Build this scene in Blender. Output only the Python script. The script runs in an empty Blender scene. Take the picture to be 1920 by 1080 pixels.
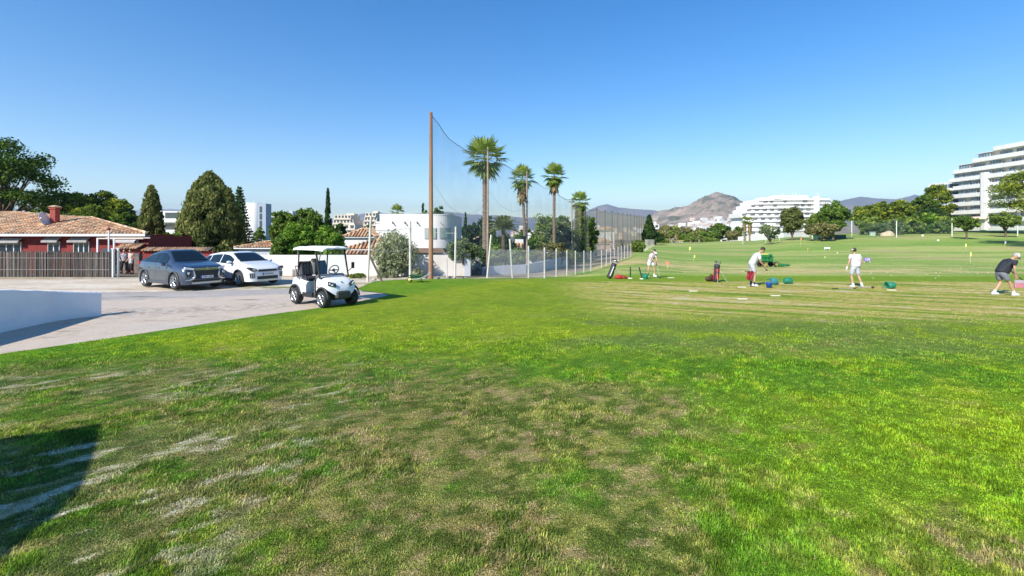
import bpy, bmesh, math, random
import numpy as np
from mathutils import Vector, Matrix
R = math.radians
sc = bpy.context.scene
COL = sc.collection
# ------------------------------------------------------------------ camera, sky, sun, exposure
F, HZ, H = 900.0, 440.0, 2.35          # focal length in photo pixels, horizon row, eye height
cd = bpy.data.cameras.new('camera'); cam = bpy.data.objects.new('camera', cd); COL.objects.link(cam)
cam.location = (0, 0, H); cam.rotation_euler = (R(90), 0, 0)
cd.sensor_width = 36; cd.lens = 36*F/1920; cd.shift_y = -(540-HZ)/1920
cd.clip_start = 0.1; cd.clip_end = 60000
sc.camera = cam
SUN_AZ, SUN_EL = 38.0, 37.0            # shadows fall towards this azimuth (clockwise from +Y)
w = bpy.data.worlds.new('World'); sc.world = w; w.use_nodes = True
nt = w.node_tree; bg = nt.nodes['Background']
sky = nt.nodes.new('ShaderNodeTexSky'); sky.sky_type = 'NISHITA'; sky.sun_disc = False
sky.sun_elevation = R(SUN_EL); sky.sun_rotation = R(180+SUN_AZ); sky.altitude = 0
sky.air_density = 1.0; sky.dust_density = 0.0; sky.ozone_density = 1.0
hs = nt.nodes.new('ShaderNodeHueSaturation'); hs.inputs['Saturation'].default_value = 1.5; hs.inputs['Hue'].default_value = .506; nt.links.new(sky.outputs[0], hs.inputs['Color']); nt.links.new(hs.outputs[0], bg.inputs[0]); bg.inputs[1].default_value = 0.112
sd = bpy.data.lights.new('sun', 'SUN'); sd.energy = 4.4; sd.angle = R(0.5); sd.color = (1, .945, .86)
so = bpy.data.objects.new('sun', sd); COL.objects.link(so)
_a, _e = R(SUN_AZ), R(SUN_EL)
so.rotation_euler = Vector((math.sin(_a)*math.cos(_e), math.cos(_a)*math.cos(_e), -math.sin(_e))).to_track_quat('-Z', 'Y').to_euler()
sc.view_settings.view_transform = 'Standard'; sc.view_settings.look = 'None'
sc.view_settings.gamma = 1; sc.view_settings.use_curve_mapping = False
sc.view_settings.exposure = 0.8
sc.render.resolution_x = 1024; sc.render.resolution_y = 576
# ------------------------------------------------------------------ helpers
def X(px, d): return (px-960)/F*d
def Z(v, d): return H-(v-HZ)*d/F
ORD = 'first second third fourth fifth sixth seventh eighth ninth tenth eleventh twelfth thirteenth fourteenth fifteenth sixteenth seventeenth eighteenth nineteenth twentieth'.split()
_GD = [0, 25, 31, 40, 63, 100, 140, 170, 200, 300, 600, 1500, 3000, 20000]
_GC = [(-600, [0, 0, -.2, -.6, -1.0, -1.5, -2, -2.5, -3, -5, -14, -30, -40, -40]),
       (800,  [0, 0, -.3, -.8, -1.6, -2.6, -3, -3.2, -3.4, -5, -14, -30, -40, -40]),
       (1060, [0, 0, -.35, -.7, -1.3, -1.6, -1.6, -1.6, -1.6, -3, -12, -30, -40, -40]),
       (1190, [0, 0, -.1, -.4, -.7, -.9, -.9, -.8, -.9, -2.5, -10, -30, -40, -40]),
       (1300, [0, 0, -.15, -.7, -1.5, -1.6, -1.2, -.8, -.8, -2, -10, -30, -40, -40]),
       (1400, [0, 0, -.2, -.8, -1.7, -1.7, -.9, -.2, -.1, -1.5, -10, -30, -40, -40]),
       (1500, [0, 0, -.2, -.8, -1.7, -1.4, 1.1, 1.7, 2.0, 0, -10, -30, -40, -40]),
       (1640, [0, 0, -.2, -.8, -1.7, -1.2, 1.5, 2.8, 3.3, 4, 0, -20, -40, -40]),
       (1785, [0, 0, -.2, -.8, -1.6, -1.1, 2.0, 3.1, 4.3, 6, 6, -10, -40, -40]),
       (2300, [0, 0, -.2, -.7, -1.4, -.9, 2.3, 3.4, 4.8, 7, 8, 0, -40, -40])]
def ground(x, y):
    x = np.atleast_1d(np.asarray(x, float)); y = np.atleast_1d(np.asarray(y, float))
    x, y = np.broadcast_arrays(x, y)
    px = 960+F*x/np.maximum(y, 5)
    out = np.interp(y, _GD, _GC[0][1])
    for (p0, c0), (p1, c1) in zip(_GC[:-1], _GC[1:]):
        t = np.clip((px-p0)/(p1-p0), 0, 1); t = t*t*(3-2*t)
        v = np.interp(y, _GD, c0)*(1-t)+np.interp(y, _GD, c1)*t
        out = np.where(px >= p0, v, out)
    return out
def gz(x, y): return float(ground(x, y)[0])
def dfor(px, vb, lo=27, hi=170):
    d = np.linspace(lo, hi, 600); v = HZ+(H-ground((px-960)/F*d, d))*F/d; k = np.where(v <= vb)[0]
    return float(d[k[0]]) if len(k) else hi
def _hash(i, j, s):
    n = (i.astype(np.int64)*374761393+j.astype(np.int64)*668265263+s*1442695041) & 0x7fffffff
    n = ((n ^ (n >> 13))*1274126177) & 0x7fffffff
    n = (n ^ (n >> 16)) & 0xffff
    return n/65535.0
def vnoise(x, y, s=0):
    i = np.floor(x); j = np.floor(y); fx = x-i; fy = y-j
    fx = fx*fx*(3-2*fx); fy = fy*fy*(3-2*fy)
    a = _hash(i, j, s); b = _hash(i+1, j, s); c = _hash(i, j+1, s); d = _hash(i+1, j+1, s)
    return (a*(1-fx)+b*fx)*(1-fy)+(c*(1-fx)+d*fx)*fy
def fbm(x, y, s=0, o=4):
    r = 0; a = .5; t = 0
    for k in range(o):
        r = r+a*vnoise(x, y, s+k*17); t += a; a *= .55
        x, y = (x*.8+y*.6)*2.03, (-x*.6+y*.8)*2.03
    return r/t
def sstep(a, b, x): t = np.clip((x-a)/(b-a), 0, 1); return t*t*(3-2*t)
# materials ---------------------------------------------------------
MATS = {}
def M(name, c, c2=None, sc_=4.0, rough=.75, metal=0.0, bump=0.0, bscale=None, attr=None, spec=None, stretch=None, coat=0):
    if name in MATS: return MATS[name]
    m = bpy.data.materials.new(name); m.use_nodes = True; MATS[name] = m
    n = m.node_tree.nodes; l = m.node_tree.links; p = n['Principled BSDF']
    p.inputs['Base Color'].default_value = (*c, 1); p.inputs['Roughness'].default_value = rough
    p.inputs['Metallic'].default_value = metal
    if spec is not None: p.inputs['Specular IOR Level'].default_value = spec
    if coat: p.inputs['Coat Weight'].default_value = coat; p.inputs['Coat Roughness'].default_value = .06
    tc = n.new('ShaderNodeTexCoord'); src = tc.outputs['Object']
    if stretch:
        mp = n.new('ShaderNodeMapping'); mp.inputs['Scale'].default_value = stretch; l.new(src, mp.inputs[0]); src = mp.outputs[0]
    cur = None
    if c2 is not None:
        nz = n.new('ShaderNodeTexNoise'); nz.inputs['Scale'].default_value = sc_; nz.inputs['Detail'].default_value = 6; nz.inputs['Roughness'].default_value = .62
        l.new(src, nz.inputs['Vector'])
        rp = n.new('ShaderNodeMapRange'); rp.inputs['From Min'].default_value = .36; rp.inputs['From Max'].default_value = .64
        l.new(nz.outputs[0], rp.inputs[0])
        mx = n.new('ShaderNodeMix'); mx.data_type = 'RGBA'; mx.inputs['A'].default_value = (*c, 1); mx.inputs['B'].default_value = (*c2, 1)
        l.new(rp.outputs[0], mx.inputs['Factor']); cur = mx.outputs['Result']
    if attr:
        at = n.new('ShaderNodeAttribute'); at.attribute_name = attr
        if cur is None: cur = at.outputs['Color']
        else:
            mm = n.new('ShaderNodeMix'); mm.data_type = 'RGBA'; mm.blend_type = 'MULTIPLY'; mm.inputs['Factor'].default_value = 1
            l.new(cur, mm.inputs['A']); l.new(at.outputs['Color'], mm.inputs['B']); cur = mm.outputs['Result']
    if cur is not None: l.new(cur, p.inputs['Base Color'])
    if bump:
        bn = n.new('ShaderNodeTexNoise'); bn.inputs['Scale'].default_value = bscale or sc_*4; bn.inputs['Detail'].default_value = 5
        l.new(src, bn.inputs['Vector']); b = n.new('ShaderNodeBump'); b.inputs['Strength'].default_value = min(1, bump); b.inputs['Distance'].default_value = .02*max(1, bump)
        l.new(bn.outputs[0], b.inputs['Height']); l.new(b.outputs[0], p.inputs['Normal'])
    return m
def LEAF(name, cols, trans=.3):
    if name in MATS: return MATS[name]
    m = bpy.data.materials.new(name); m.use_nodes = True; MATS[name] = m
    n = m.node_tree.nodes; l = m.node_tree.links; n.remove(n['Principled BSDF']); out = n['Material Output']
    at = n.new('ShaderNodeAttribute'); at.attribute_name = 'var'
    cr = n.new('ShaderNodeValToRGB'); e = cr.color_ramp.elements
    while len(e) < len(cols): e.new(.5)
    for i, c in enumerate(cols): e[i].position = i/(len(cols)-1); e[i].color = (*c, 1)
    l.new(at.outputs['Fac'], cr.inputs[0])
    d = n.new('ShaderNodeBsdfDiffuse'); t = n.new('ShaderNodeBsdfTranslucent'); mx = n.new('ShaderNodeMixShader')
    mx.inputs[0].default_value = trans
    l.new(cr.outputs[0], d.inputs[0]); l.new(cr.outputs[0], t.inputs[0]); l.new(d.outputs[0], mx.inputs[1]); l.new(t.outputs[0], mx.inputs[2])
    l.new(mx.outputs[0], out.inputs[0]); return m
def SEE(name, c, alpha, cell=0):
    """net or wire mesh: woven threads with open gaps"""
    if name in MATS: return MATS[name]
    m = bpy.data.materials.new(name); m.use_nodes = True; MATS[name] = m
    n = m.node_tree.nodes; l = m.node_tree.links; n.remove(n['Principled BSDF']); out = n['Material Output']
    d = n.new('ShaderNodeBsdfDiffuse'); d.inputs[0].default_value = (*c, 1); t = n.new('ShaderNodeBsdfTransparent'); mx = n.new('ShaderNodeMixShader')
    nz = n.new('ShaderNodeTexNoise'); nz.inputs['Scale'].default_value = .6; mr = n.new('ShaderNodeMapRange')
    tc = n.new('ShaderNodeTexCoord'); l.new(tc.outputs['Object'], nz.inputs['Vector'])
    mr.inputs['From Min'].default_value = .3; mr.inputs['From Max'].default_value = .7
    mr.inputs['To Min'].default_value = alpha*.8; mr.inputs['To Max'].default_value = alpha*1.2
    l.new(nz.outputs[0], mr.inputs[0]); l.new(mr.outputs[0], mx.inputs[0])
    tl = n.new('ShaderNodeBsdfTranslucent'); tl.inputs[0].default_value = (*c, 1); m2 = n.new('ShaderNodeMixShader'); m2.inputs[0].default_value = .5; l.new(d.outputs[0], m2.inputs[1]); l.new(tl.outputs[0], m2.inputs[2])
    l.new(t.outputs[0], mx.inputs[1]); l.new(m2.outputs[0], mx.inputs[2]); l.new(mx.outputs[0], out.inputs[0]); return m
def GLASS(name, tint, alpha, rough=.03):
    if name in MATS: return MATS[name]
    m = bpy.data.materials.new(name); m.use_nodes = True; MATS[name] = m
    n = m.node_tree.nodes; l = m.node_tree.links; n.remove(n['Principled BSDF']); out = n['Material Output']
    g = n.new('ShaderNodeBsdfGlossy'); g.inputs['Roughness'].default_value = rough; t = n.new('ShaderNodeBsdfTransparent'); t.inputs[0].default_value = (*tint, 1)
    fr = n.new('ShaderNodeFresnel'); fr.inputs[0].default_value = 1.5; ad = n.new('ShaderNodeMath'); ad.operation = 'ADD'; ad.inputs[1].default_value = alpha
    mx = n.new('ShaderNodeMixShader'); l.new(fr.outputs[0], ad.inputs[0]); l.new(ad.outputs[0], mx.inputs[0]); l.new(t.outputs[0], mx.inputs[1]); l.new(g.outputs[0], mx.inputs[2])
    l.new(mx.outputs[0], out.inputs[0]); return m
# mesh builder ------------------------------------------------------
class MB:
    def __init__(s): s.v = []; s.f = []; s.T = Matrix.Identity(4); s.c = []; s.cc = None; s.sm = []; s.smooth = False
    def add(s, vs, fs, smooth=None):
        o = len(s.v); T = s.T
        s.v += [tuple(T @ Vector(p)) for p in vs]; s.f += [tuple(i+o for i in f) for f in fs]
        s.sm += [s.smooth if smooth is None else smooth]*len(fs)
        s.c += [s.cc or (1, 1, 1)]*len(vs); return s
    def box(s, c, sz, rz=0, taper=1.0, bev=0):
        x, y, z = [q/2 for q in sz]; ca, sa = math.cos(rz), math.sin(rz); vs = []
        b = min(bev, x*.9, y*.9, z*.9)
        if b <= 0:
            for k, zz in ((1, -z), (taper, z)):
                for a, e in ((-x, -y), (x, -y), (x, y), (-x, y)):
                    a *= k; e *= k; vs.append((c[0]+a*ca-e*sa, c[1]+a*sa+e*ca, c[2]+zz))
            return s.add(vs, [(0, 3, 2, 1), (4, 5, 6, 7), (0, 1, 5, 4), (1, 2, 6, 5), (2, 3, 7, 6), (3, 0, 4, 7)])
        rings = [(-z, -b, 1), (-z+b, 0, 1), (z-b, 0, taper), (z, -b, taper)]
        for zz, ins, k in rings:
            X_, Y_ = x*k+ins, y*k+ins
            for a, e in ((-X_+b, -Y_), (X_-b, -Y_), (X_, -Y_+b), (X_, Y_-b), (X_-b, Y_), (-X_+b, Y_), (-X_, Y_-b), (-X_, -Y_+b)):
                vs.append((c[0]+a*ca-e*sa, c[1]+a*sa+e*ca, c[2]+zz))
        fs = [tuple(range(7, -1, -1)), tuple(range(24, 32))]
        for r in range(3):
            for i in range(8): j = (i+1) % 8; fs.append((r*8+i, r*8+j, r*8+8+j, r*8+8+i))
        return s.add(vs, fs)
    def tube(s, pts, rad, n=8, cap=True, smooth=True):
        pts = [Vector(p) for p in pts]; rad = rad if isinstance(rad, (list, tuple)) else [rad]*len(pts)
        vs = []; fs = []; up = None
        for i, p in enumerate(pts):
            t = (pts[min(i+1, len(pts)-1)]-pts[max(i-1, 0)]).normalized()
            if up is None: up = Vector((0, 0, 1)) if abs(t.z) < .9 else Vector((1, 0, 0))
            a = t.cross(up).normalized(); b = a.cross(t).normalized(); up = b
            for k in range(n):
                q = 2*math.pi*k/n; vs.append(p+(a*math.cos(q)+b*math.sin(q))*rad[i])
        for i in range(len(pts)-1):
            for k in range(n): j = (k+1) % n; fs.append((i*n+k, i*n+j, i*n+n+j, i*n+n+k))
        s.add(vs, fs, smooth)
        if cap and n > 2:
            m = len(pts)-1; s.add(vs[:n], [tuple(range(n-1, -1, -1))], False); s.add(vs[m*n:], [tuple(range(n))], False)
        return s
    def lathe(s, c, prof, n=16, axis='z', smooth=True, sx=1, sy=1):
        vs = []; fs = []
        for r, h in prof:
            for k in range(n):
                q = 2*math.pi*k/n; a, b = r*math.cos(q)*sx, r*math.sin(q)*sy
                vs.append({'z': (c[0]+a, c[1]+b, c[2]+h), 'x': (c[0]+h, c[1]+a, c[2]+b), 'y': (c[0]+b, c[1]+h, c[2]+a)}[axis])
        for i in range(len(prof)-1):
            for k in range(n): j = (k+1) % n; fs.append((i*n+k, i*n+j, i*n+n+j, i*n+n+k))
        return s.add(vs, fs, smooth)
    def ball(s, c, r, n=10, m=6, smooth=True):
        r = r if isinstance(r, (tuple, list)) else (r, r, r); vs = []; fs = []
        for i in range(m+1):
            a = math.pi*i/m-math.pi/2
            for k in range(n):
                q = 2*math.pi*k/n; vs.append((c[0]+r[0]*math.cos(a)*math.cos(q), c[1]+r[1]*math.cos(a)*math.sin(q), c[2]+r[2]*math.sin(a)))
        for i in range(m):
            for k in range(n): j = (k+1) % n; fs.append((i*n+k, i*n+j, i*n+n+j, i*n+n+k))
        return s.add(vs, fs, smooth)
    def prism(s, poly, y0, y1):
        """outline in the xz plane, thick along y"""
        n = len(poly); vs = [(p[0], y0, p[1]) for p in poly]+[(p[0], y1, p[1]) for p in poly]
        fs = [tuple(range(n)), tuple(range(2*n-1, n-1, -1))]+[(i, i+n, (i+1) % n+n, (i+1) % n) for i in range(n)]
        return s.add(vs, fs, False)
    def slab(s, poly, z0, z1):
        n = len(poly); vs = [(p[0], p[1], z0) for p in poly]+[(p[0], p[1], z1) for p in poly]
        fs = [tuple(range(n-1, -1, -1)), tuple(range(n, 2*n))]+[(i, (i+1) % n, (i+1) % n+n, i+n) for i in range(n)]
        return s.add(vs, fs, False)
    def quadgrid(s, P, smooth=True, both=0.0):
        """P[i][j] points -> sheet"""
        a, b = len(P), len(P[0]); vs = [p for r in P for p in r]
        return s.add(vs, [(i*b+j, i*b+j+1, i*b+b+j+1, i*b+b+j) for i in range(a-1) for j in range(b-1)], smooth)
    def mesh(s, name):
        me = bpy.data.meshes.new(name); me.from_pydata(s.v, [], s.f); me.update()
        me.polygons.foreach_set('use_smooth', s.sm)
        if any(c != (1, 1, 1) for c in s.c):
            at = me.color_attributes.new('col', 'FLOAT_COLOR', 'POINT')
            at.data.foreach_set('color', np.array([(*c, 1) for c in s.c], np.float32).ravel())
        bm = bmesh.new(); bm.from_mesh(me); bmesh.ops.recalc_face_normals(bm, faces=bm.faces); bm.to_mesh(me); bm.free()
        return me
def put(name, me, mat, parent=None, loc=None, rz=0):
    o = bpy.data.objects.new(name, me); COL.objects.link(o)
    if mat and not me.materials: me.materials.append(mat)
    if parent: o.parent = parent
    if loc: o.location = loc; o.rotation_euler = (0, 0, rz)
    return o
def part(mb, name, mat, parent, label=None):
    o = put(name, mb.mesh(name), mat, parent)
    if label: o['label'] = label
    return o
def tag(o, label, cat, group=None):
    o['label'] = label; o['category'] = cat
    if group: o['group'] = group
    return o
def thing(name, label, cat, loc=(0, 0, 0), rz=0, group=None):
    o = bpy.data.objects.new(name, None); COL.objects.link(o); o.location = loc; o.rotation_euler = (0, 0, rz); o.empty_display_size = .2
    return tag(o, label, cat, group)
def solo(mb, name, mat, label, cat, loc=None, rz=0, group=None):
    return tag(put(name, mb.mesh(name), mat, None, loc, rz), label, cat, group)
def kids(o, idx): return idx.get(o.name, [])
def copy_tree(root, loc, rz, label, scale=None, group=None):
    r = root.copy(); COL.objects.link(r); r.location = loc; r.rotation_euler = (0, 0, rz); r['label'] = label
    if scale: r.scale = scale
    if group: r['group'] = group
    for ch in list(root.children):
        c = ch.copy(); COL.objects.link(c); c.parent = r
        for g in ch.children:
            e = g.copy(); COL.objects.link(e); e.parent = c
    return r
def fastmesh(name, V, Fc, mat, var=None, colr=None, smooth=False):
    """numpy arrays -> mesh"""
    me = bpy.data.meshes.new(name); nv = len(V); nf, k = Fc.shape
    me.vertices.add(nv); me.vertices.foreach_set('co', np.ascontiguousarray(V, np.float32).ravel())
    me.loops.add(nf*k); me.loops.foreach_set('vertex_index', np.ascontiguousarray(Fc, np.int32).ravel())
    me.polygons.add(nf); me.polygons.foreach_set('loop_start', np.arange(0, nf*k, k, dtype=np.int32))
    me.update(calc_edges=True)
    me.polygons.foreach_set('use_smooth', np.full(nf, smooth))
    if var is not None:
        a = me.attributes.new('var', 'FLOAT', 'POINT'); a.data.foreach_set('value', np.asarray(var, np.float32))
    if colr is not None:
        a = me.color_attributes.new('col', 'FLOAT_COLOR', 'POINT'); c4 = np.ones((nv, 4), np.float32); c4[:, :3] = colr; a.data.foreach_set('color', c4.ravel())
    me.materials.append(mat); return me
def gridfaces(a, b):
    i = np.arange(a-1)[:, None]*b+np.arange(b-1)[None, :]
    return np.stack([i, i+1, i+b+1, i+b], -1).reshape(-1, 4)
def struct(o): o['kind'] = 'structure'; return o
# ------------------------------------------------------------------ ground sheets
def mixc(a, b, t): return a*(1-t[..., None])+np.array(b)*t[..., None]
def lawn_col(x, y):
    x = np.asarray(x, float); y = np.asarray(y, float)
    n1 = fbm(x*.42, y*.34, 3, 5); n2 = fbm(x*1.9, y*1.5, 11, 4); n3 = fbm(x*9, y*9, 23, 3); n4 = fbm(x*.2+9, y*.5, 31, 4)
    c = np.zeros(x.shape+(3,))+np.array((.115, .235, .016))
    c = mixc(c, (.25, .345, .014), sstep(.42, .62, n1*.6+n2*.4))
    c = mixc(c, (.085, .185, .025), sstep(.52, .66, n2*.6+n4*.4)*.6); n5 = fbm(x*4.2, y*3.6, 37, 4); c = mixc(c, (.34, .41, .03), sstep(.53, .70, n5)*.42); c = mixc(c, (.06, .15, .018), (1-sstep(.32, .48, n5))*.5)
    c = mixc(c, (.38, .42, .03), sstep(.54, .70, n2)*sstep(.44, .62, n1)*.5)
    c = mixc(c, (.19, .30, .018), sstep(1.0, 3.5, x)*(1-sstep(6, 8.5, y))*(.35+.5*n2))
    c = mixc(c, (.27, .35, .02), sstep(8, 12, y)*sstep(-9, -5, x)*(.35+.65*n2))
    # olive band of coarser turf in the middle distance
    ol = sstep(9.2, 10.8, y+.1*x)*(1-sstep(13.2, 15, y))*sstep(-1.5, 1.5, x)*sstep(.40, .55, n4*.6+n2*.4)
    c = mixc(c, (.13, .20, .05), ol*.7)
    # worn brown patches and olive turf, soil shade painted in as dark flecks
    br = np.exp(-(((x-.45)/2.1)**2+((y-6.3)/1.35)**2))*1.2+np.exp(-(((x+1.9)/1.8)**2+((y-4.9)/1.5)**2))*.40+np.exp(-(((x+5.2)/2.8)**2+((y-8.2)/1.6)**2))*.40
    br = br+np.exp(-(((x+2.6)/2.6)**2+((y-6.5)/2.6)**2))*.05+np.exp(-(((x-.6)/1.6)**2+((y-3.5)/.8)**2))*.8+np.exp(-(((x-3.2)/.8)**2+((y-3.6)/.5)**2))*.45
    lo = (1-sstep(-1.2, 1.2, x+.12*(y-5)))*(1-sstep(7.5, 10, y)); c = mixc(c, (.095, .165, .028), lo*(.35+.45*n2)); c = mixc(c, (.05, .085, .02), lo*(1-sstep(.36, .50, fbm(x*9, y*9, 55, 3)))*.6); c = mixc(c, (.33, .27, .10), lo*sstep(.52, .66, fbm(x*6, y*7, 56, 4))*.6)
    b = sstep(.42, .66, br*.36+n2*.34+n5*.30+n3*.12)
    c = mixc(c, (.32, .245, .095), b*.52)
    c = mixc(c, (.085, .14, .022), (1-sstep(.45, .55, n5*.3+n3*.7))*b*.85)
    c = mixc(c, (.46, .32, .17), sstep(.58, .70, fbm(x*6, y*6, 57, 3))*b*.6)
    # dry sandy drag marks at the left
    A = x*.70+y*.71; B = -x*.71+y*.70
    st = fbm(A*2.2, B*8, 41, 5)*.7+fbm(x*7, y*7, 43, 3)*.3
    lm = (1-sstep(-3.6, -1.4, x+.0*y))*(1-sstep(8.0, 9.6, y-.12*x))
    lm = lm*sstep(.36, .52, fbm(x*.5, y*.5, 53, 3)+.12)
    c = mixc(c, (.12, .15, .05), lm*sstep(.44, .56, n2)*.6); c = mixc(c, (.36, .30, .13), sstep(.50, .60, st)*lm*.6)
    c = mixc(c, (.68, .62, .46), sstep(.53, .60, st)*lm*sstep(.3, .5, fbm(x*3, y*3, 45, 3))*(.35+.65*sstep(.40, .55, fbm(x*13, y*13, 47, 2)))*.95)
    # tee line: worn parallel strips
    A = x*.90-y*.43; B = x*.43+y*.90
    st = fbm(A*.13, B*1.9, 61, 4); s2 = fbm(A*.5, B*3.6, 67, 3)
    tm = sstep(1.2, 4.5, x-.0*y)*sstep(12.8, 15.4, y+.08*x)*(1-sstep(23.2, 24.6, y))
    c = mixc(c, (.38, .43, .06), tm*.75)
    c = mixc(c, (.60, .44, .17), sstep(.38, .56, st*.4+s2*.3+fbm(x*5, y*5, 69, 3)*.3)*tm*.8)
    c = mixc(c, (.70, .60, .38), sstep(.57, .65, st*.35+s2*.40+fbm(x*2.5, y*5, 63, 3)*.25)*tm*.85); c = mixc(c, (.16, .27, .03), (1-sstep(.36, .45, st*.5+s2*.5))*tm*.8)
    c = mixc(c, (.42, .30, .13), np.exp(-(((x+.9)/1.6)**2+((y-25.1)/.5)**2))*.8)
    c = mixc(c, (.22, .34, .03), sstep(23.6, 25.4, y+(fbm(x*.6, y*.8, 59, 3)-.5)*2.4)*sstep(0, 4, x)*.75)
    c = mixc(c, (.10, .27, .015), (1-sstep(-9.0, -7.2, x-.55*(y-11.3)))*sstep(5, 8, y)*.5)
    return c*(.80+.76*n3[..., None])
def range_col(x, y):
    x = np.asarray(x, float); y = np.asarray(y, float); g = np.log(np.maximum(y, 5))
    n1 = fbm(x/y*3.0, g*9, 71, 5); n2 = fbm(x*.09, y*.09, 77, 5); n3 = fbm(x*.8, y*.3, 79, 4); n4 = fbm(x*.02+3, g*22, 73, 3)
    c = np.zeros(x.shape+(3,))+np.array((.27, .36, .085))
    c = mixc(c, (.40, .43, .14), sstep(.4, .6, n1))
    c = mixc(c, (.18, .32, .06), sstep(.52, .64, n4)*.6)
    dry = np.exp(-((y-47)/12)**2)*sstep(.36, .56, n1*.6+n3*.4)+np.exp(-(((y-36)/4)**2))*sstep(.45, .6, n3)*.6
    c = mixc(c, (.60, .46, .22), np.clip(dry*1.3, 0, 1)*.85)
    c = mixc(c, (.46, .36, .19), sstep(.57, .66, n2*.5+n1*.5)*.55)
    c = mixc(c, (.20, .33, .03), (1-sstep(28.0, 32.5, y+.02*x+(fbm(x*.3, y*.6, 58, 3)-.5)*4))*.85)
    return c*(.92+.48*(.5*n3+.5*fbm(x*.25, y*1.2, 89, 3))[..., None])
def turf_mat(name, scale, bump, extra=None):
    m = M(name, (1, 1, 1), (.46, .50, .36) if 'turf' in name else (.84, .81, .78), sc_=scale*.7, rough=.9, bump=bump, bscale=scale*1.4, attr='col', spec=.1)
    return m
LX = [(-6, -17), (5, -14), (9.44, -10.07), (11.25, -8.9), (13.5, -7.6), (15.4, -6.2), (17.3, -5.2), (18.4, -4.82), (19.0, -4.85), (19.6, -5.5), (20.1, -6.3), (21, -6.75), (24, -6.95), (25, -6.1), (26.4, -3.2), (27.5, -.5), (28.4, 1.2)]
def lawnL(y): return np.interp(y, [a for a, b in LX], [b for a, b in LX])
def make_lawn():
    nr, nc = 620, 640
    y = np.exp(np.linspace(math.log(1.6), math.log(34.4), nr))-6
    s = np.linspace(0, 1, nc); xl = lawnL(y); xr = 1.3*(y+6)+4
    x = xl[:, None]+(xr-xl)[:, None]*s[None, :]; Y = np.repeat(y[:, None], nc, 1)
    z = ground(x, Y)+.006*vnoise(x*2, Y*2, 5)
    V = np.stack([x, Y, z], -1).reshape(-1, 3)
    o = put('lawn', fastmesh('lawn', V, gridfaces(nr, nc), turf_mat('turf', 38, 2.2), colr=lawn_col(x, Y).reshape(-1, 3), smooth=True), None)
    return struct(o)
make_lawn()
def make_range():
    nr, nc = 420, 420
    y = np.exp(np.linspace(math.log(28.38), math.log(235), nr))
    xl = np.interp(y, [28, 66, 120, 182, 240], [1.1, 15.9, 32, 50.5, 62]); xr = 1.6*y+6
    s = np.linspace(0, 1, nc)**1.15; x = xl[:, None]+(xr-xl)[:, None]*s; Y = np.repeat(y[:, None], nc, 1)
    z = ground(x, Y)+.05*(fbm(x*.2, Y*.2, 9)-.5)*sstep(32, 50, Y)
    V = np.stack([x, Y, z], -1).reshape(-1, 3)
    return struct(put('driving_range', fastmesh('driving_range', V, gridfaces(nr, nc), turf_mat('range_turf', 9, .8), colr=range_col(x, Y).reshape(-1, 3), smooth=True), None))
make_range()
def make_base():
    ys = np.concatenate([np.linspace(-60, 20, 17), np.exp(np.linspace(math.log(22), math.log(16000), 120))]); s = np.linspace(-1, 1, 161); s = np.sign(s)*np.abs(s)**1.3
    x = s[None, :]*(np.abs(ys)*1.9+90)[:, None]; Y = np.repeat(ys[:, None], 161, 1)
    z = ground(x, Y)-.13-np.clip(Y-230, 0, 1)*.0
    n = fbm(x*.05, Y*.05, 13, 5); c = np.zeros(x.shape+(3,))+np.array((.17, .15, .09)); c = mixc(c, (.07, .10, .035), sstep(.42, .6, n))
    return struct(put('ground', fastmesh('ground', np.stack([x, Y, z], -1).reshape(-1, 3), gridfaces(len(ys), 161), turf_mat('rough_ground', 2, .5), colr=c.reshape(-1, 3), smooth=True), None))
make_base()
def lot_col(x, y):
    n1 = fbm(x*.3, y*.9, 81, 5); n2 = fbm(x*2.2, y*2.8, 83, 4); n3 = fbm(x*.12, y*2.2, 87, 4)
    c = np.zeros(x.shape+(3,))+np.array((.58, .49, .37)); c = mixc(c, (.68, .60, .48), sstep(.4, .6, n1)); c = mixc(c, (.36, .29, .20), sstep(.55, .68, n2*.5+n3*.5)*.7)
    # dry grass verge below the reed fence
    v = np.exp(-((y-27.3)/1.0)**2)*(1-sstep(-22.5, -20.8, x))*sstep(.3, .5, n2); c = mixc(c, (.30, .22, .10), v*.9)
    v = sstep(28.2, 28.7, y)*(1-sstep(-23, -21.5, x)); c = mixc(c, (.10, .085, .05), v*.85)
    # weeds in front of the parked cars
    v = np.exp(-((y-(21.6+.02*(x+10)))/.42)**2)*sstep(-15.5, -13.5, x)*(1-sstep(-7.4, -6.8, x))*sstep(.38, .52, n2*.6+n1*.4); c = mixc(c, (.15, .20, .05), v*.9)
    v = np.exp(-((y-23.2)/.5)**2)*sstep(-10.4, -9.4, x)*sstep(.35, .5, n2); c = mixc(c, (.16, .19, .06), v*.8)
    v = sstep(28.4, 29.6, y)*sstep(-19.5, -18, x)*sstep(.38, .55, n2*.5+n3*.5); c = mixc(c, (.40, .20, .11), v*.6)
    v = sstep(25.2, 26.5, y)*sstep(-9, -7.6, x)*sstep(.45, .56, n2*.6+n3*.4); c = mixc(c, (.12, .17, .04), v*.8)
    return c*(.9+.2*n2[..., None])
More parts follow.
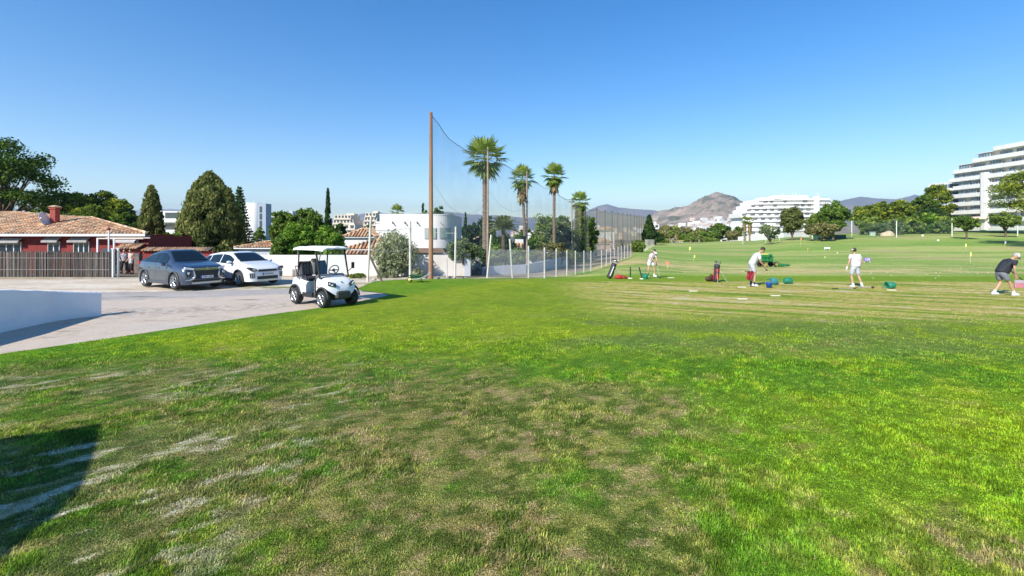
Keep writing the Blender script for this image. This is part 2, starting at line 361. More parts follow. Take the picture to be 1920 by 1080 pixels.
def road_col(x, y):
    n1 = fbm(x*.35, y*.8, 91, 5); n2 = fbm(x*3, y*3, 93, 4); n3 = fbm(x*14, y*14, 95, 3)
    e = np.interp(x, [-40, -16.5, -9, -5], [16.5, 16.8, 19.2, 20])
    c = np.zeros(x.shape+(3,))+np.array((.56, .475, .385))
    c = mixc(c, (.37, .355, .345), sstep(-.6, .3, y-e+.8*(n1-.5)*2)*.85)
    c = mixc(c, (.52, .47, .42), sstep(.5, .66, n1)*.5)
    gr = np.exp(-((y-(14.9+.35*(x+11)))/.75)**2)*sstep(-13.2, -12, x)*(1-sstep(-8.6, -6.6, x)); gr = np.clip(gr*1.5, 0, 1)
    c = mixc(c, (.50, .44, .36), gr*.6); c = mixc(c, (.18, .15, .12), gr*sstep(.54, .62, n3)*.85); c = mixc(c, (.66, .60, .52), gr*sstep(.58, .66, fbm(x*17, y*17, 97, 2))*.8)
    # cracks with dry weeds
    cr = np.abs(fbm(x*.5+2, y*.9, 99, 4)-.5); c = mixc(c, (.20, .18, .12), (1-sstep(.0, .010, cr))*.7)
    for cx, cy, rx in ((-14.2, 18.4, .5), (-9.6, 17.5, .45), (-7.4, 18.9, .4), (-17, 18.2, .5)):
        c = mixc(c, (.13, .11, .06), np.exp(-(((x-cx)/rx)**2+((y-cy)/.10)**2)))
    return c*(.9+.2*n2[..., None])
def sheet(name, xs, ylo, yhi, n, dz, fc, mat):
    t = np.linspace(0, 1, n); x = np.repeat(xs[:, None], n, 1); y = ylo[:, None]+(yhi-ylo)[:, None]*t
    z = ground(x, y)+dz
    return struct(put(name, fastmesh(name, np.stack([x, y, z], -1).reshape(-1, 3), gridfaces(len(xs), n), mat, colr=fc(x, y).reshape(-1, 3), smooth=True), None))
xs = np.concatenate([np.linspace(-70, -31, 40), np.linspace(-30.8, 1, 420)])
yhi = np.interp(xs, [-70, -29, -27, -20, -19, -3, 1], [34, 34, 36.5, 36.5, 31.2, 31.2, 30.5])
lotlo = np.interp(xs, [-70, -14, -10, -8, -6.6, -5.2, -3, 1], [8, 8, 14, 16, 18.6, 18.8, 26, 28])
sheet('parking_lot', xs, lotlo, yhi, 330, -.03, lot_col, turf_mat('lot_surface', 14, .8))
xs = np.linspace(-45, -4.7, 520)
ylo = np.interp(xs, [-45, -17, -13.7, -9.9, -8.7, -7.4, -6.0, -5.0, -4.5], [-9, -9, 4, 9.1, 10.9, 13.1, 15.1, 17.0, 18.4])-.2
yhi = np.interp(xs, [-45, -16.5, -9.3, -6.6, -5.6, -4.7], [19.3, 19.8, 21.1, 21.0, 20.3, 19.6])+.12*np.sin(xs*3)+.1*np.sin(xs*7.7)
sheet('road', xs, ylo, yhi, 300, -.024, road_col, turf_mat('asphalt', 30, .7))
# dirt corridor between the ball net and the range
def dirt_col(x, y):
    n = fbm(x*.3, y*.3, 5, 5); c = np.zeros(x.shape+(3,))+np.array((.40, .32, .23)); c = mixc(c, (.22, .17, .11), sstep(.42, .6, n)); return mixc(c, (.14, .13, .06), sstep(.56, .66, n))
ys_ = np.linspace(29.6, 190, 150); t = np.linspace(0, 1, 30)
a_ = -14.6+.355*ys_; b_ = np.interp(ys_, [28, 66, 120, 182, 240], [1.6, 16.3, 32.6, 51, 62])
x = a_[:, None]+(b_-a_)[:, None]*t; y = np.repeat(ys_[:, None], 30, 1)
struct(put('dirt_track', fastmesh('dirt_track', np.stack([x, y, ground(x, y)-.02], -1).reshape(-1, 3), gridfaces(150, 30), turf_mat('track_dirt', 3, .6), colr=dirt_col(x, y).reshape(-1, 3), smooth=True), None))
# ------------------------------------------------------------------ grass blades on the near lawn
def make_grass():
    rng = np.random.default_rng(4); N = 620000
    y = np.exp(rng.uniform(math.log(2.75), math.log(17.5), N)); x = rng.uniform(-1.12, 1.12, N)*(y+.35)
    k = x > lawnL(y)+.02; x, y = x[k], y[k]
    base = lawn_col(x, y); N = len(x)
    tall = fbm(x*1.6, y*1.6, 29, 3)
    dry = np.clip((base[:, 0]-base[:, 1]*.75)*6, 0, 1)
    keep = rng.uniform(0, 1, N) > np.maximum(dry*.62, sstep(8, 17.4, y)); x, y, base, tall, dry = x[keep], y[keep], base[keep], tall[keep], dry[keep]; N = len(x)
    L = (.017+.022*sstep(.4, .65, tall))*rng.uniform(.6, 1.4, N)*(1-.25*dry)*(1-.45*sstep(8, 17, y)); wd = rng.uniform(.0016, .0038, N)*(.6+y*.13)
    a = rng.uniform(0, 2*math.pi, N); ln = rng.uniform(.15, 1.05, N); dx, dy = np.cos(a), np.sin(a); px_, py_ = -dy*wd, dx*wd
    z = ground(x, y)
    tip = np.stack([x+dx*L*ln, y+dy*L*ln, z+L*(1.05-.55*ln)], 1); mid = np.stack([x+dx*L*ln*.35, y+dy*L*ln*.35, z+L*.62*(1.05-.4*ln)], 1)
    v = np.stack([np.stack([x-px_, y-py_, z-.004], 1), np.stack([x+px_, y+py_, z-.004], 1), mid+np.stack([px_, py_, 0*x], 1)*.8, tip, mid-np.stack([px_, py_, 0*x], 1)*.8], 1).reshape(-1, 3)
    i = np.arange(N)[:, None]*5
    fq = np.concatenate([i+np.array([[0, 1, 2, 4]])]); ft = i+np.array([[4, 2, 3, 3]])
    f = fq
    # blade = quad + tip quad folded over its last point
    cl = fbm(x*11, y*11, 33, 2); c = base*(rng.uniform(.85, 1.75, N)*(.75+.6*sstep(.3, .7, cl)))[:, None]; straw = rng.uniform(0, 1, N) < (.02+.25*dry)*(.4+1.4*sstep(.4, .7, cl)); c[straw] = np.array((.42, .36, .19))*rng.uniform(.6, 1.3, (straw.sum(), 1))
    yl = rng.uniform(0, 1, N) < .06; c[yl] = c[yl]*np.array((1.7, 1.25, .9)); c = np.clip(c, 0, .75)
    c5 = np.repeat(c, 5, 0); c5.reshape(-1, 5, 3)[:, :2] *= 1.0
    V6 = v
    me = bpy.data.meshes.new('grass'); nv = len(V6)
    me.vertices.add(nv); me.vertices.foreach_set('co', V6.astype(np.float32).ravel())
    lp = (i+np.array([[0, 1, 2, 4, 4, 2, 3]])).astype(np.int32).ravel(); me.loops.add(len(lp)); me.loops.foreach_set('vertex_index', lp)
    st = (np.arange(N)[:, None]*7+np.array([[0, 4]])).astype(np.int32).ravel(); me.polygons.add(2*N); me.polygons.foreach_set('loop_start', st); me.update(calc_edges=True)
    a = me.color_attributes.new('col', 'FLOAT_COLOR', 'POINT'); c4 = np.ones((nv, 4), np.float32); c4[:, :3] = c5; a.data.foreach_set('color', c4.ravel())
    m = LEAF('grass_blade', [(1, 1, 1), (1, 1, 1)], .35); n = m.node_tree.nodes
    at = [q for q in n if q.type == 'ATTRIBUTE'][0]; at.attribute_name = 'col'; cr = [q for q in n if q.type == 'VALTORGB'][0]
    for q in n:
        if q.type in ('BSDF_DIFFUSE', 'BSDF_TRANSLUCENT'): m.node_tree.links.new(at.outputs['Color'], q.inputs[0])
    n.remove(cr); me.materials.append(m)
    o = put('grass', me, None); o['kind'] = 'stuff'; o['label'] = 'short mown grass of the near lawn, green with yellow and brown blades'; o['category'] = 'grass'
make_grass()
# ------------------------------------------------------------------ hills
def make_hill():
    S = [(1150, 441), (1195, 432), (1212, 415), (1225, 400), (1240, 394), (1262, 391), (1290, 386), (1308, 377), (1325, 369), (1338, 365), (1348, 363), (1362, 366), (1376, 370), (1386, 378), (1400, 381), (1440, 385), (1475, 394), (1510, 405), (1560, 420), (1640, 436), (1760, 447)]
    pc = np.linspace(1120, 1780, 260); sil = np.interp(pc, [a for a, b in S], [b for a, b in S])
    d = np.linspace(1150, 4700, 150); P, D = np.meshgrid(pc, d)
    t = (D-1150)/(3600-1150); tt = np.clip(t, 0, 1)
    low = np.interp(P, [1120, 1200, 1300, 1420, 1600, 1780], [447, 444, 415, 410, 425, 449]); low = np.minimum(low, 449)
    v = np.where(tt < .45, 450+(low-450)*(tt/.45), low+(sil[None, :]-low)*sstep(0, 1, (tt-.45)/.55)**.9)
    z = H-(v-HZ)*D/F; zr = H-(sil[None, :]-HZ)*3600/F
    z = np.where(t > 1, zr-(zr+40)*np.clip((t-1)/.45, 0, 1)**1.2, z)
    x = (P-960)/F*D
    n = fbm(x/170, D/170, 7, 5); r = 1-np.abs(fbm(x/260, D/420, 15, 5)*2-1)
    z = z+((n-.5)*52+(r-.8)*70+(fbm(x/55, D/90, 27, 4)-.5)*34)*sstep(.40, .75, tt)*(1-sstep(.93, 1.0, tt)*.75)*np.clip((z+20)/120, 0, 1)
    hx = fbm(x/60, D/60, 19, 4)
    c = np.zeros(x.shape+(3,))+np.array((.30, .245, .18)); hy = fbm(x/22, D/70, 25, 4); c = mixc(c, (.10, .115, .065), sstep(.44, .56, hx*.4+n*.25+hy*.35)); c = mixc(c, (.50, .36, .29), sstep(.56, .64, hy)*.7); c = mixc(c, (.46, .36, .28), sstep(.55, .66, fbm(x/90, D/150, 21, 4))*.8)
    c = mixc(c, (.32, .27, .20), (1-sstep(.4, .55, tt))*.6)
    struct(put('rocky_hill', fastmesh('rocky_hill', np.stack([x, D, z], -1).reshape(-1, 3), gridfaces(150, 260), turf_mat('hill_rock', .02, 0), colr=c.reshape(-1, 3), smooth=True), None))
    def hz(px, dd):
        j = np.abs(pc-px).argmin(); i = np.abs(d-dd).argmin(); return float(z[i, j])
    return hz
hillz = make_hill()
def make_range_hills(name, S, d0, dr, seed):
    pc = np.linspace(S[0][0], S[-1][0], 300); sil = np.interp(pc, [a for a, b in S], [b for a, b in S]); sil = sil+(fbm(pc/35., pc*0, seed, 4)-.5)*5
    d = np.linspace(d0, dr+2500, 40); P, D = np.meshgrid(pc, d); t = (D-d0)/(dr-d0); zr = H-(sil[None, :]-HZ)*dr/F
    z = -45+(zr+45)*np.where(t < 1, sstep(0, 1, t), 1-np.clip((t-1)*1.4, 0, 1)); x = (P-960)/F*D; n = fbm(x/700, D/700, seed+2, 5)
    z = z+(n-.5)*300*np.clip(t, 0, 1)*(1-sstep(.7, 1, t))*np.clip((z+40)/300, 0, 1)
    c = np.zeros(x.shape+(3,))+np.array((.13, .12, .09)); c = mixc(c, (.21, .175, .13), sstep(.4, .6, n))
    struct(put(name, fastmesh(name, np.stack([x, D, z], -1).reshape(-1, 3), gridfaces(40, 300), M('far_rock', (1, 1, 1), attr='col', rough=.95), colr=c.reshape(-1, 3), smooth=True), None))
make_range_hills('mountain_range', [(1040, 438), (1075, 412), (1100, 397), (1120, 388), (1138, 384), (1160, 389), (1190, 392), (1215, 393), (1240, 398), (1330, 410), (1400, 400), (1480, 390), (1530, 383), (1560, 380), (1590, 374), (1615, 370), (1640, 373), (1680, 375), (1715, 366), (1745, 374), (1800, 384), (1900, 400), (2050, 440)], 6000, 9500, 31)
make_range_hills('mountain_range_far', [(-700, 440), (-300, 418), (0, 412), (200, 398), (300, 392), (340, 394), (400, 402), (480, 412), (560, 418), (640, 408), (700, 398), (760, 402), (840, 398), (900, 404), (960, 408), (1040, 412), (1120, 420), (1250, 440)], 7500, 11500, 37)
# ------------------------------------------------------------------ vegetation
def leafquads(P, size, rng, el=1.5, updir=0.0, nrm=None):
    N = len(P); a = rng.normal(size=(N, 3)); a[:, 2] += updir*2; a /= np.linalg.norm(a, axis=1)[:, None]
    b = rng.normal(size=(N, 3))
    if nrm is not None: b = b*.55+np.cross(a, nrm)
    b -= (b*a).sum(1)[:, None]*a; b /= np.linalg.norm(b, axis=1)[:, None]+1e-9
    s = size*rng.uniform(.6, 1.4, N)[:, None]
    a = a*s*el*.5; b = b*s*.5
    V = np.stack([P-a, P+b*.9, P+a, P-b*.9], 1).reshape(-1, 3)
    return V, np.arange(N*4).reshape(-1, 4)
GREENS = {
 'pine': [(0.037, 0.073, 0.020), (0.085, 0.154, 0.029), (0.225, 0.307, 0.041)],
 'pinelit': [(0.053, 0.100, 0.022), (0.160, 0.226, 0.033), (0.413, 0.435, 0.049)],  # pine leaves with the sunlit yellow put into their colours
 'dark': [(0.022, 0.051, 0.020), (0.053, 0.105, 0.029), (0.112, 0.181, 0.045)],
 'cyp': [(0.056, 0.076, 0.022), (0.160, 0.190, 0.057), (0.356, 0.362, 0.122)],
 'citrus': [(0.056, 0.128, 0.020), (0.131, 0.271, 0.033), (0.375, 0.500, 0.073)],
 'leafy': [(0.048, 0.100, 0.022), (0.112, 0.200, 0.036), (0.281, 0.362, 0.065)],
 'olive': [(0.122, 0.152, 0.074), (0.293, 0.342, 0.181), (0.600, 0.600, 0.402)],
 'grey': [(0.094, 0.136, 0.065), (0.169, 0.236, 0.098), (0.319, 0.380, 0.163)],
 'hedge': [(0.075, 0.128, 0.033), (0.188, 0.271, 0.057), (0.375, 0.453, 0.098)],
 'dry': [(0.094, 0.100, 0.041), (0.225, 0.217, 0.081), (0.413, 0.380, 0.146)]}
bark = M('bark', (.16, .115, .08), (.07, .05, .035), sc_=3, rough=.95, bump=1, bscale=9)
barkg = M('bark_pale', (.30, .26, .21), (.17, .14, .11), sc_=3, rough=.95, bump=1, bscale=9)
def crown(name, clumps, per, sig, leaf, kind, root, rng, el=1.5, up=0., trans=.38):
    C = np.array([c[:3] for c in clumps]); R_ = np.array([c[3] for c in clumps]); n = len(C)
    idx = np.repeat(np.arange(n), per); d = rng.normal(size=(len(idx), 3)); d /= np.linalg.norm(d, axis=1)[:, None]
    r = rng.uniform(0, 1, len(idx))**.45; fl = np.array([1, 1, sig])
    P = C[idx]+d*fl*(r*R_[idx])[:, None]
    V, Fc = leafquads(P, leaf, rng, el, up, d)
    cv = rng.uniform(0, 1, n); var = np.clip(.5+(cv[idx]-.5)*.55+rng.normal(size=len(idx))*.22, 0, 1)
    return put(name, fastmesh(name, V, Fc, LEAF('foliage_'+kind, GREENS[kind], trans), var=np.repeat(var, 4)), None, root)
def limbs(mb, base, h0, tips, r0, rng, n=7):
    for t in tips:
        t = Vector(t); b = Vector((base[0]*.0, 0, h0*rng.uniform(.6, 1.0))); m = b.lerp(t, .5)+Vector((rng.normal()*.1, rng.normal()*.1, .06*(t-b).length))
        mb.tube([b, m, t], [r0*.55, r0*.35, r0*.12], 6, False)
def tree(kind, px, d, vt, wpx, label, pal='leafy', seed=1, trunk=.25, name='tree', cat='tree', group=None, dens=1.0, leaf=None, base=None, depth=1.0, fl=.8, zb=None, lean=0):
    rng = np.random.default_rng(seed); x = X(px, d); zb = gz(x, d)-.12 if zb is None else zb; top = Z(vt, d); h = top-zb; w = wpx/F*d/2
    root = thing(name, label, cat, (x, d, zb), 0, group)
    pxs = d/480.  # metres per render pixel
    leaf = leaf or max(.10, pxs*1.5); c0 = h*trunk; ch = h-c0; clumps = []; tm = MB()
    if kind == 'round':
        K = int(95*dens)
        for i in range(K):
            u = rng.normal(size=3); u /= np.linalg.norm(u); rr = rng.uniform(.45, 1)**.6*rng.uniform(.82, 1.0)
            z = u[2]*rr
            cr = rng.uniform(.16, .30)*min(w, ch/2)
            clumps.append((u[0]*rr*(w-cr*.6), u[1]*rr*(w-cr*.6)*depth, c0+ch/2+z*(ch/2-cr*.6), cr))
        clumps += [(rng.normal()*w*.25, rng.normal()*w*.25, c0+ch*.5+rng.normal()*ch*.15, min(w, ch/2)*.4) for _ in range(8)]
        per = int(85*dens); tips = [clumps[int(rng.integers(len(clumps)))][:3] for _ in range(7)]
        tm.tube([(0, 0, 0), (.03*w+lean*.5, 0, c0*.6), (lean, 0, c0+ch*.35)], [.03*h+.04, .02*h+.03, .012*h], 8); limbs(tm, (0, 0), c0, tips, .035*h+.03, rng)
        up = 0
    elif kind == 'cypress':
        K = int(230*dens)
        for i in range(K):
            t = rng.uniform(0, 1)**.85; q = rng.uniform(0, 2*math.pi)
            prof = min(1, (t*3.2+.6))*(1-t**2.3)**.64*(1-.24*t)
            prof *= 1+.10*math.sin(q*2+seed)+.08*math.sin(5*t+seed)
            cr = w*rng.uniform(.16, .27)*(1-.45*t); rr = max(0, w*prof-cr*.6)*rng.uniform(.8, 1.0)
            clumps.append((math.cos(q)*rr, math.sin(q)*rr, c0+t*(ch-cr*.8), cr))
        per = int(60*dens); tm.tube([(0, 0, 0), (0, 0, h*.6), (0, 0, h*.93)], [.035*h, .02*h, .01], 8); up = .9
        for t in np.linspace(.05, .9, 26): clumps.append((0, 0, c0+ch*t, w*.5*(1-t**2)))
    elif kind == 'spire':
        K = int(200*dens)
        for i in range(K):
            t = rng.uniform(0, 1); q = rng.uniform(0, 2*math.pi); prof = min(1, t*5+.5)*(1-t)**.7*(1-.1*math.sin(9*t+q)); cr = w*.3*(1-.7*t)
            rr = max(0, w*prof-cr*.5); clumps.append((math.cos(q)*rr, math.sin(q)*rr, c0+t*ch, cr))
        per = int(40*dens); tm.tube([(0, 0, 0), (0, 0, h*.9)], [.02*h, .01], 6); up = 1.2
    elif kind == 'pine':
        tips = []
        K = int(60*dens)
        for i in range(K):
            q = rng.uniform(0, 2*math.pi); t = rng.uniform(0, 1); rr = (1-t**2.3)**.5*rng.uniform(.35, 1)**.5
            cr = w*rng.uniform(.17, .30); cx, cy = math.cos(q)*rr*(w-cr*.7), math.sin(q)*rr*(w-cr*.7)*depth
            cz = c0+ch*(.12+.80*t)-cr*.2*(1-t); clumps.append((cx, cy, cz, cr)); tips.append((cx, cy, cz-cr*.1))
        per = int(150*dens); fl = .55
        tm.tube([(0, 0, 0), (lean*.3, 0, c0*.5), (lean*.8, 0, c0), (lean, 0, c0+ch*.6)], [.03*h+.05, .026*h+.03, .02*h, .008*h], 8)
        for tp in tips[::2]: limbs(tm, (0, 0), c0*1.05, [tp], .018*h, rng)
        up = 0
    elif kind == 'bush':
        K = int(80*dens)
        for i in range(K):
            u = rng.normal(size=3); u /= np.linalg.norm(u); cr = rng.uniform(.16, .30)*min(w, h/2); rr = rng.uniform(.5, 1)
            clumps.append((u[0]*rr*(w-cr*.6), u[1]*rr*(w-cr*.6)*depth, h*.5+u[2]*rr*(h*.5-cr*.5), cr))
        per = int(80*dens); up = .2
        if pal == 'olive': clumps = [(a, b, c_, q*1.5) for a, b, c_, q in clumps]; per = int(per*1.05); up = .6; depth = 1
        for i in range(9): q = rng.uniform(0, 6.28); tm.tube([(0, 0, 0), (math.cos(q)*w*.3, math.sin(q)*w*.3, h*.4), (math.cos(q)*w*.7, math.sin(q)*w*.6, h*.8)], [.05, .035, .012], 5, False)
    crown('crown' if kind != 'bush' else 'foliage', clumps, per, fl, leaf, pal, root, rng, el=1.5 if up == 0 else (3.0 if pal == 'olive' else 2.0), up=up)
    part(tm, 'trunk' if kind != 'bush' else 'stem', bark if pal != 'olive' else barkg, root)
    return root
# left side, behind the red house
tree('pine', 2, 58, 252, 205, 'tall umbrella pine behind the left end of the red house roof', 'pine', 3, .34, 'pine_tree', leaf=.22, lean=-1.5, dens=1.25)
tree('round', 14, 66, 340, 125, 'bare twiggy dark tree below the tall umbrella pine', 'dark', 4, .1, 'dark_tree', dens=.55, leaf=.16)
for i, (px, d, vt, w_, s, lb) in enumerate([
    (93, 66, 362, 62, 11, 'pale sunlit pine just right of the tall umbrella pine'),
    (135, 62, 348, 78, 12, 'rounded pine rising above the house chimney'),
    (188, 64, 347, 80, 13, 'tallest pine of the clump behind the red house roof'),
    (225, 60, 362, 60, 14, 'pine with a ragged top next to the stout cypress'),
    (165, 58, 375, 110, 15, 'low dark pine in front of the pine clump behind the roof'),
    (238, 57, 385, 56, 16, 'low dark pine beside the stout cypress')]):
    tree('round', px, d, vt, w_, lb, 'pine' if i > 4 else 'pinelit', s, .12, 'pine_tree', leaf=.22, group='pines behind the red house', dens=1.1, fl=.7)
tree('cypress', 284, 43, 348, 62, 'stout cypress at the right end of the red house', 'cyp', 21, .02, 'cypress_tree', leaf=.16, dens=1.2)
tree('cypress', 393, 44, 320, 150, 'huge broad cypress behind the two parked cars', 'cyp', 22, .02, 'cypress_tree', leaf=.17, dens=1.9)
tree('cypress', 428, 43.6, 352, 66, 'smaller cypress grown into the right side of the broad one', 'cyp', 25, .02, 'cypress_tree', leaf=.16, dens=1.0)
tree('bush', 322, 40, 425, 46, 'light leafy shrub between the two cypresses', 'citrus', 23, 0, 'shrub', 'shrub', leaf=.13)
tree('bush', 267, 38.5, 455, 32, 'grey green shrub beside the house porch', 'grey', 24, 0, 'shrub', 'shrub', leaf=.11, dens=.7)
tree('bush', 222, 35.4, 462, 22, 'leafy shrub left of the porch pillar', 'grey', 26, 0, 'shrub', 'shrub', leaf=.10, dens=.5)
tree('bush', 388, 35.5, 466, 24, 'small leafy shrub at the foot of the broad cypress', 'citrus', 27, 0, 'shrub', 'shrub', leaf=.10, dens=.5)
def araucaria(px, d, vt, wpx, label, seed):
    rng = np.random.default_rng(seed); x = X(px, d); zb = gz(x, d); h = Z(vt, d)-zb; w = wpx/F*d/2; root = thing('norfolk_pine', label, 'tree', (x, d, zb))
    tm = MB(); tm.tube([(0, 0, 0), (0, 0, h)], [.25, .03], 8); P = []; bm_ = tm
    for t in np.linspace(.12, .985, 25):
        rr = w*(1-t)**.85+.12
        for q in np.arange(6)*math.pi/3+rng.uniform(0, 1):
            tip = Vector((math.cos(q)*rr, math.sin(q)*rr, h*t+rr*.10)); b = Vector((0, 0, h*t)); bm_.tube([b, b.lerp(tip, .6)-Vector((0, 0, rr*.05)), tip], [.04, .03, .015], 4, False)
            n = int(rr*42)+6
            for k in range(n): u = rng.uniform(.15, 1.03); p = b.lerp(tip, u); P.append((p.x+rng.normal()*.09, p.y+rng.normal()*.09, p.z+abs(rng.normal())*.10))
    part(bm_, 'trunk', bark, root, 'trunk with whorls of level branches')
    V, Fc = leafquads(np.array(P), .17, rng, 1.6, .8); put('crown', fastmesh('crown', V, Fc, LEAF('foliage_dark', GREENS['dark']), var=np.repeat(rng.uniform(0, 1, len(P)), 4)), None, root)
araucaria(449, 62, 352, 58, 'slim tiered norfolk pine in front of the white cylinder tower', 31)
tree('bush', 487, 90, 425, 30, 'dark shrub at the foot of the white cylinder tower', 'leafy', 33, 0, 'shrub', 'shrub', dens=.5)
tree('round', 535, 46, 380, 64, 'bushy olive green tree at the left of the orchard clump', 'leafy', 41, .05, 'leafy_tree', leaf=.17, dens=1.2)
tree('round', 580, 47, 382, 78, 'bushy olive green tree at the middle of the orchard clump', 'leafy', 42, .05, 'leafy_tree', leaf=.17, dens=1.3)
tree('round', 560, 40, 412, 84, 'bright green citrus tree behind the golf cart roof', 'citrus', 43, .03, 'citrus_tree', leaf=.15, dens=1.4)
tree('round', 612, 40.5, 418, 66, 'bright green citrus tree right of the golf cart roof', 'citrus', 44, .03, 'citrus_tree', leaf=.15, dens=1.3)
tree('round', 638, 44, 430, 34, 'silvery small tree beside the tiled outbuilding', 'grey', 45, .05, 'leafy_tree', leaf=.14, dens=.8)
tree('round', 526, 38.5, 436, 40, 'dark leafy tree low beside the tiled bungalow', 'leafy', 46, .05, 'leafy_tree', leaf=.14, dens=.8)
tree('spire', 615, 55, 355, 20, 'thin pointed cypress standing above the citrus trees', 'dark', 47, 0, 'cypress_tree', leaf=.17)
tree('round', 636, 90, 412, 30, 'dark round tree right of the thin pointed cypress', 'dark', 48, .05, 'dark_tree')
tree('round', 690, 92, 420, 34, 'dark round tree below the far apartment tower', 'leafy', 49, .05, 'dark_tree')
tree('bush', 741, 29.6, 430, 84, 'large silvery olive bush left of the tall net pole', 'olive', 51, 0, 'olive_bush', 'bush', leaf=.062, dens=1.2)
tree('bush', 722, 28.8, 452, 36, 'small silvery olive shoot on the left flank of the big one', 'olive', 54, 0, 'olive_bush', 'bush', leaf=.06, dens=.6)
tree('round', 868, 31.5, 442, 74, 'grey green olive tree right of the tall net pole', 'grey', 52, .30, 'olive_tree', leaf=.09, dens=1.0, fl=.7)
tree('round', 902, 35, 455, 30, 'small green tree between the olive tree and the first palm', 'leafy', 53, .1, 'leafy_tree', leaf=.10, dens=.5)
# behind the white curved house
for px, d, vt, w_, s, pal, lb in [(822, 62, 382, 44, 61, 'leafy', 'green tree showing over the roof of the curved white house'), (850, 66, 393, 30, 62, 'leafy', 'round tree at the right shoulder of the curved white house'),
    (798, 64, 388, 18, 63, 'citrus', 'light green tree top beside the tall net pole'), (866, 70, 418, 40, 64, 'dark', 'dark green tree below the round one by the white house'),
    (890, 72, 410, 34, 65, 'dark', 'dark tree left of the first palm trunk'), (912, 62, 394, 40, 66, 'dark', 'tall dark tree behind the first palm trunk'),
    (985, 80, 425, 50, 69, 'leafy', 'tree behind the second palm trunk'), (1000, 58, 440, 44, 70, 'leafy', 'low tree in front of the white gabled villa')]:
    tree('round', px, d, vt, w_, lb, pal, s, .08, 'leafy_tree', dens=.8)
tree('spire', 793, 70, 383, 9, 'tiny cypress tip left of the tall net pole', 'dark', 71, 0, 'cypress_tree', dens=.4)
tree('spire', 873, 62, 400, 12, 'slim dark cypress beyond the olive tree', 'dark', 72, 0, 'cypress_tree', dens=.5)
for px, d, vt, w_, s, pal, lb in [(938, 52, 434, 66, 73, 'citrus', 'lush bush at the foot of the feathery palm'), (968, 45, 462, 52, 74, 'hedge', 'light green bush behind the grey wall'), (925, 44, 462, 48, 75, 'hedge', 'green bush behind the slanting fence post'),
    (1022, 66, 400, 72, 76, 'hedge', 'large feathery tree behind the net right of the second palm'), (1052, 62, 396, 66, 77, 'grey', 'large feathery tree behind the net at the third palm'), (1035, 50, 450, 70, 78, 'dry', 'grey leafed bush under the feathery trees'),
    (1103, 72, 400, 44, 79, 'leafy', 'broad tree behind the ivy clad palm'), (1068, 56, 470, 50, 80, 'hedge', 'bush along the wall below the net')]:
    tree('round', px, d, vt, w_, lb, pal, s, .04, 'leafy_tree', dens=.9)
